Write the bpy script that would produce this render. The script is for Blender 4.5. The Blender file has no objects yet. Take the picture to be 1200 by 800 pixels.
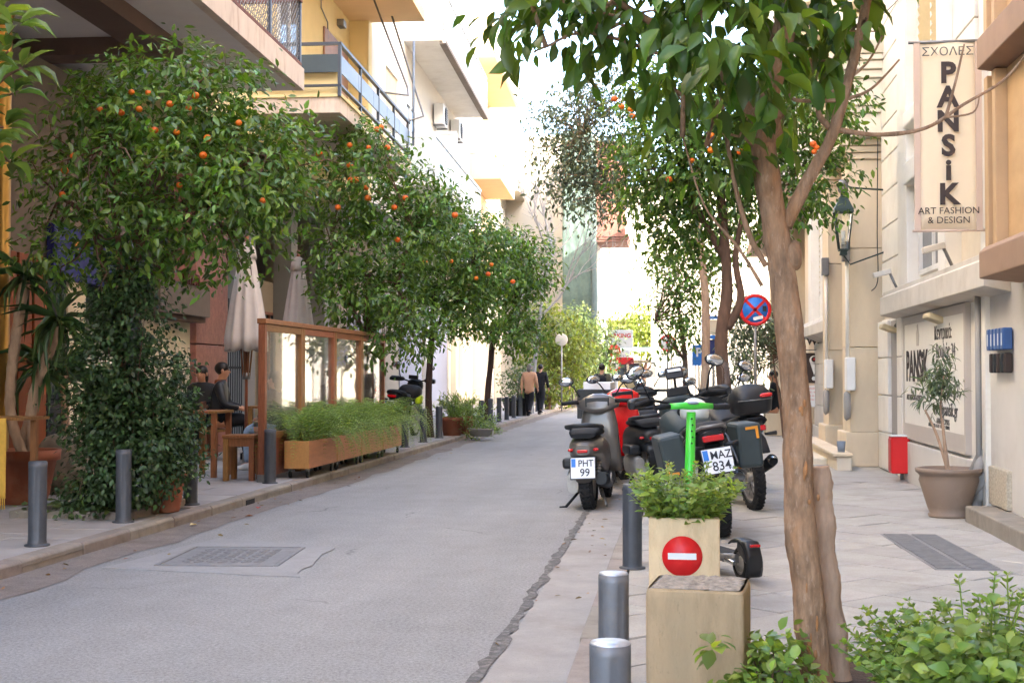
import bpy, math, random
import numpy as np
from mathutils import Vector, Matrix, Euler
R = math.radians
rnd = random.Random(7)
sc = bpy.context.scene
COL = sc.collection

# ------------------------------------------------------------------ camera, sky, sun, exposure
cam_d = bpy.data.cameras.new('camera'); cam = bpy.data.objects.new('camera', cam_d); COL.objects.link(cam)
sc.camera = cam
cam.location = (0, 0, 1.5)
FPX = 1550.0
YAW, PITCH = math.atan(195/FPX), math.atan(38/FPX)
cam.rotation_euler = (R(90)+PITCH, 0, YAW)
cam_d.sensor_width = 36; cam_d.lens = 36*FPX/1200; cam_d.clip_start = .05; cam_d.clip_end = 2000
cam_d.dof.use_dof = True; cam_d.dof.focus_distance = 14.0; cam_d.dof.aperture_fstop = 13

SUN_AZ, SUN_EL = R(126), R(29)
w = bpy.data.worlds.new('World'); sc.world = w; w.use_nodes = True
nt = w.node_tree; nt.nodes.clear()
sky = nt.nodes.new('ShaderNodeTexSky'); sky.sky_type = 'NISHITA'; sky.sun_disc = False
sky.sun_elevation = SUN_EL; sky.sun_rotation = SUN_AZ; sky.air_density = .8; sky.dust_density = 3.0; sky.ozone_density = .6
bg = nt.nodes.new('ShaderNodeBackground'); bg.inputs[1].default_value = .15
wo = nt.nodes.new('ShaderNodeOutputWorld')
nt.links.new(sky.outputs[0], bg.inputs[0]); nt.links.new(bg.outputs[0], wo.inputs[0])
sun_d = bpy.data.lights.new('sun', 'SUN'); sun_d.energy = 2.0; sun_d.angle = R(.53); sun_d.color = (1, .93, .82)
sun = bpy.data.objects.new('sun', sun_d); COL.objects.link(sun)
to_sun = Vector((math.sin(SUN_AZ)*math.cos(SUN_EL), math.cos(SUN_AZ)*math.cos(SUN_EL), math.sin(SUN_EL)))
sun.rotation_euler = to_sun.to_track_quat('Z', 'Y').to_euler()
vs = sc.view_settings
vs.view_transform = 'Standard'; vs.look = 'None'; vs.gamma = 1; vs.use_curve_mapping = False
vs.exposure = 3.78
sc.cycles.max_bounces = 10; sc.cycles.diffuse_bounces = 5; sc.cycles.transparent_max_bounces = 16
sc.cycles.use_denoising = True

# ------------------------------------------------------------------ helpers
def ray(px, py):
    x = (px-600)/FPX; z = (400-py)/FPX; y = 1.0
    y, z = y*math.cos(PITCH)-z*math.sin(PITCH), y*math.sin(PITCH)+z*math.cos(PITCH)
    return Vector((x*math.cos(YAW)-y*math.sin(YAW), x*math.sin(YAW)+y*math.cos(YAW), z))
CP = Vector((0, 0, 1.5))
def PX(px, py, X): d = ray(px, py); return CP+d*(X/d.x)
def PY(px, py, Y): d = ray(px, py); return CP+d*(Y/d.y)

def S(r, g, b, k=1.0):
    def l(c):
        c /= 255.0
        return c/12.92 if c <= .04045 else ((c+.055)/1.055)**2.4
    return (l(r)*k, l(g)*k, l(b)*k)

MATS = {}
def mat(name, col, rough=.7, metal=0.0, var=.15, scale=5.0, bump=0.0, bscale=80.0, spec=.4, rand=0.0, coat=0.0, stain=None, stain_amt=.5, stain_scale=1.5, stretch=None, trans=0.0, alpha=None, emit=None, transl=0.0, island=0.0, hue=.02, speck=None, young=None):
    m = bpy.data.materials.new(name); m.use_nodes = True; MATS[name] = m
    n = m.node_tree.nodes; l = m.node_tree.links
    b = n['Principled BSDF']; out = n['Material Output']
    b.inputs['Roughness'].default_value = rough; b.inputs['Metallic'].default_value = metal
    b.inputs['Specular IOR Level'].default_value = spec
    if coat: b.inputs['Coat Weight'].default_value = coat; b.inputs['Coat Roughness'].default_value = .08
    if trans: b.inputs['Transmission Weight'].default_value = trans
    if alpha is not None: b.inputs['Alpha'].default_value = alpha
    if emit: b.inputs['Emission Color'].default_value = (*emit[:3], 1); b.inputs['Emission Strength'].default_value = emit[3]
    tc = n.new('ShaderNodeTexCoord'); mp = n.new('ShaderNodeMapping'); l.new(tc.outputs['Object'], mp.inputs[0])
    if stretch: mp.inputs['Scale'].default_value = stretch
    vec = mp.outputs[0]
    color = None
    if var > 0:
        nz = n.new('ShaderNodeTexNoise'); nz.inputs['Scale'].default_value = scale; nz.inputs['Detail'].default_value = 5; nz.inputs['Roughness'].default_value = .62
        l.new(vec, nz.inputs['Vector'])
        mr = n.new('ShaderNodeMapRange'); mr.inputs[1].default_value = .28; mr.inputs[2].default_value = .72
        mr.inputs[3].default_value = 1-var; mr.inputs[4].default_value = 1+var; l.new(nz.outputs[0], mr.inputs[0])
        mx = n.new('ShaderNodeVectorMath'); mx.operation = 'SCALE'; mx.inputs[0].default_value = col; l.new(mr.outputs[0], mx.inputs['Scale'])
        color = mx.outputs[0]
    if rand or island:
        if island: g = n.new('ShaderNodeNewGeometry'); src = g.outputs['Random Per Island']; amt = island
        else: g = n.new('ShaderNodeObjectInfo'); src = g.outputs['Random']; amt = rand
        hs = n.new('ShaderNodeHueSaturation')
        mr2 = n.new('ShaderNodeMapRange'); mr2.inputs[3].default_value = 1-amt; mr2.inputs[4].default_value = 1+amt; l.new(src, mr2.inputs[0]); l.new(mr2.outputs[0], hs.inputs['Value'])
        ml = n.new('ShaderNodeMath'); ml.operation = 'MULTIPLY'; ml.inputs[1].default_value = 7.31; l.new(src, ml.inputs[0])
        fr = n.new('ShaderNodeMath'); fr.operation = 'FRACT'; l.new(ml.outputs[0], fr.inputs[0])
        mr3 = n.new('ShaderNodeMapRange'); mr3.inputs[3].default_value = .5-hue; mr3.inputs[4].default_value = .5+hue; l.new(fr.outputs[0], mr3.inputs[0]); l.new(mr3.outputs[0], hs.inputs['Hue'])
        if young:
            my = n.new('ShaderNodeMath'); my.operation = 'MULTIPLY'; my.inputs[1].default_value = 23.7; l.new(src, my.inputs[0])
            fy = n.new('ShaderNodeMath'); fy.operation = 'FRACT'; l.new(my.outputs[0], fy.inputs[0])
            gy = n.new('ShaderNodeMapRange'); gy.inputs[1].default_value = 1-young[1]-.1; gy.inputs[2].default_value = 1-young[1]+.1; l.new(fy.outputs[0], gy.inputs[0])
            xy = n.new('ShaderNodeMix'); xy.data_type = 'RGBA'; xy.inputs[6].default_value = (*col, 1); xy.inputs[7].default_value = (*young[0], 1); l.new(gy.outputs[0], xy.inputs[0]); color = xy.outputs[2]
        if color: l.new(color, hs.inputs['Color'])
        else: hs.inputs['Color'].default_value = (*col, 1)
        color = hs.outputs[0]
    if stain:
        ns = n.new('ShaderNodeTexNoise'); ns.inputs['Scale'].default_value = stain_scale; ns.inputs['Detail'].default_value = 7; ns.inputs['Roughness'].default_value = .7
        l.new(vec, ns.inputs['Vector'])
        ms = n.new('ShaderNodeMapRange'); ms.inputs[1].default_value = .5; ms.inputs[2].default_value = .72; ms.inputs[3].default_value = 0; ms.inputs[4].default_value = stain_amt; l.new(ns.outputs[0], ms.inputs[0])
        mix = n.new('ShaderNodeMix'); mix.data_type = 'RGBA'; l.new(ms.outputs[0], mix.inputs[0])
        if color: l.new(color, mix.inputs[6])
        else: mix.inputs[6].default_value = (*col, 1)
        mix.inputs[7].default_value = (*stain, 1); color = mix.outputs[2]
    if speck:
        nk = n.new('ShaderNodeTexNoise'); nk.inputs['Scale'].default_value = speck[1]; nk.inputs['Detail'].default_value = 3; nk.inputs['Roughness'].default_value = .8; l.new(vec, nk.inputs['Vector'])
        mk = n.new('ShaderNodeMapRange'); mk.inputs[1].default_value = speck[2]-.06; mk.inputs[2].default_value = speck[2]+.06; mk.inputs[3].default_value = 0; mk.inputs[4].default_value = speck[3]; l.new(nk.outputs[0], mk.inputs[0])
        mixk = n.new('ShaderNodeMix'); mixk.data_type = 'RGBA'; l.new(mk.outputs[0], mixk.inputs[0]); l.new(color, mixk.inputs[6]); mixk.inputs[7].default_value = (*speck[0], 1); color = mixk.outputs[2]
    if color: l.new(color, b.inputs['Base Color'])
    else: b.inputs['Base Color'].default_value = (*col, 1)
    if bump:
        nb = n.new('ShaderNodeTexNoise'); nb.inputs['Scale'].default_value = bscale; nb.inputs['Detail'].default_value = 4
        l.new(vec, nb.inputs['Vector'])
        bp = n.new('ShaderNodeBump'); bp.inputs['Strength'].default_value = bump; bp.inputs['Distance'].default_value = .01
        l.new(nb.outputs[0], bp.inputs['Height']); l.new(bp.outputs[0], b.inputs['Normal'])
    if transl:
        t = n.new('ShaderNodeBsdfTranslucent')
        if color:
            hs2 = n.new('ShaderNodeHueSaturation'); hs2.inputs['Hue'].default_value = .485; hs2.inputs['Saturation'].default_value = 1.15; hs2.inputs['Value'].default_value = 1.7
            l.new(color, hs2.inputs['Color']); l.new(hs2.outputs[0], t.inputs[0])
        else: t.inputs[0].default_value = (*col, 1)
        sh = n.new('ShaderNodeMixShader'); sh.inputs[0].default_value = transl
        l.new(b.outputs[0], sh.inputs[1]); l.new(t.outputs[0], sh.inputs[2]); l.new(sh.outputs[0], out.inputs[0])
    return m

def glass(name, tint=(.9, .95, .95), alpha=.25, rough=.02, fres=1.0, haze=0.0):
    m = bpy.data.materials.new(name); m.use_nodes = True; n = m.node_tree.nodes; l = m.node_tree.links
    n.clear(); out = n.new('ShaderNodeOutputMaterial')
    tr = n.new('ShaderNodeBsdfTransparent'); tr.inputs[0].default_value = (*tint, 1)
    gl = n.new('ShaderNodeBsdfGlossy'); gl.inputs['Roughness'].default_value = rough; gl.inputs[0].default_value = (1, 1, 1, 1)
    fr = n.new('ShaderNodeFresnel'); fr.inputs[0].default_value = 1.5
    ad = n.new('ShaderNodeMath'); ad.operation = 'ADD'; ad.inputs[1].default_value = alpha; ad.use_clamp = True
    fm_ = n.new('ShaderNodeMath'); fm_.operation = 'MULTIPLY'; fm_.inputs[1].default_value = fres; l.new(fr.outputs[0], fm_.inputs[0]); l.new(fm_.outputs[0], ad.inputs[0])
    mx = n.new('ShaderNodeMixShader'); l.new(ad.outputs[0], mx.inputs[0]); l.new(tr.outputs[0], mx.inputs[1]); l.new(gl.outputs[0], mx.inputs[2])
    df = n.new('ShaderNodeBsdfDiffuse'); df.inputs[0].default_value = (.7, .7, .68, 1); m2 = n.new('ShaderNodeMixShader'); m2.inputs[0].default_value = haze  # pale diffuse haze mixed into the glass so the panes show
    l.new(mx.outputs[0], m2.inputs[1]); l.new(df.outputs[0], m2.inputs[2]); l.new(m2.outputs[0], out.inputs[0])
    MATS[name] = m; return m

def tag(o, label=None, cat=None, group=None, kind=None):
    if label: o['label'] = label
    if cat: o['category'] = cat
    if group: o['group'] = group
    if kind: o['kind'] = kind
    return o
def thing(name, label, cat, loc=(0, 0, 0), rot=(0, 0, 0), group=None):
    o = bpy.data.objects.new(name, None); COL.objects.link(o)
    o.location = loc; o.rotation_euler = rot if hasattr(rot, '__len__') else (0, 0, rot)
    return tag(o, label, cat, group)
def mesh_obj(name, me, m, parent=None):
    o = bpy.data.objects.new(name, me); COL.objects.link(o)
    if m is not None and not me.materials:
        for k in (m if isinstance(m, (list, tuple)) else [m]): me.materials.append(k)
    if parent: o.parent = parent
    return o

class MB:
    def __init__(s): s.v = []; s.f = []; s.s = []; s.mi = []; s.cur = 0
    def add(s, vs_, fs, smooth=False):
        k = len(s.v); s.v.extend(tuple(v) for v in vs_)
        for f in fs: s.f.append(tuple(i+k for i in f)); s.s.append(smooth); s.mi.append(s.cur)
        return s
    def box(s, c, d, rot=None, taper=1.0):
        x, y, z = d[0]/2, d[1]/2, d[2]/2; t = taper
        p = [Vector(q) for q in ((-x, -y, -z), (x, -y, -z), (x, y, -z), (-x, y, -z), (-x*t, -y*t, z), (x*t, -y*t, z), (x*t, y*t, z), (-x*t, y*t, z))]
        if rot is not None:
            M = rot if isinstance(rot, Matrix) else Euler(rot).to_matrix()
            p = [M @ q for q in p]
        c = Vector(c)
        return s.add([q+c for q in p], [(0, 3, 2, 1), (4, 5, 6, 7), (0, 1, 5, 4), (1, 2, 6, 5), (2, 3, 7, 6), (3, 0, 4, 7)])
    def bb(s, x0, x1, y0, y1, z0, z1):
        return s.box(((x0+x1)/2, (y0+y1)/2, (z0+z1)/2), (abs(x1-x0), abs(y1-y0), abs(z1-z0)))
    def tube(s, pts, r, n=8, caps=True, smooth=True):
        pts = [Vector(p) for p in pts]; k = len(pts)
        rs = list(r) if hasattr(r, '__len__') else [r]*k
        T = []
        for i in range(k):
            a = pts[max(i-1, 0)]; b = pts[min(i+1, k-1)]; t = (b-a); t = t.normalized() if t.length > 1e-9 else Vector((0, 0, 1)); T.append(t)
        u = T[0].orthogonal().normalized(); vs_ = []
        for i in range(k):
            u = (u-T[i]*u.dot(T[i])); u = u.normalized() if u.length > 1e-6 else T[i].orthogonal().normalized()
            w_ = T[i].cross(u)
            for j in range(n):
                a = 2*math.pi*j/n; vs_.append(pts[i]+(u*math.cos(a)+w_*math.sin(a))*rs[i])
        fs = [(i*n+j, i*n+(j+1) % n, (i+1)*n+(j+1) % n, (i+1)*n+j) for i in range(k-1) for j in range(n)]
        s.add(vs_, fs, smooth)
        if caps:
            b0 = len(s.v)-k*n
            s.f.append(tuple(b0+j for j in reversed(range(n)))); s.s.append(False); s.mi.append(s.cur)
            s.f.append(tuple(b0+(k-1)*n+j for j in range(n))); s.s.append(False); s.mi.append(s.cur)
        return s
    def lathe(s, prof, n=24, M=None, smooth=True, wob=None):
        M = M or Matrix(); k = len(prof); vs_ = []
        for i, (r, z) in enumerate(prof):
            for j in range(n):
                a = 2*math.pi*j/n; rr = r*(wob(a, z) if wob else 1); vs_.append(M @ Vector((rr*math.cos(a), rr*math.sin(a), z)))
        fs = [(i*n+j, i*n+(j+1) % n, (i+1)*n+(j+1) % n, (i+1)*n+j) for i in range(k-1) for j in range(n)]
        return s.add(vs_, fs, smooth)
    def prism(s, pts, axis, a, b, smooth=False):
        n = len(pts)
        def mk(p, h): return {'x': (h, p[0], p[1]), 'y': (p[0], h, p[1]), 'z': (p[0], p[1], h)}[axis]
        vs_ = [mk(p, a) for p in pts]+[mk(p, b) for p in pts]
        s.add(vs_, [tuple(range(n)), tuple(reversed(range(n, 2*n)))], False)
        k = len(s.v)-2*n
        for i in range(n):
            j = (i+1) % n; s.f.append((k+i, k+n+i, k+n+j, k+j)); s.s.append(smooth); s.mi.append(s.cur)
        return s
    def sphere(s, c, r, nu=14, nv=9, M=None, f=None):
        rx, ry, rz = r if hasattr(r, '__len__') else (r, r, r); c = Vector(c); vs_ = []
        for i in range(nv+1):
            t = math.pi*i/nv
            for j in range(nu):
                a = 2*math.pi*j/nu; p = Vector((rx*math.sin(t)*math.cos(a), ry*math.sin(t)*math.sin(a), rz*math.cos(t)))
                if f: p = f(p)
                if M is not None: p = M @ p
                vs_.append(c+p)
        return s.add(vs_, [(i*nu+j, (i+1)*nu+j, (i+1)*nu+(j+1) % nu, i*nu+(j+1) % nu) for i in range(nv) for j in range(nu)], True)
    def loft(s, secs, n=16, axis='y', smooth=True):
        """secs: (pos, x, z, half_x, half_z[, exponent]) rings of superellipses"""
        vs_ = []; k = len(secs)
        for q in secs:
            pos, cx, cz, hx, hz = q[:5]; e = 2/(q[5] if len(q) > 5 else 2.6)
            for j in range(n):
                a = 2*math.pi*j/n; ca, sa = math.cos(a), math.sin(a)
                x = cx+hx*math.copysign(abs(ca)**e, ca); z = cz+hz*math.copysign(abs(sa)**e, sa)
                vs_.append((x, pos, z) if axis == 'y' else ((x, z, pos) if axis == 'z' else (pos, x, z)))
        fl = axis == 'z'
        fs = []
        for i in range(k-1):
            for j in range(n):
                q = (i*n+j, (i+1)*n+j, (i+1)*n+(j+1) % n, i*n+(j+1) % n); fs.append(q[::-1] if fl else q)
        s.add(vs_, fs, smooth); b0 = len(s.v)-k*n
        c0 = tuple(b0+j for j in range(n)); c1 = tuple(b0+(k-1)*n+j for j in reversed(range(n)))
        for c in (c0, c1): s.f.append(c[::-1] if fl else c); s.s.append(False); s.mi.append(s.cur)
        return s
    def mesh(s, name):
        me = bpy.data.meshes.new(name); me.from_pydata(s.v, [], s.f)
        me.polygons.foreach_set('use_smooth', s.s); me.polygons.foreach_set('material_index', s.mi); me.update(); return me
    def build(s, name, m, parent=None, bevel=0, label=None, kind=None, sub=0, solid=0):
        o = mesh_obj(name, s.mesh(name), m, parent)
        if solid: q = o.modifiers.new('solid', 'SOLIDIFY'); q.thickness = solid; q.offset = 0
        if bevel: q = o.modifiers.new('bevel', 'BEVEL'); q.width = bevel; q.segments = 2; q.limit_method = 'ANGLE'; q.angle_limit = R(40)
        if sub: q = o.modifiers.new('sub', 'SUBSURF'); q.levels = sub; q.render_levels = sub
        return tag(o, label, kind=kind)
def box(name, m, parent, x0, x1, y0, y1, z0, z1, bevel=0, label=None): return MB().bb(x0, x1, y0, y1, z0, z1).build(name, m, parent, bevel, label)
def tube(name, m, parent, pts, r, n=8, label=None): return MB().tube(pts, r, n).build(name, m, parent, label=label)
RX90 = Matrix.Rotation(R(90), 4, 'Y')   # lathe axis z -> x
def fontobj(name, body, size, m, parent, loc, rot, bold=0.0, align='CENTER', ext=.001, sx=1.0, spacing=1.0):
    c = bpy.data.curves.new(name, 'FONT'); c.body = body; c.size = size; c.align_x = align; c.align_y = 'CENTER'; c.extrude = ext; c.offset = bold; c.resolution_u = 3; c.space_character = spacing
    c.materials.append(m); o = bpy.data.objects.new(name, c); COL.objects.link(o); o.parent = parent; o.location = loc; o.rotation_euler = rot; o.scale = (sx, 1, 1)
    return o
def copy_tree(o, parent=None):
    c = o.copy(); COL.objects.link(c)
    if parent: c.parent = parent
    for ch in list(o.children): copy_tree(ch, c)
    return c

# ------------------------------------------------------------------ materials
def asphalt():
    m = bpy.data.materials.new('asphalt'); m.use_nodes = True; n = m.node_tree.nodes; l = m.node_tree.links; b = n['Principled BSDF']
    b.inputs['Roughness'].default_value = .85; b.inputs['Specular IOR Level'].default_value = .3
    tc = n.new('ShaderNodeTexCoord')
    def noise(scale, stretch, lo, hi, a, b_, det=4):
        mp = n.new('ShaderNodeMapping'); mp.inputs['Scale'].default_value = stretch; l.new(tc.outputs['Object'], mp.inputs[0])
        q = n.new('ShaderNodeTexNoise'); q.inputs['Scale'].default_value = scale; q.inputs['Detail'].default_value = det; q.inputs['Roughness'].default_value = .65; l.new(mp.outputs[0], q.inputs['Vector'])
        r = n.new('ShaderNodeMapRange'); r.inputs[1].default_value = lo; r.inputs[2].default_value = hi; r.inputs[3].default_value = a; r.inputs[4].default_value = b_; l.new(q.outputs[0], r.inputs[0]); return r.outputs[0]
    fac = None
    for f in (noise(.45, (1, .6, 1), .3, .7, .88, 1.10), noise(3.0, (1, 1, 1), .3, .7, .93, 1.06), noise(1.6, (1, .05, 1), .3, .7, .92, 1.07), noise(45, (1, 1, 1), .35, .65, .80, 1.18, 2), noise(110, (1, 1, 1), .35, .65, .82, 1.18, 2)):
        if fac is None: fac = f
        else:
            q = n.new('ShaderNodeMath'); q.operation = 'MULTIPLY'; l.new(fac, q.inputs[0]); l.new(f, q.inputs[1]); fac = q.outputs[0]
    vo = n.new('ShaderNodeTexVoronoi'); vo.feature = 'DISTANCE_TO_EDGE'; vo.inputs['Scale'].default_value = .42
    wv = n.new('ShaderNodeTexNoise'); wv.inputs['Scale'].default_value = 2.2; l.new(tc.outputs['Object'], wv.inputs['Vector'])
    ad = n.new('ShaderNodeVectorMath'); ad.operation = 'MULTIPLY_ADD'; ad.inputs[1].default_value = (.5, .5, 0); l.new(wv.outputs[1], ad.inputs[0]); l.new(tc.outputs['Object'], ad.inputs[2]); l.new(ad.outputs[0], vo.inputs['Vector'])
    cr = n.new('ShaderNodeMapRange'); cr.inputs[1].default_value = .0; cr.inputs[2].default_value = .006; cr.inputs[3].default_value = .62; cr.inputs[4].default_value = 1; l.new(vo.outputs[0], cr.inputs[0])
    mk = noise(.8, (1, 1, 1), .54, .6, 0, 1)
    cm = n.new('ShaderNodeMix'); cm.inputs[2].default_value = 1; l.new(mk, cm.inputs[0]); l.new(cr.outputs[0], cm.inputs[3])
    q = n.new('ShaderNodeMath'); q.operation = 'MULTIPLY'; l.new(fac, q.inputs[0]); l.new(cm.outputs[0], q.inputs[1])
    sc_ = n.new('ShaderNodeVectorMath'); sc_.operation = 'SCALE'; sc_.inputs[0].default_value = S(139, 136, 132); l.new(q.outputs[0], sc_.inputs['Scale']); l.new(sc_.outputs[0], b.inputs['Base Color'])
    nb = n.new('ShaderNodeTexNoise'); nb.inputs['Scale'].default_value = 160; nb.inputs['Detail'].default_value = 3; l.new(tc.outputs['Object'], nb.inputs['Vector'])
    bp = n.new('ShaderNodeBump'); bp.inputs['Strength'].default_value = .6; bp.inputs['Distance'].default_value = .008; l.new(nb.outputs[0], bp.inputs['Height']); l.new(bp.outputs[0], b.inputs['Normal'])
    MATS['asphalt'] = m; return m
M_asph = asphalt()
M_gutter = mat('gutter_concrete', S(150, 145, 139), .9, var=.12, scale=4, bump=.4, bscale=120, stain=S(118, 106, 94), stain_amt=.55, stain_scale=1.2, speck=(S(110, 104, 98), 110, .6, .4))
M_gutter_old = mat('gutter_old', S(128, 118, 110), .92, var=.2, scale=5, bump=.6, bscale=90, stain=S(96, 84, 74), stain_amt=.8, stain_scale=2, speck=(S(84, 74, 66), 90, .52, .55))
M_crack = mat('tar', S(92, 88, 84), .9, var=.35, scale=14, bump=.9, bscale=60, speck=(S(134, 128, 122), 16, .56, .8))
M_patch = mat('patch_concrete', S(144, 141, 138), .9, var=.08, scale=5, bump=.3, bscale=150, stain=S(126, 122, 118), stain_scale=3, speck=(S(120, 116, 112), 60, .56, .4))
M_iron = mat('cast_iron', S(124, 121, 119), .7, .1, var=.15, scale=14, bump=.35, bscale=120)
M_kerb = mat('kerb_stone', S(138, 128, 118), .88, var=.16, scale=5, bump=.5, bscale=70, rand=.1, stain=S(100, 88, 78), stain_amt=.6, stain_scale=3)
M_slab = mat('paving_slab', S(154, 150, 147), .85, var=.08, scale=3, bump=.3, bscale=90, rand=.07, hue=.01, stain=S(128, 121, 114), stain_amt=.5, stain_scale=1.3)
M_paver = mat('stone_paver', S(162, 157, 149), .85, var=.09, scale=4, bump=.3, bscale=90, rand=.08, hue=.012, stain=S(128, 121, 113), stain_amt=.6, stain_scale=1.6, speck=(S(120, 114, 108), 70, .58, .4))
M_mortar = mat('mortar', S(104, 98, 92), .95, var=.2, scale=10, bump=.4)
M_bollard = mat('bollard_paint', S(74, 77, 82), .5, .25, var=.12, scale=9, bump=.08, stain=S(98, 96, 95), stain_amt=.45, stain_scale=5)
M_bollard_r = mat('bollard_grey', S(112, 113, 115), .5, .35, var=.15, scale=9, bump=.1, stain=S(136, 120, 100), stain_amt=.35, stain_scale=6)
M_bcap = mat('bollard_cap', S(180, 184, 190), .42, .6, var=.15, scale=20)
M_conc = mat('planter_concrete', S(212, 188, 150), .9, var=.08, scale=5, bump=.45, bscale=60, stain=S(170, 142, 106), stain_amt=.5, stain_scale=4, stretch=(1.6, 1.6, .5), speck=(S(150, 126, 98), 34, .68, .4))
M_conctop = mat('raw_concrete', S(140, 130, 118), .95, var=.5, scale=28, bump=1.0, bscale=50)
M_rock = mat('rough_rock', S(150, 138, 122), .95, var=.25, scale=6, bump=.9, bscale=22)
M_red = mat('sign_red', S(208, 30, 32), .4, var=.04)
M_white = mat('white_paint', S(222, 222, 220), .5, var=.04)
M_black = mat('black_plastic', S(32, 33, 35), .45, var=.15, scale=12, bump=.05)
M_blackm = mat('black_matt', S(26, 26, 28), .75, var=.15, scale=10)
M_rubber = mat('tyre_rubber', S(34, 33, 33), .85, var=.2, scale=30, bump=.5, bscale=60)
M_chrome = mat('metal_bright', S(190, 190, 190), .25, .9, var=.06)
M_steel = mat('metal_dull', S(130, 128, 126), .5, .7, var=.15, scale=15)
M_alu = mat('cast_aluminium', S(160, 156, 150), .5, .55, var=.15, scale=15)
M_terra = mat('terracotta', S(156, 92, 68), .8, var=.12, scale=5, bump=.2, stain=S(170, 130, 108), stain_amt=.5, stain_scale=3)
M_brownpot = mat('brown_pot', S(132, 112, 96), .6, var=.06, scale=3, stain=S(150, 134, 118), stain_amt=.4, stain_scale=3)
M_soil = mat('soil', S(70, 54, 42), .98, var=.4, scale=25, bump=1, bscale=40)
M_wood = mat('oiled_wood', S(142, 92, 54), .5, var=.3, scale=6, stretch=(14, 14, 1.2), bump=.15, bscale=30, rand=.08)
M_woodh = mat('oiled_wood_long', S(142, 92, 54), .5, var=.3, scale=6, stretch=(14, 1.2, 14), bump=.15, bscale=30, rand=.08)
M_planterwood = mat('planter_wood', S(178, 124, 74), .55, var=.14, scale=4, stretch=(8, 1, 8), rand=.06)
M_canvas = mat('parasol_canvas', S(206, 196, 188), .9, var=.05, scale=8, transl=.12)
M_glass = glass('clear_glass', (.94, .96, .95), .02, .02, .38, .05)
M_smoke = glass('tinted_screen', (.42, .42, .45), .06)
M_screen = glass('clear_screen', (.80, .83, .84), .14)
M_lampglass = glass('lantern_glass', (.9, .92, .9), .06)
M_pane = mat('window_pane', S(60, 66, 72), .08, var=.1, scale=1, spec=.8)
M_frost = mat('frosted_panel', S(206, 214, 212), .3, var=.04, scale=1)
# building finishes
M_soffit = mat('soffit_grey', S(216, 210, 206), .9, var=.05, scale=1.5, stain=S(190, 178, 172), stain_amt=.3, stain_scale=.8)
M_beam = mat('beam_brown', S(104, 84, 74), .85, var=.1, scale=3)
M_edge = mat('slab_edge_white', S(206, 190, 174), .85, var=.08, scale=4, stain=S(150, 112, 86), stain_amt=.6, stain_scale=5, stretch=(1, 1, .25))
M_yellow = mat('yellow_render', S(218, 198, 148), .9, var=.05, scale=2, bump=.12)
M_ywhite = mat('pale_render', S(222, 214, 200), .9, var=.04, scale=2, bump=.1)
M_whitew = mat('white_render', S(206, 200, 190), .85, var=.03, scale=2, bump=.08)
M_peach = mat('peach_render', S(222, 190, 150), .9, var=.04, scale=2, bump=.1)
M_teal = mat('teal_panel', S(58, 70, 76), .5, var=.06)
M_bluegrey = mat('bluegrey_panel', S(118, 130, 146), .45, var=.06)
M_railg = mat('dark_rail', S(66, 70, 78), .45, .3, var=.08)
M_rustrail = mat('rusty_rail', S(110, 70, 60), .8, var=.25, scale=20)
M_terracol = mat('marble_terracotta', S(156, 100, 84), .55, var=.25, scale=9, bump=.1, stain=S(110, 60, 48), stain_amt=.6, stain_scale=12)
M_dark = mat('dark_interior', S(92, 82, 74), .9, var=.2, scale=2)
M_fascia = mat('fascia_brown', S(118, 106, 96), .8, var=.12, scale=4)
M_orangewood = mat('shop_wood', S(138, 70, 34), .5, var=.2, scale=5, stretch=(8, 8, 1))
M_brass = mat('brass_column', S(190, 148, 84), .28, .9, var=.12, scale=3)
M_shopdim = mat('shop_plaster', S(170, 150, 122), .85, var=.1, scale=2)
M_shopcream = mat('shop_cream', S(226, 212, 186), .8, var=.06, scale=2)
M_lav = mat('lavender_render', S(150, 149, 158), .8, var=.03, scale=1.5)
M_beige = mat('beige_render', S(158, 146, 130), .85, var=.05, scale=1.5)
M_cream = mat('cream_stone', S(216, 205, 184), .85, var=.07, scale=3, bump=.15, stain=S(200, 178, 146), stain_amt=.4, stain_scale=1.2, rand=.03, hue=.006)
M_marble = mat('cream_marble', S(214, 196, 168), .7, var=.10, scale=2.5, stretch=(1, 1, .4), bump=.12, stain=S(196, 166, 128), stain_amt=.45, stain_scale=1.6)
M_light = mat('light_plaster', S(222, 217, 208), .85, var=.05, scale=2.5, bump=.15, stain=S(190, 178, 160), stain_amt=.4, stain_scale=1.5, rand=.03, hue=.006)
M_greywall = mat('grey_wall', S(202, 197, 190), .85, var=.04, scale=2, bump=.12, stain=S(168, 158, 144), stain_amt=.45, stain_scale=1.2)
M_greydk = mat('grey_recess', S(150, 146, 142), .85, var=.05, scale=2)
M_ochre = mat('ochre_panel', S(190, 156, 114), .7, var=.09, scale=2, stretch=(1, 1, 2), stain=S(164, 120, 70), stain_amt=.35)
M_ochred = mat('ochre_frame', S(184, 152, 114), .7, var=.07, scale=3)
M_ledge = mat('ledge_brown', S(150, 122, 100), .8, var=.1, scale=3)
M_shut = mat('shutter_cream', S(200, 182, 146), .7, var=.05)
M_canopy = mat('canopy_plaster', S(204, 196, 184), .85, var=.07, scale=3, stain=S(170, 158, 140), stain_amt=.5, stain_scale=2)
M_board = mat('sign_board', S(228, 223, 213), .55, var=.02)
M_boardg = mat('sign_board_grey', S(186, 177, 168), .6, var=.03)
M_ink = mat('ink_brown', S(58, 46, 42), .7, var=.05)
M_inkg = mat('ink_grey', S(90, 86, 82), .7, var=.05)
M_banner = mat('banner_cloth', S(224, 212, 188), .85, var=.03, scale=3, transl=.25)
M_bannerh = mat('banner_hem', S(196, 172, 154), .85, var=.04)
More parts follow.
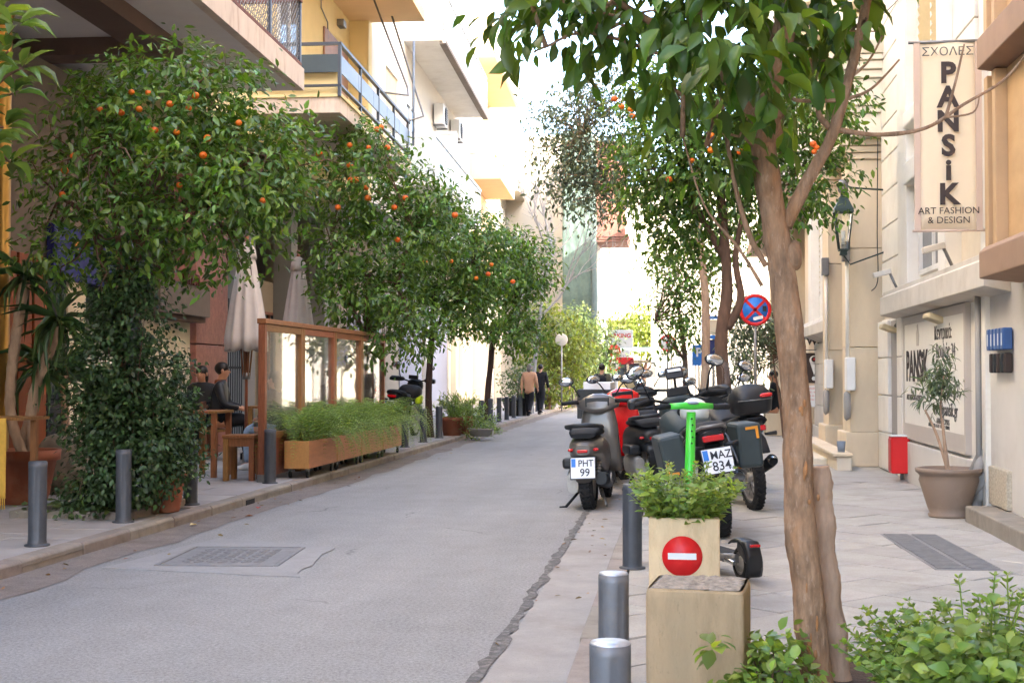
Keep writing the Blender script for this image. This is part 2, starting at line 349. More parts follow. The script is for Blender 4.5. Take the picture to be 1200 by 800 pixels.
M_lampgreen = mat('lamp_green', S(52, 66, 62), .5, .3, var=.1)
M_blue = mat('sign_blue', S(44, 116, 200), .45, var=.05)
M_bluedk = mat('sign_navy', S(34, 44, 96), .5, var=.06)
M_net = mat('scaffold_net', S(86, 104, 98), .9, var=.2, scale=6, transl=.2)
M_brick = mat('brown_soffit', S(124, 84, 72), .9, var=.2, scale=9)
M_farw = mat('far_white', S(186, 178, 164), .9, var=.04, scale=1)
M_plate = mat('plate_white', S(220, 222, 224), .4, var=.02)
M_plateink = mat('plate_ink', S(34, 36, 44), .5, var=.02)
M_redlamp = mat('tail_lamp_red', S(190, 24, 28), .18, var=.06, coat=.6)
M_amber = mat('amber_lens', S(220, 110, 20), .25, var=.05)
M_mirror = mat('mirror_glass', S(200, 205, 210), .04, .95, var=0)
M_greypaint = mat('scooter_grey', S(92, 87, 82), .35, .35, var=.04, coat=.5)
M_redpaint = mat('scooter_red', S(196, 22, 26), .25, var=.04, coat=.8)
M_green = mat('kick_green', S(70, 196, 60), .35, var=.04, coat=.3)
M_pannier = mat('pannier_dark', S(48, 58, 60), .55, var=.1, scale=8)
M_orange_d = mat('orange_decal', S(214, 140, 40), .5, var=.05)
# ------------------------------------------------------------------ foliage materials
def leafmat(name, col, transl=.3, isl=.3, rough=.34, hue=.025, obj=False, young=None): return mat(name, col, rough, var=0, young=young or (tuple(min(1, c*k) for c, k in zip(col, (1.5, 1.5, 1.15))), .25), transl=transl, spec=.45, **({'rand': isl} if obj else {'island': isl}), hue=hue)
L_orange = leafmat('orange_leaf', (.082, .146, .028), .32, .5)
L_orange_o = leafmat('orange_leaf_single', (.094, .165, .030), .34, .45, obj=True)
L_near = leafmat('near_leaf', (.070, .125, .024), .4, .4)
L_near_o = leafmat('near_leaf_single', (.075, .135, .024), .42, .4, obj=True)
L_loquat = leafmat('loquat_leaf', (.11, .17, .04), .35, .3, obj=True)
L_dark = leafmat('ivy_leaf', (.038, .072, .024), .22, .5, rough=.5)
L_grey = leafmat('grey_leaf', (.10, .125, .072), .25, .35)
L_bright = leafmat('bright_leaf', (.135, .17, .035), .35, .35)
L_mid = leafmat('mid_leaf', (.085, .125, .045), .3, .35)
L_fern = leafmat('fern_leaf', (.16, .235, .065), .35, .35)
L_mint = leafmat('mint_leaf', (.175, .25, .058), .38, .25)
L_mint_o = leafmat('mint_leaf_single', (.18, .255, .058), .38, .22, obj=True)
L_yucca = leafmat('sword_leaf', (.055, .10, .035), .25, .35, obj=True)
L_oleander = leafmat('oleander_leaf', (.10, .13, .065), .25, .35)
M_bark = mat('orange_bark', S(104, 78, 62), .95, var=.3, scale=14, stretch=(1, 1, .3), bump=.9, bscale=40)
M_barkn = mat('near_bark', S(142, 112, 86), .95, var=.5, scale=26, stretch=(1, 1, .3), bump=1.0, bscale=60, stain=S(166, 116, 74), stain_amt=.6, stain_scale=9, speck=(S(176, 148, 124), 55, .62, .5))
M_barkl = mat('pale_bark', S(166, 138, 114), .9, var=.28, scale=14, stretch=(1, 1, .3), bump=.8, bscale=40, stain=S(120, 92, 72), stain_amt=.5, stain_scale=5)
M_barkd = mat('dark_bark', S(70, 52, 44), .95, var=.3, scale=14, stretch=(1, 1, .3), bump=.8, bscale=40)
M_fruit = mat('orange_fruit', S(214, 104, 24), .45, var=.1, scale=8, bump=.25, bscale=300, rand=.12, hue=.008)
# ================================================================== GROUND
def sheet(name, m, x0, x1, y0, y1, z, nx=1, ny=1, jitter=None):
    b = MB(); vs_ = []
    for j in range(ny+1):
        for i in range(nx+1):
            x = x0+(x1-x0)*i/nx; y = y0+(y1-y0)*j/ny
            if jitter: x += jitter(i, j, nx, ny)
            vs_.append((x, y, z))
    b.add(vs_, [(j*(nx+1)+i, j*(nx+1)+i+1, (j+1)*(nx+1)+i+1, (j+1)*(nx+1)+i) for j in range(ny) for i in range(nx)])
    return tag(b.build(name, m), kind='structure')
KL, KR = -4.9, -.52            # kerb faces
sheet('ground', M_mortar, -300, 300, -120, 700, -.03)
sheet('road', M_asph, KL, KR, -30, 200, 0)
rj = random.Random(3)
JL = [rj.uniform(-.07, .07) for _ in range(200)]
sheet('gutter', M_gutter_old, KL, KL+.42, -10, 70, .004, 1, 150, lambda i, j, a, b: (JL[j] if i else 0))
sheet('gutter', M_gutter, KR-.44, KR, -10, 60, .004, 1, 120, lambda i, j, a, b: (JL[j+20]*.25 if not i else 0))
sheet('gutter_crack', M_crack, KR-.505, KR-.435, 4, 15.2, .008, 1, 75, lambda i, j, a, b: JL[(j*2+i*7) % 150]*.34)
sheet('road', M_asph, -60, 60, 64, 84, .004)

def clip(poly, x0, x1, y0, y1):
    for ax, lim, sg in ((0, x0, 1), (0, x1, -1), (1, y0, 1), (1, y1, -1)):
        out = []
        for i in range(len(poly)):
            a, b = poly[i], poly[(i+1) % len(poly)]
            ia, ib = (a[ax]-lim)*sg >= 0, (b[ax]-lim)*sg >= 0
            if ia: out.append(a)
            if ia != ib:
                t = (lim-a[ax])/(b[ax]-a[ax]); out.append((a[0]+(b[0]-a[0])*t, a[1]+(b[1]-a[1])*t))
        poly = out
        if len(poly) < 3: return []
    return poly
def area(p): return abs(sum(p[i][0]*p[(i+1) % len(p)][1]-p[(i+1) % len(p)][0]*p[i][1] for i in range(len(p))))/2
def slab_piece(name, m, parent, poly, z0, z1):
    cx = sum(p[0] for p in poly)/len(poly); cy = sum(p[1] for p in poly)/len(poly)
    t = [rnd.uniform(-.0035, .0035) for _ in range(3)]
    b = MB(); n = len(poly); ch = .006
    def zt(p): return z1+t[0]+(p[0]-cx)*t[1]*2+(p[1]-cy)*t[2]*2
    top = [(p[0]+(cx-p[0])*ch*4, p[1]+(cy-p[1])*ch*4, zt(p)) for p in poly]
    mid = [(p[0], p[1], zt(p)-ch) for p in poly]; bot = [(p[0], p[1], z0) for p in poly]
    b.add(top+mid+bot, [tuple(range(n))]+[(i+n, (i+1) % n+n, (i+1) % n, i) for i in range(n)]+[(i+2*n, (i+1) % n+2*n, (i+1) % n+n, i+n) for i in range(n)])
    return b.build(name, m, parent)
# right pavement: diamond laid pavers, one by one as far as they can be told apart
pr = tag(sheet('pavement', M_mortar, KR+.16, 3.2, -8, 52, .082), kind='structure')
far_m = mat('stone_paver_far', S(162, 157, 149), .85, var=.09, scale=4, bump=.2, stain=S(134, 124, 115), stain_amt=.5)
sheet('pavement', far_m, KR+.16, 3.0, 17.6, 52, .1)
px0 = KR+.17; sx = .50; sy = .50
u = sx*.7071
for i in range(-60, 60):
    for j in range(-60, 60):
        cx, cy = (i+j)*u*.98-.1, (i-j)*u+9+rnd.uniform(-.006, .006)
        if not (px0-.4 < cx < 3.4 and 4.0 < cy < 18): continue
        g = u-.008
        poly = clip([(cx-g, cy), (cx, cy-g), (cx+g, cy), (cx, cy+g)], px0, 2.99, 4.2, 17.59)
        if len(poly) < 3 or area(poly) < .01: continue
        if -.05 < cx < 1.75 and 5.3 < cy < 6.85: continue
        slab_piece('paver', M_paver, pr, poly, .06, .1)
# left pavement: square concrete slabs
pl = tag(sheet('pavement', M_mortar, -9.4, KL-.16, -8, 75, .082), kind='structure')
far_l = mat('paving_slab_far', S(154, 150, 147), .85, var=.08, scale=3, bump=.2, stain=S(128, 121, 114))
sheet('pavement', far_l, -9.4, KL-.17, 24.41, 75, .1)
for j in range(24):
    for i in range(6):
        y0 = 8.0+j*.683; x1 = KL-.17-i*.62
        off = .3 if i % 2 else 0
        poly = [(x1-.614, y0+off), (x1, y0+off), (x1, y0+off+.677), (x1-.614, y0+off+.677)]
        poly = clip(poly, -9, KL-.17, 8, 24.4)
        pit = clip(poly, -6.45, -5.3, 12.2, 13.75)
        if len(pit) >= 3 and area(pit) > .6*area(poly): continue
        if len(poly) >= 3: slab_piece('paving_slab', M_slab, pl, poly, .06, .1)
def kerb(x0, x1, ya, yb, step, name_m, lo, hi, skip=None):
    k = tag(sheet('kerb', M_mortar, x0, x1, ya, yb, .05), kind='structure')
    y = ya; i = 0
    while y < yb:
        L = step*rnd.uniform(.9, 1.1); dx = rnd.uniform(-.006, .006)
        b = MB(); b.prism([(x0+dx, -.02), (x1+dx, -.02), (x1+dx, hi if x1 > -2 else hi-.02), (x1+dx-(0 if x1 > -2 else .02), hi), (x0+dx, hi)], 'y', y+.006, y+L-.006)
        if not (skip and skip[0] < y < skip[1]): b.build('kerbstone', name_m, k, bevel=.008)
        y += L; i += 1
    return k
kerb(KL-.16, KL, 6.5, 64, 1.0, M_kerb, 0, .104, skip=(14.05, 14.2))
kerb(KR, KR+.15, 4.0, 46, 1.0, M_kerb, 0, .104)
# drain slot in the left kerb
MB().bb(KL-.14, KL+.01, 14.62, 14.92, .0, .06).build('drain_slot', M_blackm).__setitem__('kind', 'structure')
# manhole cover with its concrete patch
pc = [(-4.42, 9.78), (-4.16, 11.65), (-2.95, 11.15), (-2.8, 9.5)]
pts = []
for i in range(4):
    a, b_ = pc[i], pc[(i+1) % 4]
    for k in range(8):
        t = k/8; pts.append((a[0]+(b_[0]-a[0])*t+rj.uniform(-.03, .03), a[1]+(b_[1]-a[1])*t+rj.uniform(-.03, .03)))
mh = thing('manhole_cover', 'rectangular iron access cover in a pale concrete patch of the road', 'manhole', (-3.6, 10.5, .004))
MB().prism([(p[0]+3.6, p[1]-10.5) for p in pts], 'z', -.01, .006).build('concrete_patch', M_patch, mh)
rot = Matrix.Rotation(R(5), 3, 'Z')
for s in (-1, 1): MB().box(rot @ Vector((s*.47-.02, 0, .007)), (.035, 1.1, .012), rot).build('cover_frame', M_iron, mh)
for s in (-1, 1): MB().box(rot @ Vector((-.02, s*.55, .007)), (.905, .035, .012), rot).build('cover_frame', M_iron, mh)
MB().box(rot @ Vector((-.02, 0, .004)), (.885, 1.05, .010), rot).build('cover_plate', M_iron, mh)
b = MB()
for i in range(7):
    for j in range(12):
        b.box(rot @ Vector((-.02+(i-3)*.095, (j-5.5)*.066, .0105)), (.07, .022, .007), (0, 0, R(5+(38 if (i+j) % 2 else -38))))
tag(b.build('tread_bars', M_iron, mh), kind='stuff')
# slotted metal grate in the right pavement
gc = ((1040, 626), (1098, 626), (1160, 667), (1102, 667))
gp = [ray(*q)*(-1.395/ray(*q).z) for q in gc]
gx, gy = sum(p.x for p in gp)/4, sum(p.y for p in gp)/4
vg = thing('pavement_grate', 'slotted rectangular metal grate set into the right pavement', 'grate', (gx, gy, .1), R(2))
box('grate_plate', M_iron, vg, -.24, .24, -1.05, 1.05, -.02, .006)
for i in range(30):
    y = -1.0+i*2/29
    for x in (-.12, .12): MB().box((x, y, .009), (.2, .034, .010)).build('grate_bar', M_iron, vg)
# fallen litter by the left kerb
for x, y, c, l in ((-4.72, 12.6, S(216, 190, 130), 'curled yellow dead leaf lying in the left gutter'), (-4.5, 13.4, S(150, 90, 50), 'brown dead leaf lying in the left gutter near the manhole'), (-4.62, 14.2, S(190, 40, 30), 'crumpled red wrapper lying at the left kerb')):
    q = rnd.uniform(0, 6); b = MB(); L = .09
    b.add([(0, 0, .012), (L*.5, .03, .025), (L, 0, .014), (L*.5, -.035, .028), (L*.5, 0, .010)], [(0, 4, 1), (4, 2, 1), (0, 3, 4), (4, 3, 2)])
    o = b.build('dead_leaf' if 'leaf' in l else 'wrapper', mat('litter', c, .8, var=.2), solid=.002); o.location = (x, y, .006); o.rotation_euler = (0, 0, q); tag(o, l, 'litter')

# ================================================================== LEFT BUILDINGS (local frame: x out to the street, y along it)
PHI = R(2.16)
def lbuild(name, label): return thing(name, label, 'building', (-5.5, 19, 0), PHI)
def pane_window(parent, plane, a0, a1, z0, z1, depth=.12, fm=None, pm=None, n=1, shut=None, out=1):
    """window on a wall facing +x(out=1) / -x(out=-1): dark pane set back, frame sides standing proud"""
    fm = fm or M_white; pm = pm or M_pane; x = plane
    o = MB(); d = .05
    f = MB(); t = .06
    f.bb(x-.03*out, x+d*out, a0, a1, z0, z0+t); f.bb(x-.03*out, x+d*out, a0, a1, z1-t, z1)
    f.bb(x-.03*out, x+d*out, a0, a0+t, z0+t, z1-t); f.bb(x-.03*out, x+d*out, a1-t, a1, z0+t, z1-t)
    for k in range(1, n): a = a0+(a1-a0)*k/n; f.bb(x-.03*out, x+(d-.01)*out, a-.025, a+.025, z0+t, z1-t)
    w_ = f.build('window', fm, parent)
    MB().bb(x-.02*out, x+.006*out, a0+t, a1-t, z0+t, z1-t).build('pane', pm, w_)
    if shut:
        k = int((z1-z0-2*t)/.11)
        for i in range(k):
            zz = z0+t+.055+i*.11; MB().box((x+.025*out, (a0+a1)/2, zz), (.02, a1-a0-2*t, .085), (0, R(20*out), 0)).build('shutter_slat', shut, w_)
    return w_
def stone(name, m, parent, x0, x1, y0, y1, z0, z1, bevel=.012): return MB().bb(x0, x1, y0, y1, z0, z1).build(name, m, parent, bevel)

# ---- near left building with the deep grey soffit
b1 = lbuild('arcade_building', 'near left building with a deep grey overhang above the cafe and a caged balcony')
box('soffit', M_soffit, b1, -5.5, -.12, -22, -.02, 5.7, 6.0)
MB().prism([(-.12, 5.7), (0, 5.7), (0, 6.02), (-.12, 6.02)], 'y', -22, 0).build('slab_edge', M_edge, b1)
box('beam', M_beam, b1, -1.32, -.86, -22, -3.3, 5.5, 5.702)
box('beam', M_beam, b1, -5.5, -.86, -3.3, -2.85, 5.48, 5.703)
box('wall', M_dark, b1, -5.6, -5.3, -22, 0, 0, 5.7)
box('upper_wall', M_ywhite, b1, -5.5, -1.5, -22, -.1, 6.0, 19)
rl = MB()
rail = box('rail', M_rustrail, b1, -.09, -.03, -22, -.03, 6.06, 6.1)
box('rail', M_rustrail, b1, -.1, -.02, -22, -.03, 7.0, 7.16)
for y in (-.06, -1.7, -3.4, -5.1, -6.8): box('post', M_railg, b1, -.085, -.035, y-.03, y+.03, 6.02, 8.2)
box('rail', M_rustrail, b1, -1.5, -.1, -.1, -.02, 7.0, 7.16)
box('post', M_railg, b1, -1.5, -1.45, -.085, -.035, 6.02, 8.2)
wm = MB()
for k in range(-60, 100):      # diagonal wire mesh of the cage, long side and end
    for sgn in (1, -1):
        y0 = -8.6+k*.11; z0, z1 = 6.1, 8.2; ya, yb = y0, y0+sgn*(z1-z0)
        lo, hi = -8.5, -.05
        def clipline(ya, za, yb, zb):
            t0, t1 = 0, 1
            for lim, s in ((lo, 1), (hi, -1)):
                fa, fb = (ya-lim)*s, (yb-lim)*s
                if fa < 0 and fb < 0: return None
                if fa < 0: t0 = max(t0, fa/(fa-fb))
                elif fb < 0: t1 = min(t1, fa/(fa-fb))
            return None if t0 >= t1 else (ya+(yb-ya)*t0, za+(zb-za)*t0, ya+(yb-ya)*t1, za+(zb-za)*t1)
        q = clipline(ya, z0, yb, z1)
        if q: wm.tube([(-.06, q[0], q[1]), (-.06, q[2], q[3])], .0055, 4, caps=False)
for k in range(-20, 16):
    for sgn in (1, -1):
        xa = -1.45+k*.11; pts_ = [(xa, 6.1), (xa+sgn*2.1, 8.2)]
        t0 = max(0, (-1.45-xa)/(sgn*2.1)) if sgn > 0 else max(0, (xa+.06)/2.1); t1 = min(1, (-.06-xa)/2.1) if sgn > 0 else min(1, (xa+1.45)/2.1)
        if t1 > t0: wm.tube([(xa+sgn*2.1*t0, -.06, 6.1+2.1*t0), (xa+sgn*2.1*t1, -.06, 6.1+2.1*t1)], .0055, 4, caps=False)
tag(wm.build('wire_mesh', M_steel, b1), kind='stuff')
for i, (y0, y1) in enumerate(((-7.6, -6.3), (-5.6, -4.3), (-3.4, -2.4), (-1.6, -.5))): pane_window(b1, -1.5, y0, y1, 6.15, 8.4, fm=M_white, pm=M_pane if i % 2 else M_shopcream, n=2)
# ground floor shop front under the overhang
G1 = -2.6
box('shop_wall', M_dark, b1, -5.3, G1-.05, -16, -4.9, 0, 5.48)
box('shop_wall', M_fascia, b1, -5.3, G1, -4.9, .2, 2.98, 5.48)
for i in range(5):
    y = -5.0+i*.42; box('shop_panel', M_orangewood, b1, G1-.06, G1+.02, y, y+.36, .1, 2.98, .01)
box('shop_pane', M_pane, b1, G1-.1, G1-.02, -2.85, -2.3, .6, 2.9)
box('shop_panel', M_shopcream, b1, G1-.08, G1, -2.28, -1.7, .1, 2.8, .01)
box('shop_pane', M_pane, b1, G1-.1, G1-.02, -1.7, -.1, .6, 2.9)
box('shop_base', M_dark, b1, G1-.06, G1+.03, -2.9, .1, .1, .6)
MB().lathe([(.22, .1), (.2, .3), (.17, .34), (.17, 5.4), (.2, 5.5)], 20).build('brass_column', M_brass, b1).location = (-2.2, -5.15, 0)
fas = box('fascia', M_fascia, b1, G1, G1+.35, .2, 2.6, 2.45, 2.95)
box('fascia_lip', M_beam, b1, G1, G1+.28, .2, 2.58, 2.36, 2.448)
fontobj('lettering', 'simon', .34, mat('brown_letter', S(92, 40, 26), .7), fas, (G1+.37, 1.55, 3.05), (R(90), 0, R(90)), .012, ext=.02)
box('shop_window', M_shopcream, b1, G1-.05, G1+.01, .62, 2.58, .5, 2.36)
box('window_post', M_shopcream, b1, G1, G1+.08, .36, .58, .1, 2.36, .008)
for k in range(5): box('blind_fold', M_shopcream, b1, G1+.012, G1+.04, 1.8+k*.15, 1.91+k*.15, .7, 1.95, .01)
box('shop_sill', M_fascia, b1, G1, G1+.1, .6, 2.6, .1, .5)
bs = thing('shop_sign', 'dark blue shop sign with white letters half hidden behind the orange tree', 'sign', (-5.5, 19, 0), PHI)
box('sign_panel', mat('sign_deepblue', S(36, 36, 110), .5, var=.05), bs, G1+.02, G1+.12, -3.0, -.1, 2.72, 3.42, .01)
fontobj('lettering', 've', .5, M_white, bs, (G1+.135, -1.42, 3.12), (R(90), 0, R(90)), .01)
MB().lathe([(.001, 0), (.09, .0), (.09, .02), (.001, .02)], 16, RX90).build('dot', M_orange_d, bs).location = (G1+.12, -2.35, 3.2)
# ---- second building: yellow, long balcony with blue-grey panels
b2 = lbuild('yellow_building', 'yellow apartment building with a blue-grey balcony rail behind the first orange trees')
G2 = -2.5
box('wall', M_yellow, b2, -8, -1.5, .02, 10.4, 5.4, 16)
box('return_wall', M_yellow, b2, -8, -1.06, 10.2, 10.6, 5.4, 16)  # yellow render stands in for yellow light on the white building's side
box('pillar_panel', M_terracol, b2, G2-.4, G2, 2.62, 4.4, .1, 2.0, .01)
box('pillar_panel', M_terracol, b2, G2-.4, G2, 2.62, 4.4, 2.02, 3.9, .01)
box('pillar_panel', M_terracol, b2, G2-.4, G2, 2.62, 4.4, 3.92, 5.4, .01)
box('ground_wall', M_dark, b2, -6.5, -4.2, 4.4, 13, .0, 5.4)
box('ceiling', M_soffit, b2, -5, -1.5, .02, 13, 5.4, 5.44)
for y in (5.9, 9.2, 12.4): box('pillar', M_greydk, b2, G2-.4, G2, y-.25, y+.3, .1, 5.4, .01)
for i in range(11):
    y = 4.5+i*.14; tube('gate_bar', M_blackm, b2, [(G2-.1, y, .1), (G2-.1, y, 2.9)], .012, 6)
for z in (.5, 1.6, 2.6): box('gate_rail', M_blackm, b2, G2-.12, G2-.08, 4.42, 6, z, z+.04)
box('shop_wall', M_shopdim, b2, -4.4, -3.4, 6.3, 12.3, .1, 3.6)
pane_window(b2, -3.38, 6.7, 8.6, .8, 2.9, fm=M_orangewood, n=2); pane_window(b2, -3.38, 9.6, 11.8, .8, 2.9, fm=M_orangewood, n=3)
box('balcony_slab', M_edge, b2, -1.5, 0, 2.45, 9.6, 5.86, 6.12)
box('slab_lip', M_yellow, b2, -1.5, .03, 2.42, 9.6, 6.122, 6.18)
box('balcony_upstand', M_yellow, b2, -1.4, -.06, 2.5, 2.58, 6.18, 6.6)
for z, t in ((7.0, .05), (6.3, .035)):
    box('rail', M_railg, b2, -.03, .04, 2.36, 9.4, z-t/2, z+t/2); box('rail', M_railg, b2, -1.5, -.03, 2.36, 2.42, z-t/2, z+t/2)
for k in range(5): y = 2.47+k*1.4; box('rail_panel', M_bluegrey, b2, .0, .022, y, y+1.385, 6.52, 6.82)
box('rail_panel', M_teal, b2, -1.5, -.02, 2.37, 2.395, 6.52, 6.82)
for y in (2.39, 4.1, 5.8, 7.5, 9.2): box('post', M_railg, b2, -.02, .03, y-.03, y+.03, 6.12, 7.0)
dr = box('door', mat('door_brown', S(150, 112, 90), .6, var=.1), b2, -1.56, -1.46, 7.6, 9.9, 6.1, 8.7, .01)
pane_window(b2, -1.5, 4.0, 5.6, 6.2, 8.6, n=2)
box('upper_slab', M_peach, b2, -1.5, .2, 2, 10.4, 9.5, 9.75)
tube('awning_arm', M_steel, b2, [(-.6, 8.3, 9.5), (.15, 8.3, 7.55), (.32, 7.4, 7.18), (0, 6.2, 7.0)], .022, 6)
tube('awning_arm', M_steel, b2, [(-.6, 9.9, 9.9), (.2, 9.9, 7.4), (.28, 9.7, 7.2), (0, 9.2, 7.0)], .022, 6)
tube('awning_arm', M_bluegrey, b2, [(.1, 9.4, 6.5), (.05, 9.75, 8.9)], .03, 6)
lt = box('wall_lamp', M_steel, b2, -1.5, -1.35, 8.9, 9.2, 9.05, 9.2, .01)
tube('cable_pipe', M_steel, b2, [(-1.47, 7.3, 9.3), (-1.47, 7.3, 9.0), (-1.47, 7.9, 8.85), (-1.47, 7.9, 8.5)], .015, 6)
# ---- third: white apartment building
b3 = lbuild('white_apartment_building', 'white left apartment building with glass fronted balconies and air conditioners')
box('wall', M_whitew, b3, -8, -1.06, 10.6, 29.4, 5.4, 19)
box('ground_wall', M_beige, b3, -8, G2, 13.2, 22.5, 0, 5.4)
gl_ = box('ground_wall', M_lav, b3, -8, G2+.04, 22.5, 33.5, 0, 5.4)
box('plinth', M_greydk, b3, G2, G2+.08, 13.2, 33.5, .1, .5)
box('pilaster', M_whitew, b3, G2, G2+.2, 27.0, 27.5, .1, 5.4, .01)
for k, t in enumerate(('ARTIST', 'ATLAS', 'CAFE')): fontobj('lettering', t, .62, M_ink, b3, (G2+.012, 20.3-.35*k, 3.1-.42*k), (R(90), 0, R(90)), .0, ext=.004, align='CENTER')
sg = box('sign_panel', M_lav, b3, G2, G2+.12, 14.6, 18.8, 2.55, 3.1, .01)
fontobj('lettering', 'E.A.', .3, mat('mint_letter', S(110, 196, 170), .5), sg, (G2+.13, 18.2, 2.8), (R(90), 0, R(90)), .008)
pane_window(b3, -1.06, 12.0, 13.9, 7.6, 9.0, fm=M_light, pm=M_shut)
box('balcony_slab', M_light, b3, -1.06, 0, 14.9, 25.4, 10.22, 10.5)
box('slab_edge', M_whitew, b3, -.03, .05, 14.9, 25.4, 10.15, 10.46)
for k in range(7): box('rail_panel', M_frost, b3, 0, .02, 14.92+k*1.5, 14.92+k*1.5+1.46, 10.56, 11.4); box('post', M_steel, b3, -.03, .03, 14.9+k*1.5-.03, 14.9+k*1.5+.01, 10.47, 11.5)
box('rail_panel', M_frost, b3, -1.06, -.03, 14.88, 14.9, 10.56, 11.3)
box('slab_drip', M_fascia, b3, -.12, .06, 14.95, 25.35, 10.13, 10.222)
box('rail', M_steel, b3, -.02, .03, 14.9, 25.4, 11.5, 11.56)
box('balcony_slab', M_light, b3, -1.06, 0, 13.4, 23.6, 6.2, 6.45)
for k in range(6): box('rail_panel', M_frost, b3, -.02, .0, 13.45+k*1.69, 13.45+k*1.69+1.66, 6.5, 7.4)
box('rail_panel', M_frost, b3, -1.06, -.04, 13.4, 13.43, 6.5, 7.4)
box('rail', M_white, b3, -.05, .03, 13.38, 23.6, 7.42, 7.5); box('rail', M_white, b3, -1.06, -.05, 13.38, 13.46, 7.42, 7.5)
for k in range(7): box('post', M_white, b3, -.045, .01, 13.4+k*1.69, 13.46+k*1.69, 6.45, 7.42)
box('divider', M_frost, b3, -1.06, -.15, 18.4, 18.44, 6.45, 8.4)
for nme, z in (('frame_bar', 8.4),): box('divider_bar', M_white, b3, -1.06, -.12, 18.36, 18.48, 8.4, 8.47)
box('divider_bar', M_white, b3, -.15, -.1, 18.36, 18.48, 6.45, 8.4)
for z0, z1 in ((10.6, 12.7), (14.2, 16.4)):
    for y in (12, 16, 20, 24): pane_window(b3, -1.06, y, y+1.6, z0, z1, fm=M_white, pm=M_pane, n=2)
for y in (15, 20.2, 24.5): pane_window(b3, -1.06, y, y+1.6, 6.6, 8.7, fm=M_white, pm=M_pane, n=2)
def aircon(parent_loc, lab):
    t = thing('air_conditioner', lab, 'air conditioner', parent_loc, PHI, 'air conditioners on the white facade')
    box('casing', M_white, t, 0, .3, 0, .85, 0, .62, .02)
    MB().lathe([(.001, 0), (.25, 0), (.27, .02), (.001, .02)], 20, RX90).build('fan_opening', M_blackm, t).location = (.3, .5, .31)
    for k in range(7): box('grille_slat', M_steel, t, .322, .33, .24, .76, .1+k*.07, .115+k*.07)
    for y in (.1, .75): MB().bb(-.02, .32, y-.02, y+.02, -.05, 0).build('bracket', M_steel, t)
def lw(u_, v, z): c, s = math.cos(PHI), math.sin(PHI); return (-5.5+u_*c-v*s, 19+u_*s+v*c, z)
aircon(lw(-1.02, 20.0, 9.0), 'nearer white air conditioner unit on the white facade under the balcony')
aircon(lw(-1.02, 23.8, 9.25), 'farther white air conditioner unit on the white facade under the balcony end')
# ---- fourth: peach building
b4 = lbuild('peach_building', 'peach coloured building with a boxy balcony beyond the white apartment building')
box('wall', M_peach, b4, -8, -1.2, 29.4, 40, 5.4, 19)
box('ground_wall', M_cream, b4, -8, G2+.1, 33.5, 44, 0, 5.4)
for y in (34.2, 36.6, 39.0, 41.4): box('pilaster', M_shopcream, b4, G2+.1, G2+.32, y, y+.8, .1, 5.4, .015)
for y in (35.2, 37.6, 40.0): pane_window(b4, G2+.1, y, y+1.3, .9, 3.6, fm=M_fascia, n=2)
box('balcony_slab', M_peach, b4, -1.2, 0, 30.2, 36.2, 8.85, 9.05)
box('parapet', M_peach, b4, -.1, .02, 30.18, 36.2, 8.84, 9.6); box('parapet', M_peach, b4, -1.2, -.1, 30.18, 30.3, 8.84, 9.6)
for z in (9.8, 10.05): tube('rail', M_steel, b4, [(-1.2, 30.22, z), (-.03, 30.22, z), (-.03, 36.2, z)], .02, 6)
for y in (30.22, 31.7, 33.2, 34.7, 36.1): tube('post', M_steel, b4, [(-.03, y, 9.6), (-.03, y, 10.05)], .018, 6)
box('balcony_slab', M_peach, b4, -1.2, .1, 28.3, 37.5, 13.0, 13.2); box('parapet', M_whitew, b4, 0, .12, 28.28, 37.5, 12.98, 14.0)
for y in (31, 34): pane_window(b4, -1.2, y, y+1.5, 9.1, 11.3, fm=M_white, n=2)
for y in (30.5, 33, 35): pane_window(b4, -1.2, y, y+1.4, 13.3, 15.3, fm=M_white, n=2)
# ---- far left white building, netted scaffold and brown balcony
b5 = lbuild('far_white_building', 'sunlit far left white building beyond the peach one, with small dark windows')
box('wall', M_farw, b5, -9, -1.6, 40, 58, 0, 17)
box('ground_wall', M_cream, b5, -9, G2+1.2, 44.1, 57.9, 0, 4.6)
for z in (5.3, 8.2, 11.2):
    for y in (41.5, 44.5, 47.5, 50.5, 53.5, 56): pane_window(b5, -1.6, y, y+1.1, z, z+1.7, fm=M_white, n=2)
for y in (41.2, 47.2, 53.2): box('awning', M_shopcream, b5, -1.58, -.7, y, y+1.8, 7.15, 7.22, .01)
for z in (7.6, 10.6): box('balcony_slab', M_farw, b5, -1.6, -.6, 46, 52, z, z+.2)
for z in (5.0, 9.0, 12.0): box('string_course', M_beige, b5, -1.6, -1.5, 40, 58, z, z+.12)
for z in (7.6, 10.6):
    for k in range(13): tube('rail_bar', M_steel, b5, [(-.65, 46+k*.5, z+.2), (-.65, 46+k*.5, z+1.1)], .015, 5)
    tube('rail', M_steel, b5, [(-.65, 46, z+1.1), (-.65, 52, z+1.1)], .02, 5)
sn = thing('scaffolding', 'tall scaffold wrapped in green netting at the far end of the left side', 'scaffolding', (-5.45, 64, 0))
for x in (0, 1.15):
    for y in (0, 2.2, 4.4): tube('scaffold_pole', M_steel, sn, [(x, y, .05), (x, y, 13.2)], .04, 6)
for z in (2.2, 4.4, 6.6, 8.8, 11, 13):
    box('scaffold_deck', M_fascia, sn, .04, 1.1, .05, 4.35, z-.05, z)
    tube('ledger', M_steel, sn, [(-.1, -.03, z+.9), (1.25, -.03, z+.9)], .025, 5)
nb = MB(); nv = []
for j in range(40):
    for i in range(13):
        nv.append((-.12+i*.115, -.1+.035*math.sin(i*1.7+j*.6)+.03*math.sin(j*1.1), 2.6+j*.275))
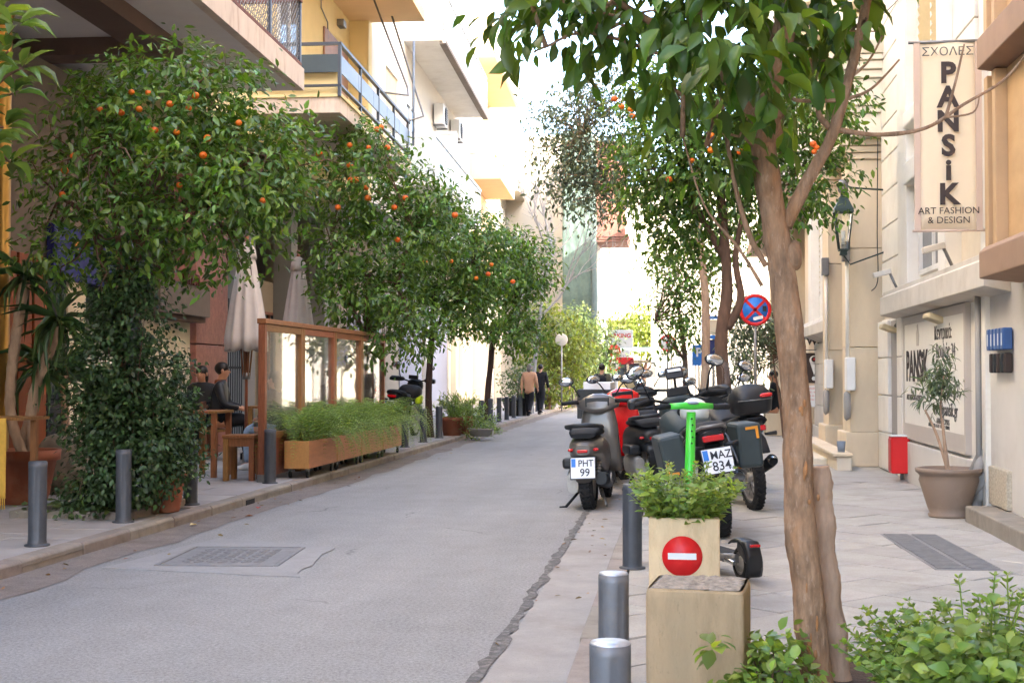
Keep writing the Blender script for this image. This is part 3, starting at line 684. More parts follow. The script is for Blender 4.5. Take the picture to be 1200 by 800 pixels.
nb.add(nv, [(j*13+i, j*13+i+1, (j+1)*13+i+1, (j+1)*13+i) for j in range(39) for i in range(12)], True)
nb.build('netting', M_net, sn, solid=.01)
nb = MB(); nv = []
for j in range(40):
    for i in range(13):
        nv.append((1.27+.035*math.sin(i*1.7+j*.6), -.1+i*.38, 2.6+j*.275))
nb.add(nv, [(j*13+i, j*13+i+1, (j+1)*13+i+1, (j+1)*13+i) for j in range(39) for i in range(12)], True)
nb.build('netting', M_net, sn, solid=.01)
b6 = thing('brown_brick_building', 'brown brick building with a projecting bay behind the green scaffold', 'building', (-4.2, 69, 0))
box('wall', M_farw, b6, -6, 0, 0, 8, 0, 14)
box('bay', M_brick, b6, -.9, 1.5, -.9, 2.6, 8.6, 13.5, .03)
for k in range(3): box('bay_moulding', M_brick, b6, -1.0-.04*k, 1.6+.04*k, -1.0-.04*k, 2.6, 8.3+k*.12, 8.4+k*.12)
for z in (4.6, 9.6, 11.6): pane_window(b6, .0 if z < 8 else 1.5, .4, 1.4, z, z+1.3, fm=M_white)
# ---- building closing the street
be = thing('end_building', 'pale sunlit building closing the far end of the street, with tall windows and a balcony', 'building', (-8, 92, 0))
box('wall', M_farw, be, -8, 22, 0, 8, 0, 14.5)
box('cornice', M_farw, be, -8.2, 22.2, -.35, .1, 14.0, 14.5, .05)
for i in range(7):
    for z in (2.0, 5.6, 10):
        x = -.5+i*2.2; f = MB(); f.bb(x-.62, x+.62, -.06, .02, z-.1, z); f.bb(x-.62, x-.5, -.06, .02, z, z+2.2); f.bb(x+.5, x+.62, -.06, .02, z, z+2.2); f.bb(x-.72, x+.72, -.12, .02, z+2.2, z+2.4)
        w_ = f.build('window', M_farw, be); MB().bb(x-.5, x+.5, -.01, .01, z, z+2.2).build('pane', M_shopcream, w_)
        MB().bb(x-.03, x+.03, -.04, -.011, z, z+2.2).build('mullion', M_farw, w_)
box('balcony_slab', M_farw, be, 1.2, 6.0, -1.1, 0, 5.2, 5.45)
for k in range(25): tube('baluster', M_farw, be, [(1.3+k*.19, -1.02, 5.45), (1.3+k*.19, -1.02, 6.3)], .03, 5)
box('rail', M_farw, be, 1.2, 6.0, -1.08, -.96, 6.3, 6.38)

# ================================================================== RIGHT BUILDINGS (local x: into the building, y along the street)
def rbuild(name, label, y): return thing(name, label, 'building', (3.0, y, 0))
r1 = rbuild('ochre_building', 'near right building with ochre wooden panels above a grey ground floor', 0)
box('ground_wall', M_greywall, r1, 0, 9, -28, 13.45, 0, 2.46)
box('upper_wall', M_ochred, r1, -.03, 9, -28, 12.3, 2.46, 17.5)  # runs unseen behind the camera, extended there to shade the street
MB().prism([(-.36, 2.34), (.0, 2.3), (.0, 2.62), (-.31, 2.62), (-.36, 2.57)], 'y', -28, 12.1).build('ledge', M_ledge, r1, bevel=.01)
MB().prism([(-.36, 4.2), (.0, 4.14), (.0, 4.52), (-.31, 4.52), (-.36, 4.46)], 'y', -28, 12.12).build('ledge', M_ledge, r1, bevel=.01)
for z0, z1 in ((2.62, 4.16), (4.52, 7.0), (7.3, 9.6), (10, 12.4)):
    for k, y in enumerate((12.25, 11.95, 10.5, 9.0, 7.5)): box('panel_post', M_ochred, r1, -.26, -.02, y-.06, y+.06, z0, z1, .008)
    for y0, y1 in ((12.02, 12.18), (10.57, 11.88), (9.07, 10.43), (7.57, 8.93)):
        box('panel', M_ochre, r1, -.16, -.02, y0, y1, z0+.02, z1, .008)
    if z0 > 7: box('ledge', M_ledge, r1, -.36, -.02, -28, 12.1, z1, z1+.28)
box('door_panel', M_greywall, r1, -.025, .01, 9.6, 11.9, .28, 1.16, .006)
box('corner_strip', M_light, r1, -.05, .02, 13.3, 13.44, .1, 2.3, .006)
stp = box('step', M_kerb, r1, -.3, 0, 9, 13.05, .08, .25, .015)
MB().bb(-.05, .01, 12.5, 13.2, .26, .62).build('textured_base', mat('pebble_dash', S(178, 168, 150), .95, var=.35, scale=40, bump=1, bscale=35), r1, bevel=.01)
ic = thing('intercom', 'cluster of blue and brown bell boxes on the grey wall under the ochre panels', 'intercom', (2.99, 12.3, 1.5))
for k in range(5):
    y = .62-k*.135
    MB().bb(-.09, 0, y, y+.1, .22, .42).build('bell_box', mat('bell_blue', S(48, 84, 140), .35, var=.05) if k == 0 else MATS['bell_blue'], ic, .012)
    MB().bb(-.07, 0, y+.01, y+.085, .01, .19).build('bell_box', M_black if k % 2 else M_ink, ic, .012)
    MB().bb(-.094, -.088, y+.03, y+.05, .26, .37).build('label_strip', M_white, ic)
pp = MB()
for k in range(7): pp.tube([(2.9-.04*k*.3+rj.uniform(-.05, .05), 13.5+rj.uniform(-.12, .12), .1+.06*k), (2.92+rj.uniform(-.06, .06), 13.5+rj.uniform(-.1, .1), .22+.08*k), (2.96, 13.46+rj.uniform(-.05, .05), .45+.05*k)], [.035, .05, .02], 7)
tag(pp.build('torn_pipe_lagging', M_greydk), 'torn grey wrapping on the downpipe foot between the two right facades', 'pipe')
dp = tube('downpipe', M_greydk, None, [(2.93, 13.5, .12), (2.93, 13.5, 2.3)], .03, 8); tag(dp, 'thin grey downpipe where the grey wall meets the sign board wall', 'pipe')

r2 = rbuild('cream_school_building', 'cream right building with a sign board, plaster canopy and white pilasters', 13.6)
box('ground_wall', M_light, r2, .02, 9, 0, 6.7, 0, 2.3); box('upper_wall', M_cream, r2, .1, 9, -1.25, 0, 2.62, 17.4)
box('upper_wall', M_cream, r2, .1, 9, 0, 6.7, 2.3, 17.4)
MB().prism([(-.24, 2.3), (.2, 2.2), (.2, 2.62), (-.2, 2.62), (-.2, 2.56), (-.24, 2.54)], 'y', -1.13, 5.1).build('canopy', M_canopy, r2, bevel=.008)
for y in (1.95, 5.3):
    fl = MB().box((-.1, y, 2.13), (.22, .34, .07), (0, R(20), 0)).build('floodlight', M_shut, r2, .02); tube('bracket', M_steel, fl, [(-.02, y, 2.16), (.05, y, 2.24)], .02, 6)
for y in (.9, 4.5):
    fl = MB().box((-.30, y, 2.84), (.24, .08, .07), (0, R(-15), 0)).build('floodlight', M_canopy, r2, .012); tube('bracket', M_steel, fl, [(-.2, y, 2.84), (-.1, y, 2.62)], .018, 6)
box('recess', M_greydk, r2, -.0, .05, 4.95, 5.7, .1, 2.25)
for k in range(4): 
    stone('stone_block', M_light, r2, -.05, .03, 4.55, 4.93, .12+k*.54, .12+k*.54+.525); stone('stone_block', M_light, r2, -.05, .03, 5.72, 6.65, .12+k*.54, .12+k*.54+.525)
box('plinth', M_greywall, r2, -.04, .03, .1, 4.4, .08, .62, .01)
# pilasters and rusticated wall above the canopy
box('pilaster', M_light, r2, .06, .12, .0, .35, 2.62, 16.99)
for y0, y1 in ((1.45, 1.85), (3.9, 4.6)):
    box('pilaster', M_light, r2, -.08, .12, y0, y1, 2.62, 16.99, .01)
for k in range(28):
    z = 2.66+k*.5
    stone('stone_block', M_light, r2, .02, .13, 4.62, 6.66, z, z+.485); 
    if z > 4.6: stone('stone_block', M_light, r2, .02, .13, .37, 1.43, z, z+.485)
for z0, z1, sh in ((2.75, 3.9, None), (5.0, 7.4, M_shut), (9, 11.4, M_shut)):
    pane_window(r2, .09, 2.0, 3.75, z0, z1, fm=M_light, pm=M_pane, n=2, shut=sh, out=-1)
    box('lintel', M_light, r2, -.12, .12, 1.86, 3.9, z1+.02, z1+.3, .02)
box('sill', M_light, r2, -.12, .12, 1.86, 3.9, 4.65, 4.85, .02)
box('cornice', M_cream, r2, -.4, .2, -.05, 6.75, 17.0, 17.6, .05)
# sign board
sb = thing('sign_board', 'large cream wall board lettered with a school name, address and phone number', 'sign', (2.962, 14.3, 0))
box('board', M_board, sb, 0, .055, 0.001, 3.659, .861, 2.139)
box('board_border', M_boardg, sb, -.005, .06, 3.66, 3.78, .66, 2.24); box('board_border', M_boardg, sb, -.005, .06, -.06, 0.0, .66, 2.24)
box('board_border', M_boardg, sb, -.005, .06, .0, 3.66, 2.14, 2.24); box('board_border', M_boardg, sb, -.005, .06, .0, 3.66, .66, .86)
RB = (R(90), 0, R(-90))
def btext(s, y, z, size, m=M_ink, bold=0, al='LEFT', sx=1): return fontobj('lettering', s, size, m, sb, (-.004, y, z), RB, bold, al, .002, sx)
btext('PANSiK', 3.52, 1.58, .53, M_ink, .016, sx=.86)
btext('®', 1.72, 1.78, .1)
btext('Κεντρικά:', 1.6, 1.96, .22, M_inkg); btext('Βουλής 34', 1.5, 1.75, .22, M_inkg)
btext('pansik.gr', 1.6, 1.53, .23, M_inkg); btext('210 3222080-2-3', 1.66, 1.31, .2, M_inkg); btext('info@pansik.gr', 1.66, 1.1, .22, M_inkg)
btext('ATHENS - CYPRUS', 1.5, .98-.02, .09, M_inkg); btext('ART FASHION & DESIGN', 3.5, 1.2, .1, M_inkg); btext('ΑΘΗΝΑ · ΒΕΡΟΙΑ · ΝΑΞΟΣ · ΠΕΙΡΑΙΑΣ · ΚΥΠΡΟΣ', 2.0, .9, .055, M_inkg)
MB().prism([(0, 1.85), (.14, 1.85), (.16, 2.0), (.1, 2.06), (.12, 2.1), (.05, 2.12), (.02, 2.05), (-.03, 1.98)], 'x', -.006, 0).build('emblem', M_boardg, sb).location = (0, 2.62, 0)
# banner hanging across the pavement
bn = thing('banner', 'vertical cream banner with a brown school name hanging from the right facade', 'banner', (2.37, 13.72, 4.84))
bw, bh = .66, 1.9
nvx = []
for j in range(13):
    for i in range(7): nvx.append((-.33+i*.11, .012*math.sin(i*1.3+j*.35), -j*bh/12))
MB().add([(x+.33, y, z) for x, y, z in nvx], [(j*7+i, j*7+i+1, (j+1)*7+i+1, (j+1)*7+i) for j in range(12) for i in range(6)], True).build('cloth', M_banner, bn, solid=.004)
for x in (.0, .6): box('hem', M_bannerh, bn, x, x+.06, -.02, -.0, -bh, 0)
tube('rod', M_steel, bn, [(-.05, 0, .01), (.75, 0, .01)], .016, 8); tube('rod', M_bannerh, bn, [(-.02, 0, -bh), (.7, 0, -bh)], .014, 8)
FB = (R(90), 0, 0)
def ntext(s, z, size, bold=0, sx=1, m=M_ink, dx=0): return fontobj('lettering', s, size, m, bn, (.33+dx, -.03, z), FB, bold, 'CENTER', .002, sx)
ntext('ΣΧΟΛΕΣ', -.1, .12, 0, 1.05, M_inkg)
for k, ch in enumerate('PANSiK'): ntext(ch, -.32-k*.245, .29, .011, 1.0)
ntext('ART FASHION', -1.705, .095, 0, 1, M_ink); ntext('& DESIGN', -1.8, .095, 0, 1, M_ink)
# red fire box
rb = thing('fire_hose_box', 'red metal box fixed low on the cream wall behind the potted oleander', 'box', (2.86, 17.9, .2))
box('case', M_red, rb, -.11, .14, -.14, .14, 0, .56, .02); box('case_lid', M_white, rb, -.12, .14, -.15, .15, .562, .58, .006)
box('door', mat('box_red_dark', S(170, 26, 30), .45, var=.08), rb, -.118, -.108, -.12, .12, .04, .52, .01)
rb.scale = (.95, .9, .86); tube('pipe', M_steel, rb, [(.05, 0, -.1), (.05, 0, 0)], .025, 8)

r3 = rbuild('portal_building', 'ornate marble portal with piers, entablature and steps on the right side', 20.3)
box('wall', M_cream, r3, .1, 9, 0, 5.2, 0, 17.5)
box('door_recess', M_dark, r3, .02, .12, 1.4, 2.9, .4, 4.3)
for y0, y1 in ((.25, 1.15), (3.1, 4.0)):
    for z0, z1 in ((.62, 1.9), (1.91, 3.4), (3.41, 4.75)): stone('pier_block', M_marble, r3, -.42, .1, y0, y1, z0, z1, .008)
    box('pier_base', M_marble, r3, -.5, .1, y0-.07, y1+.07, .1, .62, .02)
    for k in range(3): box('capital', M_marble, r3, -.45-.05*k, .1, y0-.04-.04*k, y1+.04+.04*k, 4.76+.1*k, 4.85+.1*k, .012)
for k, (z0, z1, d) in enumerate(((5.06, 5.4, .44), (5.41, 5.5, .52), (5.51, 5.9, .46), (5.91, 6.02, .6), (6.03, 6.15, .7), (6.16, 6.24, .78))): box('entablature', M_cream, r3, -d, .1, -.05-.05*k, 4.35+.05*k, z0, z1, .012)
for k in range(12): box('dentil', M_cream, r3, -.6, -.5, .05+k*.36, .25+k*.36, 5.8, 5.89)
MB().prism([(-.35, 6.25), (4.65, 6.25), (2.15, 7.35)], 'x', -.55, .1).build('pediment', M_cream, r3, bevel=.03)
for sgn in (1, -1):
    a = R(23.7)*sgn; MB().box((-.32, 2.15-sgn*1.25, 6.9), (.85, 2.75, .2), (a, 0, 0)).build('raking_cornice', M_cream, r3, .02)
box('attic', M_cream, r3, -.2, .1, .2, 4.1, 7.5, 9.4, .02); box('cornice', M_cream, r3, -.5, .1, 0, 4.3, 9.4, 9.7, .03)
for y in (.5, 3.3): pane_window(r3, .08, y, y+.9, 7.7, 9.2, fm=M_cream, n=2, out=-1)
box('step', M_cream, r3, -.72, -.5, -.6, 4.4, .08, .3, .02); box('step', M_marble, r3, -.78, -.5, -.65, 4.45, .302, .35, .01); box('step', M_cream, r3, -1.0, -.72, .6, 5.6, .08, .2, .02)
for y in (.1, 2.95):
    mtr = MB().bb(-.5, -.36, y-.06, y+.16, 1.25, 1.75).build('meter_box', M_white, r3, .02)
    MB().lathe([(.001, 0), (.1, 0), (.12, .03), (.1, .09), (.001, .1)], 18, Matrix.Scale(1.9, 4, (0, 0, 1)) @ RX90).build('meter_dome', M_greydk, r3).location = (-.52, y+.05, 1.02)
    tube('conduit', M_light, r3, [(-.46, y+.1, 1.75), (-.46, y+.1, 3.2)], .03, 6)
    MB().bb(-.54, -.42, y, y+.14, 3.2, 3.5).build('lamp_bracket', M_steel, r3, .01)
cupn = MB().lathe([(.001, 0), (.05, 0), (.065, .16), (.06, .16), (.048, .01)], 16).build('paper_cup', M_bluegrey); cupn.location = (2.38, 20.0, .35); tag(cupn, 'pale blue paper cup left on the marble portal step', 'cup')

r4 = rbuild('shuttered_building', 'right building beyond the portal with a plaster canopy over a narrow doorway', 25.5)
box('wall', M_light, r4, .05, 9, 0, 5.0, 0, 17.5)
MB().prism([(-.3, 2.3), (.1, 2.15), (.1, 2.6), (-.24, 2.6), (-.3, 2.5)], 'y', -.3, 4.4).build('canopy', M_canopy, r4, bevel=.01)
for k in range(4):
    for y0, y1 in ((.0, .9), (2.3, 4.3)): stone('stone_block', M_greywall, r4, -.03, .06, y0, y1, .4+k*.44, .4+k*.44+.43)
box('door_frame', M_marble, r4, -.04, .06, 1.0, 1.2, .1, 2.15, .01); box('door_frame', M_marble, r4, -.04, .06, 2.0, 2.2, .1, 2.15, .01); box('door', M_ledge, r4, .0, .06, 1.2, 2.0, .1, 2.1)
box('plinth', M_greywall, r4, -.06, .06, 0, 4.4, .08, .39, .01)
for y0, y1 in ((.0, .4), (1.7, 2.1), (3.9, 4.6)): box('pilaster', M_light, r4, -.12, .06, y0, y1, 2.62, 14.6, .01)
for z0, z1 in ((3.1, 4.9), (6.4, 8.6), (10, 12.2)):
    for y in (.6, 2.5): pane_window(r4, .045, y, y+.95, z0, z1, fm=M_light, shut=M_shut, out=-1)
    box('string_course', M_light, r4, -.2, .06, -.05, 5, z1+.5, z1+.75, .02)
bk = MB(); pf = []
for k in range(15): a = math.pi*k/14; pf.append((.3-1.35*math.sin(a), 2.4+1.6*math.cos(a)))
for z0, z1, sc_ in ((8.3, 8.6, .62), (8.6, 8.9, .78), (8.9, 9.2, .92), (9.2, 9.35, 1.0)): bk.prism([(.3+(x-.3)*sc_, 2.4+(y-2.4)*sc_) for x, y in pf], 'z', z0, z1-.003)
bk.build('balcony_corbel', M_cream, r4, bevel=.02)
bk = MB(); bk.prism(pf, 'z', 9.36, 10.3); bk.build('balcony_parapet', M_marble, r4)
# small signs on that facade
es = thing('pin_sign', 'black sign with a white map pin and red dot beyond the canopy', 'sign', (2.76, 29.6, 0))
box('board', M_ink, es, 0, .3, 0, .05, 1.3, 1.96); 
pin = MB(); pin.lathe([(.001, 0), (.1, 0), (.1, .008), (.001, .008)], 20, Matrix.Translation((.19, -.002, 1.8)) @ Matrix.Rotation(R(90), 4, 'X')); pin.prism([(.1, 1.76), (.28, 1.76), (.19, 1.47)], 'y', -.009, -.001); pin.lathe([(.001, 0), (.05, 0), (.05, .008), (.001, .008)], 16, Matrix.Translation((.19, -.002, 1.4)) @ Matrix.Rotation(R(90), 4, 'X'))
pin.build('pin', M_white, es)
MB().lathe([(.001, 0), (.06, 0), (.06, .008), (.001, .008)], 16, Matrix.Translation((.19, -.012, 1.82)) @ Matrix.Rotation(R(90), 4, 'X')).build('dot', M_ink, es)
MB().lathe([(.001, 0), (.026, 0), (.026, .008), (.001, .008)], 16, Matrix.Translation((.19, -.022, 1.82)) @ Matrix.Rotation(R(90), 4, 'X')).build('dot', M_red, es)
ns = thing('notice_board', 'white notice with small print under the black pin sign', 'sign', (2.74, 29.61, 0)); box('board', M_white, ns, 0, .33, 0, .03, .78, 1.25)
for k in range(4): fontobj('lettering', ('ΩΡΑΡΙΟ', '10 - 18', 'ΣΑΒ 10 - 15', 'ΕΙΣΟΔΟΣ 1ος ΟΡΟΦΟΣ')[k], .05, M_red, ns, (.17, -.004, 1.18-k*.08), FB)
ws = thing('ring_sign', 'square ring wall sign with a black W under the end of the canopy', 'sign', (2.72, 29.3, 2.2))
q = MB(); q.tube([(0, 0, -.14), (0, 0, .14), (.03, 0, .18), (.26, 0, .18), (.29, 0, .14), (.29, 0, -.14), (.26, 0, -.18), (.03, 0, -.18), (0, 0, -.14)], .012, 6); q.build('ring', M_inkg, ws); fontobj('lettering', 'W', .22, M_ink, ws, (.16, 0, 0), FB, .006, ext=.01)

r5 = rbuild('tan_office_building', 'tan right building with an overhanging upper floor and square columns', 30.5)
box('wall', M_beige, r5, 1.4, 9, 0, 15, 0, 5.5); box('upper_wall', M_ywhite, r5, -.2, 9, .3, 15, 5.6, 17.5)
for y in (1.0, 5.2, 9.4, 13.6): box('column', M_marble, r5, .02, .75, y, y+.8, .1, 5.6, .01)
box('eave', M_ledge, r5, -.7, 1, .2, 15, 5.45, 5.75, .02)
box('shop_front', M_pane, r5, 1.3, 1.4, .6, 14.5, .5, 3.4); box('shop_fascia', M_marble, r5, 1.1, 1.4, .4, 14.8, 3.4, 4.2, .02)
for k in range(5):
    y = 1.2+k*2.8
    for z in (6.6, 10, 13): pane_window(r5, -.2, y, y+1.6, z, z+1.6, fm=M_white, n=2, out=-1)
for k in range(3): box('louvre', M_light, r5, -.75, -.2, 1.2, 4.2, 6.1+k*.28, 6.25+k*.28, .02)
box('balcony_slab', M_light, r5, -1.1, -.2, 6, 11, 8.8, 9.05)
for k in range(11): tube('rail_bar', M_red, r5, [(-1.05, 6+k*.5, 9.05), (-1.05, 6+k*.5, 9.9)], .02, 5)
tube('rail', M_red, r5, [(-1.05, 6, 9.9), (-1.05, 11, 9.9)], .03, 5)
r6 = thing('white_corner_building', 'sunlit white building whose corner closes the right side far down the street', 'building', (-1.05, 57, 0))
box('wall', M_farw, r6, 0, 12, 0, 10, 0, 9.6); box('corner_pilaster', M_farw, r6, -.12, .5, -.12, .6, 0, 9.4, .02); box('cornice', M_farw, r6, -.3, 12, -.3, 10, 9.6, 10, .03)
for x in (.9, 3.2, 5.5):
    f = MB(); f.bb(x-.1, x, -.05, .02, .1, 2.5); f.bb(x+.9, x+1, -.05, .02, .1, 2.5); f.bb(x-.1, x+1, -.05, .02, 2.5, 2.65); w_ = f.build('window', M_farw, r6); MB().bb(x, x+.9, -.01, .01, .1, 2.5).build('pane', M_greydk, w_)

def cable(label, pts, r=.008): q = MB().tube(smoothpath(pts, 6), r, 5).build('cable', M_black); tag(q, label, 'cable')

so = sheet('tree_pit', M_soil, -.05, 1.8, 5.2, 6.9, .088)
# ================================================================== FOLIAGE TOOLS
def nrm(a): return a/np.maximum(np.linalg.norm(a, axis=-1, keepdims=True), 1e-9)
LEAF_T = {  # (along, across, up) template rings; faces as quads
    'simple': (np.array([(0, 0, 0), (.33, .5, .06), (.72, .36, .03), (1, 0, -.06), (.72, -.36, .03), (.33, -.5, .06)]), [(0, 1, 2, 3), (0, 3, 4, 5)]),
    'full': (np.array([(0, 0, 0), (.18, .30, .05), (.42, .5, .08), (.72, .36, .03), (1, 0, -.16), (.72, -.36, .03), (.42, -.5, .08), (.18, -.30, .05), (.22, 0, 0), (.45, 0, .0), (.74, 0, -.05)]),
             [(0, 8, 7), (0, 1, 8), (8, 1, 2, 9), (9, 2, 3, 10), (10, 3, 4), (7, 8, 9, 6), (6, 9, 10, 5), (5, 10, 4)]),
    'blade': (np.array([(0, .5, 0), (.3, .55, .05), (.65, .4, .0), (1, 0, -.22), (.65, -.4, .0), (.3, -.55, .05), (0, -.5, 0), (.3, 0, .0), (.65, 0, -.05)]), [(0, 1, 7, 6), (6, 7, 5), (1, 2, 8, 7), (7, 8, 4, 5), (2, 3, 8), (8, 3, 4)]),
}
def leaves_mesh(name, base, d, up, L, W, kind='simple', curl=1.0):
    T, F = LEAF_T[kind]; n = len(base); k = len(T)
    d = nrm(d); side = nrm(np.cross(d, up)); nn = np.cross(side, d)
    L = np.broadcast_to(np.asarray(L, float), (n,)); W = np.broadcast_to(np.asarray(W, float), (n,))
    P = base[:, None, :]+d[:, None, :]*(T[None, :, 0:1]*L[:, None, None])+side[:, None, :]*(T[None, :, 1:2]*W[:, None, None])+nn[:, None, :]*(T[None, :, 2:3]*L[:, None, None]*curl)
    v = P.reshape(-1, 3)
    loops = np.concatenate([np.concatenate([np.array(f)[None, :]+np.arange(n)[:, None]*k for f in [f]], 1).reshape(n, -1) for f in F], 1)
    sizes = [len(f) for f in F]; tot = np.tile(np.array(sizes), n)
    me = bpy.data.meshes.new(name)
    me.vertices.add(len(v)); me.vertices.foreach_set('co', v.astype(np.float32).ravel())
    me.loops.add(loops.size); me.loops.foreach_set('vertex_index', loops.astype(np.int32).ravel())
    me.polygons.add(len(tot)); st = np.concatenate([[0], np.cumsum(tot)[:-1]]); me.polygons.foreach_set('loop_start', st.astype(np.int32))
    me.update(calc_edges=True); me.validate()
    return me
def blob_leaves(rng, blobs, ncl, per, spread, droop=.3, shell=.55, facing=.5):
    """leaf bases, directions and normals clustered on twigs through the blobs' volume"""
    B = np.array(blobs, float); vol = B[:, 3]*B[:, 4]*B[:, 5]; idx = rng.choice(len(B), ncl, p=vol**.8/(vol**.8).sum())
    q = nrm(rng.normal(size=(ncl, 3))); lump = 1+.22*np.sin(q[:, 0]*5+idx)*np.sin(q[:, 1]*6+1.3*idx)+.14*np.sin(q[:, 2]*9+q[:, 0]*7)
    r = (shell+(1-shell)*rng.random(ncl)**.6)*lump
    C = B[idx, :3]+q*r[:, None]*B[idx, 3:6]
    out = nrm(q/B[idx, 3:6]+rng.normal(size=(ncl, 3))*.45); out[:, 2] -= droop*.35
    out = nrm(out)
    base = []; dirs = []; ups = []
    t = rng.random((ncl, per)); tw = C[:, None, :]+out[:, None, :]*(t[..., None]-.3)*spread[0]+rng.normal(size=(ncl, per, 3))*spread[1]
    ang = rng.random((ncl, per))*6.283
    a1 = nrm(np.cross(out, np.array([.13, .21, 1.]))); a2 = np.cross(out, a1)
    ra = a1[:, None, :]*np.cos(ang)[..., None]+a2[:, None, :]*np.sin(ang)[..., None]
    d = nrm(out[:, None, :]*.55+ra*.8+rng.normal(size=ra.shape)*.25+np.array([0, 0, -droop]))
    up = nrm(np.array([0, 0, 1.])+rng.normal(size=ra.shape)*.35+out[:, None, :]*facing)
    return tw.reshape(-1, 3), d.reshape(-1, 3), up.reshape(-1, 3), C, out
def single_leaves(parent, base, d, up, L, W, m, kind='full', name='leaf'):
    me = leaves_mesh(name, np.zeros((1, 3)), np.array([[0., 1, 0]]), np.array([[0., 0, 1]]), 1.0, W/L, kind); me.materials.append(m)
    me2 = leaves_mesh(name, np.zeros((1, 3)), np.array([[0., 1, .0]]), np.array([[0., 0, 1]]), 1.0, W/L*1.15, kind, 2.2); me2.materials.append(m)
    for i in range(len(base)):
        o = bpy.data.objects.new(name, me if i % 2 else me2); COL.objects.link(o); o.parent = parent
        y = Vector(d[i]).normalized(); x = y.cross(Vector(up[i])).normalized(); z = x.cross(y); s = L*rnd.uniform(.75, 1.2)
        M = Matrix((x, y, z)).transposed().to_4x4(); M.translation = Vector(base[i]); o.matrix_basis = M @ Matrix.Diagonal((s, s, s, 1))
def pick_near(parent_loc, base, k, n_keep=300, fac=.6):
    """indices of the leaves nearest the camera (and a random share of the next)"""
    P = base+np.array(parent_loc); dist = np.linalg.norm(P-np.array([0, 0, 1.5]), axis=1)
    o = np.argsort(dist)
    return o[:n_keep], o[n_keep:]
def smoothpath(pts, n=4):
    P = [Vector(p) for p in pts]; out = []
    for i in range(len(P)-1):
        p0, p1, p2, p3 = P[max(i-1, 0)], P[i], P[i+1], P[min(i+2, len(P)-1)]
        for k in range(n):
            t = k/n; out.append(.5*((2*p1)+(p2-p0)*t+(2*p0-5*p1+4*p2-p3)*t*t+(3*p1-p0-3*p2+p3)*t**3))
    return out+[P[-1]]
def limb(mb, pts, r0, r1, n=10, knob=.06, seed=0):
    p = smoothpath(pts, 5); k = len(p); q = random.Random(seed)
    mb.tube(p, [(r0+(r1-r0)*i/(k-1))*(1+q.uniform(-knob, knob)) for i in range(k)], n)
def fruit(parent, pts, r=.035, m=None):
    me = MB().sphere((0, 0, 0), 1, 14, 9, f=lambda p: p*(1-.05*abs(p.z)**3)).mesh('orange'); me.materials.append(m or M_fruit)
    for p in pts:
        o = bpy.data.objects.new('orange', me); COL.objects.link(o); o.parent = parent; o.location = p; s = r*rnd.uniform(.85, 1.15); o.scale = (s, s, s*.94)
def tree(label, loc, blobs, limbs, ncl, per, leaf, LW, m, mo=None, bark=None, singles=0, oranges=(), seed=1, droop=.35, name='orange_tree', group=None, shell=.5, spread=(.35, .05), twigs=40, fr=.037, cat='tree'):
    rng = np.random.default_rng(seed)
    t = thing(name, label, cat, loc, (0, 0, 0), group)
    tb = MB()
    for i, (pts, r0, r1) in enumerate(limbs): limb(tb, pts, r0, r1, 12 if i == 0 else 8, seed=seed+i)
    base, d, up, C, out = blob_leaves(rng, blobs, ncl, per, spread, droop, shell)
    if bark is M_barkn:
        tb = MB(); from mathutils import noise as mn
        for i, (pts, r0, r1) in enumerate(limbs):
            p = smoothpath(pts, 14 if i < 3 else 6); k = len(p); n = 30 if i == 0 else 14
            v0 = len(tb.v); tb.tube(p, [r0+(r1-r0)*(j/(k-1))**.8 for j in range(k)], n)
            for j in range(k*n):
                c = p[j//n]; v = Vector(tb.v[v0+j]); dv = v-c; r_ = r0+(r1-r0)*(j//n)/(k-1)
                f = 1+.16*mn.noise(Vector((v.x*9, v.y*9, v.z*3.5)))+.10*mn.noise(Vector((v.x*38, v.y*38, v.z*8)))+.06*mn.noise(Vector((v.x*80, v.y*80, v.z*30)))
                tb.v[v0+j] = tuple(c+dv*f)
        for px, py, r in ((893, 148, .085), (902, 130, .06), (928, 300, .05), (938, 470, .03), (920, 395, .035), (943, 610, .03)):
            c = Vector(rel(PY(px, py, 6.15), loc)); v0 = len(tb.v); tb.sphere(c, (r, r, r*1.3), 18, 12)
            for j in range(v0, len(tb.v)): v = Vector(tb.v[j]); tb.v[j] = tuple(c+(v-c)*(1+.3*mn.noise(v*22)))
    tb.build('trunk', bark or M_bark, t)
    tips = [p for pts, a, b_ in limbs[1:] for p in pts[1:]] or [limbs[0][0][-1]]
    tw = MB()
    for i in rng.choice(len(C), min(twigs, len(C)), replace=False):
        c = Vector(C[i]); a = min((Vector(p) for p in tips), key=lambda p: (p-c).length)
        mid = a.lerp(c, .5)+Vector(rng.normal(size=3)*.07)
        tw.tube([a, mid, c, c+Vector(out[i])*spread[0]*.6], [.014, .010, .006, .003], 5, caps=False)
    if twigs: tw.build('twigs', bark or M_bark, t)
    crown = bpy.data.objects.new('crown', None); 
    if singles:
        s, r = pick_near(loc, base, singles, singles)
        single_leaves(t, base[s], d[s], up[s], LW[0], LW[1], mo, 'full')
    else: r = np.arange(len(base))
    Ls = LW[0]*rng.uniform(.5, 1.25, len(r))
    me = leaves_mesh('crown', base[r], d[r], up[r], Ls, Ls*LW[1]/LW[0], leaf); me.materials.append(m)
    o = mesh_obj('crown', me, m, t)
    if singles: o['kind'] = 'stuff'
    bpy.data.objects.remove(crown)
    if oranges: fruit(t, oranges, fr)
    return t
def rel(p, loc): return tuple(Vector(p)-Vector(loc))
def at(px, py, Y, loc): return rel(PY(px, py, Y), loc)

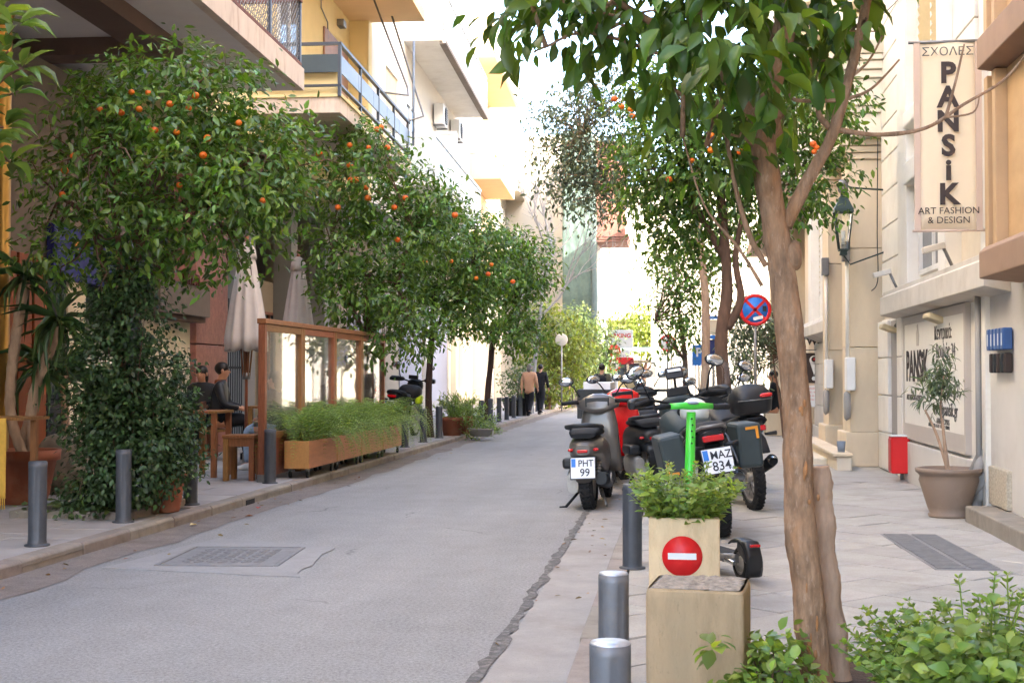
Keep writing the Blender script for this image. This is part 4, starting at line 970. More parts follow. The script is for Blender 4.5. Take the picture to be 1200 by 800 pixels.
# ================================================================== TREES
# first orange tree on the left (T1), trunk wrapped in ivy
q = (-5.62, 12.9, .1)
tree('big orange tree nearest on the left pavement, its trunk wrapped in dark climbing ivy', q,
     [at(190, 130, 12.7, q)+(.98, .9, .5), at(110, 195, 12.6, q)+(.72, .7, .5), at(285, 190, 12.8, q)+(.75, .8, .68), at(200, 225, 12.3, q)+(1.05, .8, .5), at(85, 285, 12.9, q)+(.6, .6, .34), at(265, 285, 12.8, q)+(.55, .6, .3), at(325, 215, 13.2, q)+(.36, .5, .45), at(215, 85, 12.8, q)+(.5, .5, .3), at(265, 115, 12.7, q)+(.5, .5, .35), at(130, 125, 12.7, q)+(.5, .5, .35), at(330, 160, 13, q)+(.4, .4, .35), at(170, 280, 12.4, q)+(.5, .5, .35)],
     [([(0, 0, -.1), (.02, .0, 1.0), (-.03, 0, 1.9), at(165, 270, 12.8, q), at(172, 190, 12.8, q)], .10, .05), ([(-.03, 0, 1.7), at(110, 270, 12.8, q), at(70, 230, 12.8, q)], .05, .02), ([(-.02, 0, 1.9), at(240, 240, 12.8, q), at(300, 180, 12.9, q)], .055, .02), ([(0, 0, 2.1), at(200, 170, 12.6, q), at(230, 100, 12.7, q)], .05, .015), ([(0, 0, 2.0), at(130, 170, 12.4, q)], .04, .015)],
     1120, 10, 'simple', (.105, .046), L_orange, L_orange_o, singles=300, seed=11, name='orange_tree', shell=.35, spread=(.32, .055), twigs=90,
     oranges=[at(x, y, 12.15, q) for x, y in ((163, 128), (117, 128), (174, 109), (199, 122), (221, 127), (238, 182), (86, 183), (73, 228), (210, 217), (308, 235), (207, 155), (154, 108), (280, 144), (181, 153), (76, 200), (243, 162), (229, 112), (142, 132))], fr=.034)
# second, third, fourth
q = (-5.45, 22.9, .1)
tree('second orange tree on the left, standing behind the glass windbreak and full of fruit', q,
     [at(430, 210, 22.9, q)+(1.0, 1.0, .85), at(405, 290, 22.9, q)+(.66, .9, .8), at(470, 280, 22.9, q)+(.95, 1, .75), at(445, 345, 22.7, q)+(1.0, .9, .5), at(500, 230, 23.2, q)+(.6, .8, .5), at(420, 165, 23, q)+(.5, .6, .35), at(470, 390, 22.6, q)+(.8, .8, .45), at(410, 350, 22.6, q)+(.55, .8, .5), at(520, 270, 23.2, q)+(.55, .8, .6)],
     [([(0, 0, -.1), (.03, 0, 1.2), (0, 0, 2.2), (0, 0, 3.2)], .09, .06), ([(0, 0, 2), (-.5, 0, 3), (-.7, 0, 3.8)], .05, .02), ([(0, 0, 2), (.5, .1, 3), (.8, 0, 4)], .05, .02)],
     900, 11, 'simple', (.13, .058), L_orange, seed=12, shell=.35, spread=(.36, .07), droop=.45,
     oranges=[at(x, y, 22.15, q) for x, y in ((374, 180), (410, 170), (447, 149), (432, 173), (454, 173), (410, 194), (411, 211), (417, 211), (429, 220), (475, 232), (431, 232), (462, 243), (396, 243), (533, 252), (466, 281), (442, 152))], fr=.05)
q = (-5.45, 28.9, .1)
tree('third orange tree on the left, slim dark trunk beside the parked off-road motorcycle', q,
     [at(520, 300, 28.9, q)+(1.2, 1.1, .85), at(475, 330, 28.6, q)+(.8, .9, .65), at(560, 305, 29, q)+(1.0, 1, .85), at(520, 345, 28.7, q)+(1.35, 1.0, .45), at(540, 265, 29.3, q)+(.75, .8, .45), at(500, 380, 28.6, q)+(.9, .9, .35), at(560, 370, 28.8, q)+(.8, .9, .5)],
     [([(0, 0, -.1), (-.05, 0, .8), (-.02, 0, 1.7), (.05, 0, 2.6), (.1, 0, 3.4)], .085, .06), ([(0, 0, 2.2), (-.6, 0, 3), (-.9, 0, 3.6)], .05, .02), ([(0, 0, 2.3), (.6, .1, 3.1), (1.0, 0, 3.9)], .05, .02)],
     760, 11, 'simple', (.14, .062), L_orange, seed=13, shell=.35, spread=(.4, .08), droop=.45, bark=M_barkd,
     oranges=[at(x, y, 27.75, q) for x, y in ((576, 310), (572, 321), (558, 326), (529, 306), (498, 307), (601, 330))], fr=.05)
q = (-5.5, 37.7, .1)
tree('fourth orange tree on the left, before the beige pilasters', q,
     [at(595, 320, 37.7, q)+(1.35, 1.2, 1.0), at(575, 360, 37.4, q)+(1.3, 1.1, .8), at(620, 310, 38, q)+(.9, 1, .9), at(610, 390, 37.5, q)+(.95, 1, .55), at(580, 280, 38, q)+(.9, .8, .5)],
     [([(0, 0, -.1), (.05, 0, .8), (.15, 0, 1.8), (.2, 0, 2.8)], .1, .07), ([(.2, 0, 2.2), (.9, 0, 3.4)], .05, .02), ([(.2, 0, 2.2), (-.6, 0, 3.4)], .05, .02)],
     720, 10, 'simple', (.17, .075), L_orange, seed=14, shell=.35, spread=(.45, .1), droop=.4, bark=M_barkd)
# pale far trees
q = (-5.1, 52, .1)
tree('yellow-green bushy tree at the far left kerb behind the walking couple', q,
     [at(650, 390, 52, q)+(1.35, 1.2, .85), at(630, 420, 52, q)+(.9, 1, .8), at(665, 420, 52, q)+(1.2, 1, .75), at(645, 450, 52, q)+(1.2, 1, .7), at(640, 370, 52, q)+(.7, .8, .4)],
     [([(0, 0, -.1), (.1, 0, 1), (.2, 0, 2.2)], .1, .05), ([(.1, 0, 1), (.7, 0, 2)], .05, .03)], 620, 9, 'simple', (.19, .09), L_bright, seed=15, shell=.3, spread=(.5, .12), name='street_tree')
q = (-4.9, 58, .1)
tree('blue-green leafy tree at the far left kerb, right of the yellow-green one', q,
     [at(690, 400, 58, q)+(1.25, 1.2, 1.0), at(680, 440, 58, q)+(1.2, 1, .8), at(700, 425, 58, q)+(.9, 1, .8), at(675, 375, 58, q)+(.8, .8, .5)],
     [([(0, 0, -.1), (.1, 0, 1), (.5, 0, 2.4)], .1, .05), ([(.1, 0, 1), (.9, 0, 2.2)], .05, .03)], 560, 9, 'simple', (.2, .09), L_mid, seed=16, shell=.3, spread=(.5, .12), name='street_tree')
q = (-2.2, 86, .1)
tree('sunlit yellow-green tree behind the kiosk at the end of the street', q,
     [at(735, 390, 86, q)+(2.2, 1.5, 1.0), at(755, 380, 86, q)+(1.6, 1.5, 1.3), at(715, 395, 86, q)+(1.4, 1.5, .8), at(765, 400, 86, q)+(1.8, 1.4, 1.0)],
     [([(0, 0, -.1), (0, 0, 1.4), (.3, 0, 2.8)], .16, .08), ([(0, 0, 1.4), (1.3, 0, 3)], .08, .03)], 520, 9, 'simple', (.28, .14), L_bright, seed=17, shell=.3, spread=(.7, .2), name='street_tree')
# right side orange trees further up
q = (.66, 17.6, .1)
tree('orange tree on the right pavement behind the motorcycles, with a twisted double trunk', q,
     [at(815, 210, 17.6, q)+(.75, .9, .85), at(770, 180, 17.4, q)+(.55, .8, .7), at(860, 170, 17.6, q)+(.65, .9, .9), at(800, 270, 17.8, q)+(.5, .7, .45), at(955, 215, 17.8, q)+(.5, .6, .5), at(905, 130, 17.6, q)+(.8, .8, .8), at(970, 130, 18, q)+(.5, .6, .6), at(800, 120, 17.6, q)+(.85, .8, .6), at(885, 250, 18.4, q)+(.4, .5, .3)],
     [([(0, 0, -.1), at(850, 470, 17.6, q), at(845, 400, 17.6, q), at(852, 340, 17.6, q), at(848, 270, 17.6, q), at(840, 180, 17.6, q)], .11, .05), ([at(852, 385, 17.6, q), at(868, 350, 17.6, q), at(862, 300, 17.6, q), at(875, 230, 17.6, q)], .06, .03), ([at(848, 300, 17.6, q), at(815, 240, 17.6, q), at(800, 190, 17.5, q)], .05, .02)],
     1350, 10, 'simple', (.115, .05), L_orange, seed=18, shell=.32, spread=(.35, .07), droop=.55, bark=M_bark,
     oranges=[at(x, y, 16.8, q) for x, y in ((728, 125), (739, 128), (741, 136), (720, 116), (765, 111), (834, 159), (833, 176), (811, 188), (867, 178), (784, 210), (748, 131), (954, 178), (953, 169), (957, 173), (980, 72))], fr=.04)
q = (.42, 28.5, .1)
tree('slim pale trunked tree behind the tinted windscreens on the right, with a loose grey crown', q,
     [at(690, 165, 28.5, q)+(1.0, 1.1, 1.1), at(665, 195, 28.5, q)+(.75, .9, .75), at(700, 230, 28.5, q)+(.9, 1, .55), at(660, 130, 28.7, q)+(.7, .8, .6), at(730, 200, 28.5, q)+(.8, .9, .8), at(715, 110, 28.5, q)+(.8, .9, .7)],
     [([(0, 0, -.1), at(826, 450, 28.5, q), at(827, 360, 28.5, q), at(822, 300, 28.5, q), at(815, 230, 28.5, q), at(825, 170, 28.5, q)], .105, .06), ([at(824, 300, 28.5, q), at(770, 250, 28.5, q), at(710, 220, 28.5, q)], .05, .02), ([at(816, 240, 28.5, q), at(740, 190, 28.5, q), at(680, 160, 28.5, q)], .04, .015)],
     820, 9, 'simple', (.13, .055), L_grey, seed=19, shell=.3, spread=(.5, .13), droop=.3, bark=M_barkl, name='street_tree', twigs=120)
q = (.2, 40, .1)
tree('dark leaved tree far on the right in front of the white corner building', q,
     [at(800, 355, 40, q)+(.85, 1, 1.2), at(790, 390, 40, q)+(.75, .9, .55), at(815, 320, 40, q)+(.9, 1, .9), at(775, 320, 40, q)+(.5, .7, .4), at(840, 280, 40, q)+(1.2, 1, 1.0), at(790, 300, 40, q)+(.7, .8, .6)],
     [([(.0, 0, -.1), (0, 0, 1.8), (-.2, 0, 3.4)], .1, .05), ([(0, 0, 1.8), (-.9, 0, 3.0)], .05, .02)], 420, 9, 'simple', (.17, .08), L_orange, seed=20, shell=.25, spread=(.55, .15), droop=.4, name='street_tree')
q = (2.3, 29.5, .1)
tree('grey-green narrow leaved oleander shrub under the no stopping sign', q,
     [at(880, 400, 29.5, q)+(.55, .5, .55), at(870, 430, 29.5, q)+(.5, .5, .4), at(895, 380, 29.5, q)+(.45, .5, .4), at(866, 370, 29.5, q)+(.3, .4, .4)],
     [([(0, 0, -.1), (-.1, 0, .8), (-.25, 0, 1.8)], .04, .015), ([(0, 0, .1), (.1, 0, 1.0), (.0, 0, 1.8)], .03, .012)], 240, 9, 'blade', (.19, .03), L_oleander, seed=21, shell=.2, spread=(.4, .08), droop=.3, name='oleander_shrub', cat='shrub')
# nearest tree, right foreground
q = (.6, 6.15, .05)
def n_(px, py, Y=6.15): return at(px, py, Y, q)
T = tree('nearest orange tree on the right, trunk streaked with amber resin, large hanging leaves', q,
     [n_(800, 35)+(.55, .6, .2), n_(700, 20)+(.38, .5, .15), n_(640, 5)+(.24, .4, .13), n_(690, 110, 5.9)+(.15, .25, .20), n_(780, 85, 6)+(.22, .35, .22), n_(850, 70, 5.6)+(.3, .3, .2), n_(900, -10)+(.5, .6, .2), n_(975, 60, 6.4)+(.17, .3, .26), n_(1000, -8)+(.3, .5, .10), n_(630, 42, 6)+(.10, .2, .10), n_(860, 195, 6)+(.10, .15, .14), n_(740, -110)+(.9, .9, .35), n_(900, -150)+(.9, .9, .4), n_(925, 130, 6.5)+(.1, .2, .2)],
     [([(0, 0, -.2), n_(957, 800), n_(947, 700), n_(937, 600), n_(934, 500), n_(926, 400), n_(914, 300), n_(900, 210), n_(893, 140), n_(908, 80), n_(922, 20), n_(935, -60), n_(950, -140)], .078, .048), ([n_(893, 150), n_(872, 125), n_(855, 95), n_(800, 50), n_(720, 0)], .042, .015), ([n_(920, 265), n_(945, 215), n_(972, 165), n_(992, 100), n_(1010, 30), n_(1020, -30)], .034, .02), ([n_(980, 152), n_(1030, 158), n_(1085, 150), n_(1130, 122), n_(1175, 95), n_(1205, 60)], .012, .005), ([n_(1108, 138), n_(1120, 95), n_(1130, 52)], .008, .004), ([n_(1105, 138), n_(1140, 132), n_(1148, 112)], .006, .003), ([n_(972, 150), n_(960, 135), n_(960, 115), n_(950, 95)], .018, .010), ([n_(985, 118), n_(1020, 105), n_(1054, 70)], .010, .004), ([n_(975, 108), n_(1015, 75), n_(1034, 42)], .008, .004), ([n_(985, 118), n_(935, 118), n_(925, 110)], .010, .006), ([n_(898, 312), n_(878, 275), n_(862, 220), n_(850, 150), n_(845, 110)], .014, .008), ([n_(893, 335), n_(865, 290), n_(825, 240), n_(800, 160)], .009, .004), ([n_(855, 95), n_(700, 40), n_(640, 55), n_(625, 62)], .012, .004)],
     290, 9, 'full', (.138, .062), L_near, L_near_o, singles=300, seed=24, droop=.95, bark=M_barkn, name='orange_tree', shell=.3, spread=(.2, .04), twigs=40, fr=.036)
rs = MB(); rr_ = random.Random(5)
for k in range(15):      # amber resin running down the bark
    py = rr_.choice((480, 500, 560, 580, 595, 650, 665, 680, 740, 760, 775, 790))+rr_.uniform(-14, 14); px = 938+(py-470)*.045+rr_.gauss(0, 5); p = Vector(n_(px, py)); p.y -= .072
    rs.sphere(p, (.006*rr_.uniform(.5, 1.6), .005, .020*rr_.uniform(.5, 2.0)), 8, 6)
tag(rs.build('resin_streak', mat('amber_resin', S(158, 108, 64), .6, var=.3, scale=30, bump=.4), T), kind='stuff')
st_ = thing('cut_stump', 'pale sawn dead stem with knots leaning beside the nearest tree trunk', 'stump', (.68, 6.3, .05))
def s_(px, py): return rel(PY(px, py, 6.3), (.68, 6.3, .05))
b = MB(); pth = smoothpath([s_(990, 830), s_(981, 760), s_(972, 690), s_(967, 630), s_(964, 580), s_(961, 541)], 5)
pth = smoothpath(pth[::4], 10); b.tube(pth, [.055+.004*math.sin(i*.5)-.0002*i for i in range(len(pth))], 26)
for px, py, r in ((968, 568, .035), (968, 640, .034), (975, 745, .03), (962, 600, .03)): b.sphere(s_(px, py), (r, r*.9, r*1.25), 10, 7)
from mathutils import noise as mn
for i, v in enumerate(b.v):
    v = Vector(v); c = min(pth, key=lambda q: abs(q.z-v.z)); b.v[i] = tuple(c+(v-c)*(1+.22*mn.noise(Vector((v.x*14, v.y*14, v.z*6)))+.12*mn.noise(v*45)))
b.build('stem', M_barkl, st_)
# loquat at the top left edge, leaves only reach into the frame
q = (-5.75, 9.6, .1)
rng = np.random.default_rng(31)
lq = thing('loquat_tree', 'broad leaved tree reaching in at the top left corner', 'tree', q)
b = MB(); limb(b, [(0, 0, -.1), (-.1, 0, 1.5), (0, 0, 2.6), (.2, 0, 3.4)], .09, .05); 
tw = []
for px, py in ((0, 20), (18, 30), (-15, 90), (15, 110), (5, 150), (25, 80), (-10, 170), (10, 60), (-30, 40), (-30, 130), (12, 190)):
    p = Vector(at(px, py, 9.6+rng.uniform(-.3, .3), q)); limb(b, [(.1, 0, 2.8), Vector((.1, 0, 2.9)).lerp(p, .6)+Vector((0, 0, .15)), p], .025, .008, 7); tw.append(p)
b.build('trunk', M_bark, lq)
bs_, ds_, us_ = [], [], []
for p in tw:
    for k in range(8):
        a = rng.uniform(0, 6.28); dv = Vector((math.cos(a), math.sin(a)*.8, rng.uniform(-.5, .6))); bs_.append(p+dv*.03); ds_.append(dv); us_.append((rng.normal()*.3, rng.normal()*.3-.4, 1))
single_leaves(lq, np.array(bs_), np.array(ds_), np.array(us_), .27, .085, L_loquat)

# ================================================================== SHRUBS, POTS, PLANTERS
def plant(name, label, cat, loc, blobs, ncl, per, LW, m, leaf='simple', mo=None, singles=0, stems=None, seed=1, droop=.2, shell=.2, spread=(.2, .03), sm=None, group=None):
    rng = np.random.default_rng(seed); t = thing(name, label, cat, loc, (0, 0, 0), group)
    base, d, up, C, out = blob_leaves(rng, blobs, ncl, per, spread, droop, shell)
    if stems:
        b = MB()
        for i in range(stems):
            c = Vector(C[i % len(C)]); b.tube([(c.x*.35, c.y*.35, 0), (c.x*.6, c.y*.6, c.z*.5), c], [.008, .006, .003], 5, caps=False)
        b.build('stems', sm or M_bark, t)
    r = np.arange(len(base))
    if singles:
        s, r = pick_near(loc, base, singles, singles); single_leaves(t, base[s], d[s], up[s], LW[0], LW[1], mo)
    Ls = LW[0]*rng.uniform(.6, 1.2, len(r))
    o = mesh_obj('foliage', leaves_mesh('foliage', base[r], d[r], up[r], Ls, Ls*LW[1]/LW[0], leaf), m, t)
    if singles: o['kind'] = 'stuff'
    return t
# ivy clad trunk
q = (-5.6, 12.75, .1)
plant('ivy', 'dense dark ivy column climbing the trunk of the nearest left orange tree', 'climber', q,
      [at(150, 370, 12.6, q)+(.42, .4, .4), at(140, 430, 12.6, q)+(.48, .42, .45), at(140, 500, 12.5, q)+(.45, .4, .45), at(130, 560, 12.4, q)+(.42, .35, .28), at(165, 540, 12.4, q)+(.4, .35, .35), at(115, 480, 12.6, q)+(.35, .3, .4), at(150, 330, 12.7, q)+(.3, .3, .25), at(115, 575, 12.3, q)+(.4, .3, .12)],
      1400, 9, (.06, .038), L_dark, seed=32, spread=(.25, .04), stems=24, shell=.3, droop=.5)
q = (-5.35, 12.72, .1)
plant('potted_shrub', 'dark glossy shrub leaning out of a ribbed terracotta pot beside the ivy', 'shrub', q,
      [at(200, 465, 12.7, q)+(.19, .3, .24), at(205, 500, 12.7, q)+(.2, .3, .3), at(195, 530, 12.7, q)+(.25, .3, .26), at(212, 435, 12.7, q)+(.13, .2, .14), at(215, 540, 12.6, q)+(.14, .2, .12), at(190, 480, 12.8, q)+(.25, .3, .3)],
      400, 9, (.062, .034), L_dark, seed=33, spread=(.22, .04), stems=20, shell=.35, droop=.4)
pt = thing('terracotta_pot', 'ribbed terracotta pot holding the dark shrub at the tree pit', 'pot', at(196, 590, 12.95, (0, 0, 0)))
pt.location.z = .1
prof = [(.001, 0), (.12, 0)]
for k in range(9): prof += [(.122+.006*k, .02+.036*k), (.132+.006*k, .035+.036*k)]
prof += [(.2, .36), (.2, .41), (.17, .41), (.16, .3), (.001, .3)]
MB().lathe(prof, 28).build('pot_body', M_terra, pt)
# tree pit border stones
pit = thing('tree_pit_border', 'low stone border around the ivy clad tree', 'kerb', (-5.85, 13.0, .1))
for x0, x1, y0, y1 in ((-.62, .0, -.8, -.68), (.02, .62, -.8, -.68), (.5, .62, -.67, .1), (.5, .62, .12, .75), (-.62, -.5, -.67, .75)): stone('stone', M_kerb, pit, x0, x1, y0, y1, -.04, .07, .01)
gcv = np.random.default_rng(34); n = 380
gb = np.stack([gcv.uniform(-6.4, -5.4, n), gcv.uniform(12.1, 13.6, n), .1+gcv.uniform(.02, .13, n)], 1)
me = leaves_mesh('ground_ivy', gb, np.concatenate([gcv.normal(size=(n, 2)), gcv.uniform(-.3, .5, (n, 1))], 1), np.array([0, 0, 1.])+gcv.normal(size=(n, 3))*.3, gcv.uniform(.06, .11, n), gcv.uniform(.05, .09, n), 'simple'); me.materials.append(L_mid)
tag(mesh_obj('ground_ivy', me, L_mid), 'variegated ivy covering the tree pit at the foot of the left tree', 'ground cover', kind='stuff')
rk = thing('concrete_block', 'weathered boulder-like concrete block behind the first left bollard', 'block', (-7.15, 14.9, .1))
b = MB(); b.loft([(0, 0, 0, .36, .3, 4), (.3, 0, 0, .35, .3, 4), (.55, .01, 0, .34, .28, 4), (.66, .02, .01, .28, .22, 3), (.7, .02, .01, .18, .14, 3)], 22, 'z'); b.build('block', M_rock, rk)
# yucca in a big pot
q = (-7.05, 13.6, .1)
yu = thing('potted_yucca', 'tall yucca with three ringed stems in a big terracotta pot at the left edge', 'plant', q)
MB().lathe([(.001, 0), (.24, 0), (.26, .08), (.27, .1), (.34, .46), (.38, .47), (.39, .58), (.35, .58), (.33, .5), (.001, .5)], 32).build('pot', M_terra, yu)
MB().lathe([(.001, .5), (.34, .5), (.33, .505), (.001, .52)], 24).build('soil', M_soil, yu)
tops = []
for i, pts in enumerate(([(0, 0, .5), at(12, 480, 13.6, q), at(18, 400, 13.6, q), at(30, 325, 13.6, q)], [(.05, .1, .5), at(38, 470, 13.7, q), at(60, 405, 13.7, q), at(70, 375, 13.7, q)], [(-.1, .1, .5), at(45, 450, 13.8, q), at(48, 430, 13.9, q)])):
    p = smoothpath(pts, 8); b = MB(); b.tube(p, [.055*(1+.14*(k % 2)) for k in range(len(p))], 10); b.build('stem', M_barkl, yu); tops.append(p[-1])
rng = np.random.default_rng(35); bs_, ds_, us_ = [], [], []
for p in tops:
    for k in range(38):
        a = rng.uniform(0, 6.28); e = rng.uniform(-.9, 1.1); bs_.append(p+Vector((0, 0, rng.uniform(-.08, .06)))); ds_.append((math.cos(a)*math.cos(e), math.sin(a)*math.cos(e), math.sin(e))); us_.append((rng.normal()*.1, rng.normal()*.1, 1))
single_leaves(yu, np.array(bs_), np.array(ds_), np.array(us_), .55, .045, L_yucca, 'blade')
for px, py, Y, L, lab in ((140, 300, 14.3, .5, 'sword leaved yucca head rising behind the ivy'), (75, 440, 15.3, .55, 'low palm-like plant in the shade behind the yucca pot')):
    q2 = PY(px, py, Y); z0 = q2.z; t = thing('yucca_plant', lab, 'plant', (q2.x, q2.y, .1)); tube('stem', M_barkl, t, [(0, 0, 0), (.03, 0, (z0-.1)*.5), (0, 0, z0-.1)], .05, 8)
    bs_, ds_, us_ = [], [], []
    for k in range(40):
        a = rng.uniform(0, 6.28); e = rng.uniform(-.3, 1.3); bs_.append((0, 0, z0-.1+rng.uniform(-.1, .05))); ds_.append((math.cos(a)*math.cos(e), math.sin(a)*math.cos(e), math.sin(e))); us_.append((rng.normal()*.1, rng.normal()*.1, 1))
    single_leaves(t, np.array(bs_), np.array(ds_), np.array(us_), L, .04, L_yucca, 'blade')
# fern planters on castors in front of the windbreak
me_fern_cache = {}
def fern(parent, seed, n, x0, x1, y0, y1, z):
    rng = np.random.default_rng(seed); B, D, U, Ls = [], [], [], []
    for i in range(n):
        p = np.array([rng.uniform(x0, x1), rng.uniform(y0, y1), z]); a = rng.uniform(0, 6.28); hx, hy = math.cos(a), math.sin(a)
        up_ = i % 5 < 2
        L = rng.uniform(.7, 1.05) if up_ else rng.uniform(1.0, 1.7); v = np.array([hx*(.35 if up_ else .75), hy*(.35 if up_ else .75), rng.uniform(1.1, 1.9)]); v /= np.linalg.norm(v); k = 30
        if i % 5 == 4:
            p[0] = x1-.02; hx, hy = 1.0, rng.uniform(-.5, .5); L = rng.uniform(.75, 1.2); v = np.array([.62, hy*.5, rng.uniform(.7, 1.1)]); v /= np.linalg.norm(v)
        for j in range(k):
            t = j/k; step = L/k; v = v+np.array([hx*.03, hy*.03, -.12*t if up_ else -.36*t]); v /= np.linalg.norm(v); p = p+v*step
            s = np.cross(v, [0, 0, 1.]); s /= np.linalg.norm(s)+1e-6
            pl_ = .085*(1-t)**.6*(.4+min(1, t*5)*.6)
            for sg in (1, -1): B.append(p.copy()); D.append(s*sg+v*.45+rng.normal(size=3)*.12); U.append(np.cross(s, v)+rng.normal(size=3)*.15); Ls.append(pl_)
    me = leaves_mesh('fern', np.array(B), np.array(D), np.array(U), np.array(Ls), np.array(Ls)*.24, 'simple'); me.materials.append(L_fern)
    return mesh_obj('fern_fronds', me, L_fern, parent)
lb = ('nearest wooden fern planter on castors, at the front end of the glass windbreak', 'second wooden fern planter from the front, under the second glass pane', 'third wooden fern planter from the front, under the third glass pane', 'farthest wooden fern planter, at the rear end of the windbreak by the motorcycle')
for i in range(4):
    y = 17.25+i*1.5; x = -5.08
    t = thing('fern_planter', lb[i], 'planter', (x, y, .1), 0, 'fern planters along the kerb')
    for nm, q4 in (('front_board', (-.17, .17, 0, .025, .13, .5)), ('back_board', (-.17, .17, 1.455, 1.48, .13, .5)), ('side_board', (.146, .17, .026, 1.454, .13, .5)), ('side_board', (-.17, -.146, .026, 1.454, .13, .5))): box(nm, M_planterwood, t, *q4, .006)
    box('bottom_board', M_planterwood, t, -.145, .145, .026, 1.454, .13, .15); box('soil', M_soil, t, -.145, .145, .026, 1.454, .15, .46)
    for cx in (-.12, .12):
        for cy in (.12, 1.36):
            c = MB(); c.lathe([(.001, -.015), (.045, -.015), (.05, 0), (.045, .015), (.001, .015)], 14, Matrix.Translation((cx, cy, .05)) @ RX90); c.build('castor', M_blackm, t); box('castor_fork', M_steel, t, cx-.022, cx+.022, cy-.02, cy+.02, .085, .129)
    fern(t, 40+i, 150, -.14, .15, .04, 1.44, .45)
# pots by the third tree
def bowlpot(name, label, loc, r, h, m, group=None):
    t = thing(name, label, 'pot', loc, 0, group); MB().lathe([(.001, 0), (r*.68, 0), (r*.95, h*.82), (r, h*.83), (r, h), (r*.9, h), (r*.86, h*.8), (.001, h*.8)], 24).build('pot_body', m, t); return t
for px, Y, r, lab in ((530, 29.8, .29, 'left terracotta trough pot of rosemary behind a bollard by the third tree'), (546, 30.6, .25, 'right terracotta pot of rosemary beside the trough')):
    p = G_ = PY(px, 438, Y); bowlpot('herb_pot', lab, (p.x, Y, .1), r, .42, M_terra)
    plant('rosemary', 'upright green herb growing in the '+('left' if px == 530 else 'right')+' terracotta pot', 'plant', (p.x, Y, .45), [(0, 0, .22, r*1.1, r, .28)], 70, 9, (.14, .02), L_fern, 'blade', seed=px, droop=-.5, spread=(.25, .03), stems=10)
p = PY(563, 438, 29.6); plant('herb_bush', 'loose bright green bush spilling over a low bowl at the end of the pots', 'plant', (p.x, 29.6, .2), [(0, 0, .22, .42, .35, .28)], 90, 9, (.12, .022), L_fern, 'blade', seed=77, droop=-.1, spread=(.25, .03)); bowlpot('low_bowl', 'low dark bowl under the loose bush by the kerb', (p.x, 29.6, .1), .3, .18, M_greydk)
p = PY(612, 438, 44); bowlpot('dark_planter', 'dark round tub behind the far row of bollards', (p.x-.2, 44, .1), .5, .6, M_black); plant('tub_shrub', 'sparse shrub in the dark tub by the walking couple', 'plant', (p.x-.2, 44, .65), [(0, 0, .7, .5, .5, .7), (0, 0, .2, .5, .5, .3)], 120, 8, (.12, .06), L_mid, seed=78, spread=(.4, .08), stems=10)
# right: concrete planter with no-entry disc, plain block, big brown pot
cp = thing('concrete_planter', 'square concrete planter with a red no entry disc on its front', 'planter', (.035, 8.36, .1), R(-1))
for nm, q4 in (('planter_side', (-.215, .215, -.21, -.15, 0, .52)), ('planter_side', (-.215, .215, .15, .21, 0, .52)), ('planter_side', (-.215, -.155, -.149, .149, 0, .52)), ('planter_side', (.155, .215, -.149, .149, 0, .52))): box(nm, M_conc, cp, *q4, .012)
box('soil', M_soil, cp, -.154, .154, -.149, .149, .05, .47)
box('sticker_sheet', M_conc, cp, -.09, .09, -.2125, -.209, .1, .4)
MB().lathe([(.001, 0), (.122, 0), (.122, .004), (.001, .004)], 40, Matrix.Translation((-.012, -.212, .292)) @ Matrix.Rotation(R(90), 4, 'X')).build('no_entry_disc', M_red, cp)
box('white_bar', M_white, cp, -.098, .074, -.2205, -.2165, .273, .311)
def mint(label, name, cat, loc, seed, n, rx, ry, h0, h1, L, W, singles=300, lean=.35, dome=.5):
    rng = np.random.default_rng(seed); t = thing(name, label, cat, loc); B, D, U, Ls = [], [], [], []; sb_ = MB()
    for i in range(n):
        a = rng.uniform(0, 6.28); r = math.sqrt(rng.random()); x, y = r*rx*math.cos(a), r*ry*math.sin(a); h = rng.uniform(h0, h1)*(1-dome*r*r)
        p = Vector((x*.6, y*.6, 0)); v = Vector((math.cos(a)*r*lean+rng.normal()*.08, math.sin(a)*r*lean+rng.normal()*.08, 1)).normalized(); k = max(4, int(h/.026)); pts_ = [p.copy()]; ph = rng.uniform(0, 6.28)
        ext = h*1.1+r*.10
        for j in range(k):
            v = (v+Vector((rng.normal()*.04+math.cos(a)*r*.03, rng.normal()*.04+math.sin(a)*r*.03, -.01))).normalized(); p = p+v*(ext/k); pts_.append(p.copy()); tt = (j+1)/k; ph += 1.57
            l_ = L*(1.15-.75*tt**2.2)*rng.uniform(.75, 1.2)
            for q in (0, 3.1416) if tt < .93 else (0, 1.57, 3.14, 4.71):
                e = ph+q+rng.normal()*.25; o = Vector((math.cos(e), math.sin(e), 0)); B.append(p+o*.004); D.append(o+v*(.25 if tt < .9 else .9)+Vector((0, 0, rng.normal()*.2-.1))); U.append(v+Vector(rng.normal(size=3))*.15); Ls.append(l_)
        sb_.tube(pts_[::2]+[pts_[-1]], [.004]*len(pts_[::2])+[.0015], 4, caps=False)
    sb_.build('stems', L_mint, t); B, D, U, Ls = map(np.array, (B, D, U, Ls))
    s_, r_ = pick_near(loc, B, singles, singles); single_leaves(t, B[s_], D[s_], U[s_], L*.9, W*.9, L_mint_o)
    o = mesh_obj('foliage', leaves_mesh('foliage', B[r_], D[r_], U[r_], Ls[r_], Ls[r_]*W/L, 'simple'), L_mint, t); o['kind'] = 'stuff'; return t
mint('bright green leafy mint-like plant overflowing the concrete planter', 'mint_bush', 'plant', (.035, 8.36, .57), 51, 120, .31, .27, .20, .36, .066, .032, dome=.42, lean=.8)
cb = thing('concrete_block', 'plain concrete block with a rough broken top, in front of the no entry planter', 'block', (.09, 6.02, .1), R(-7))
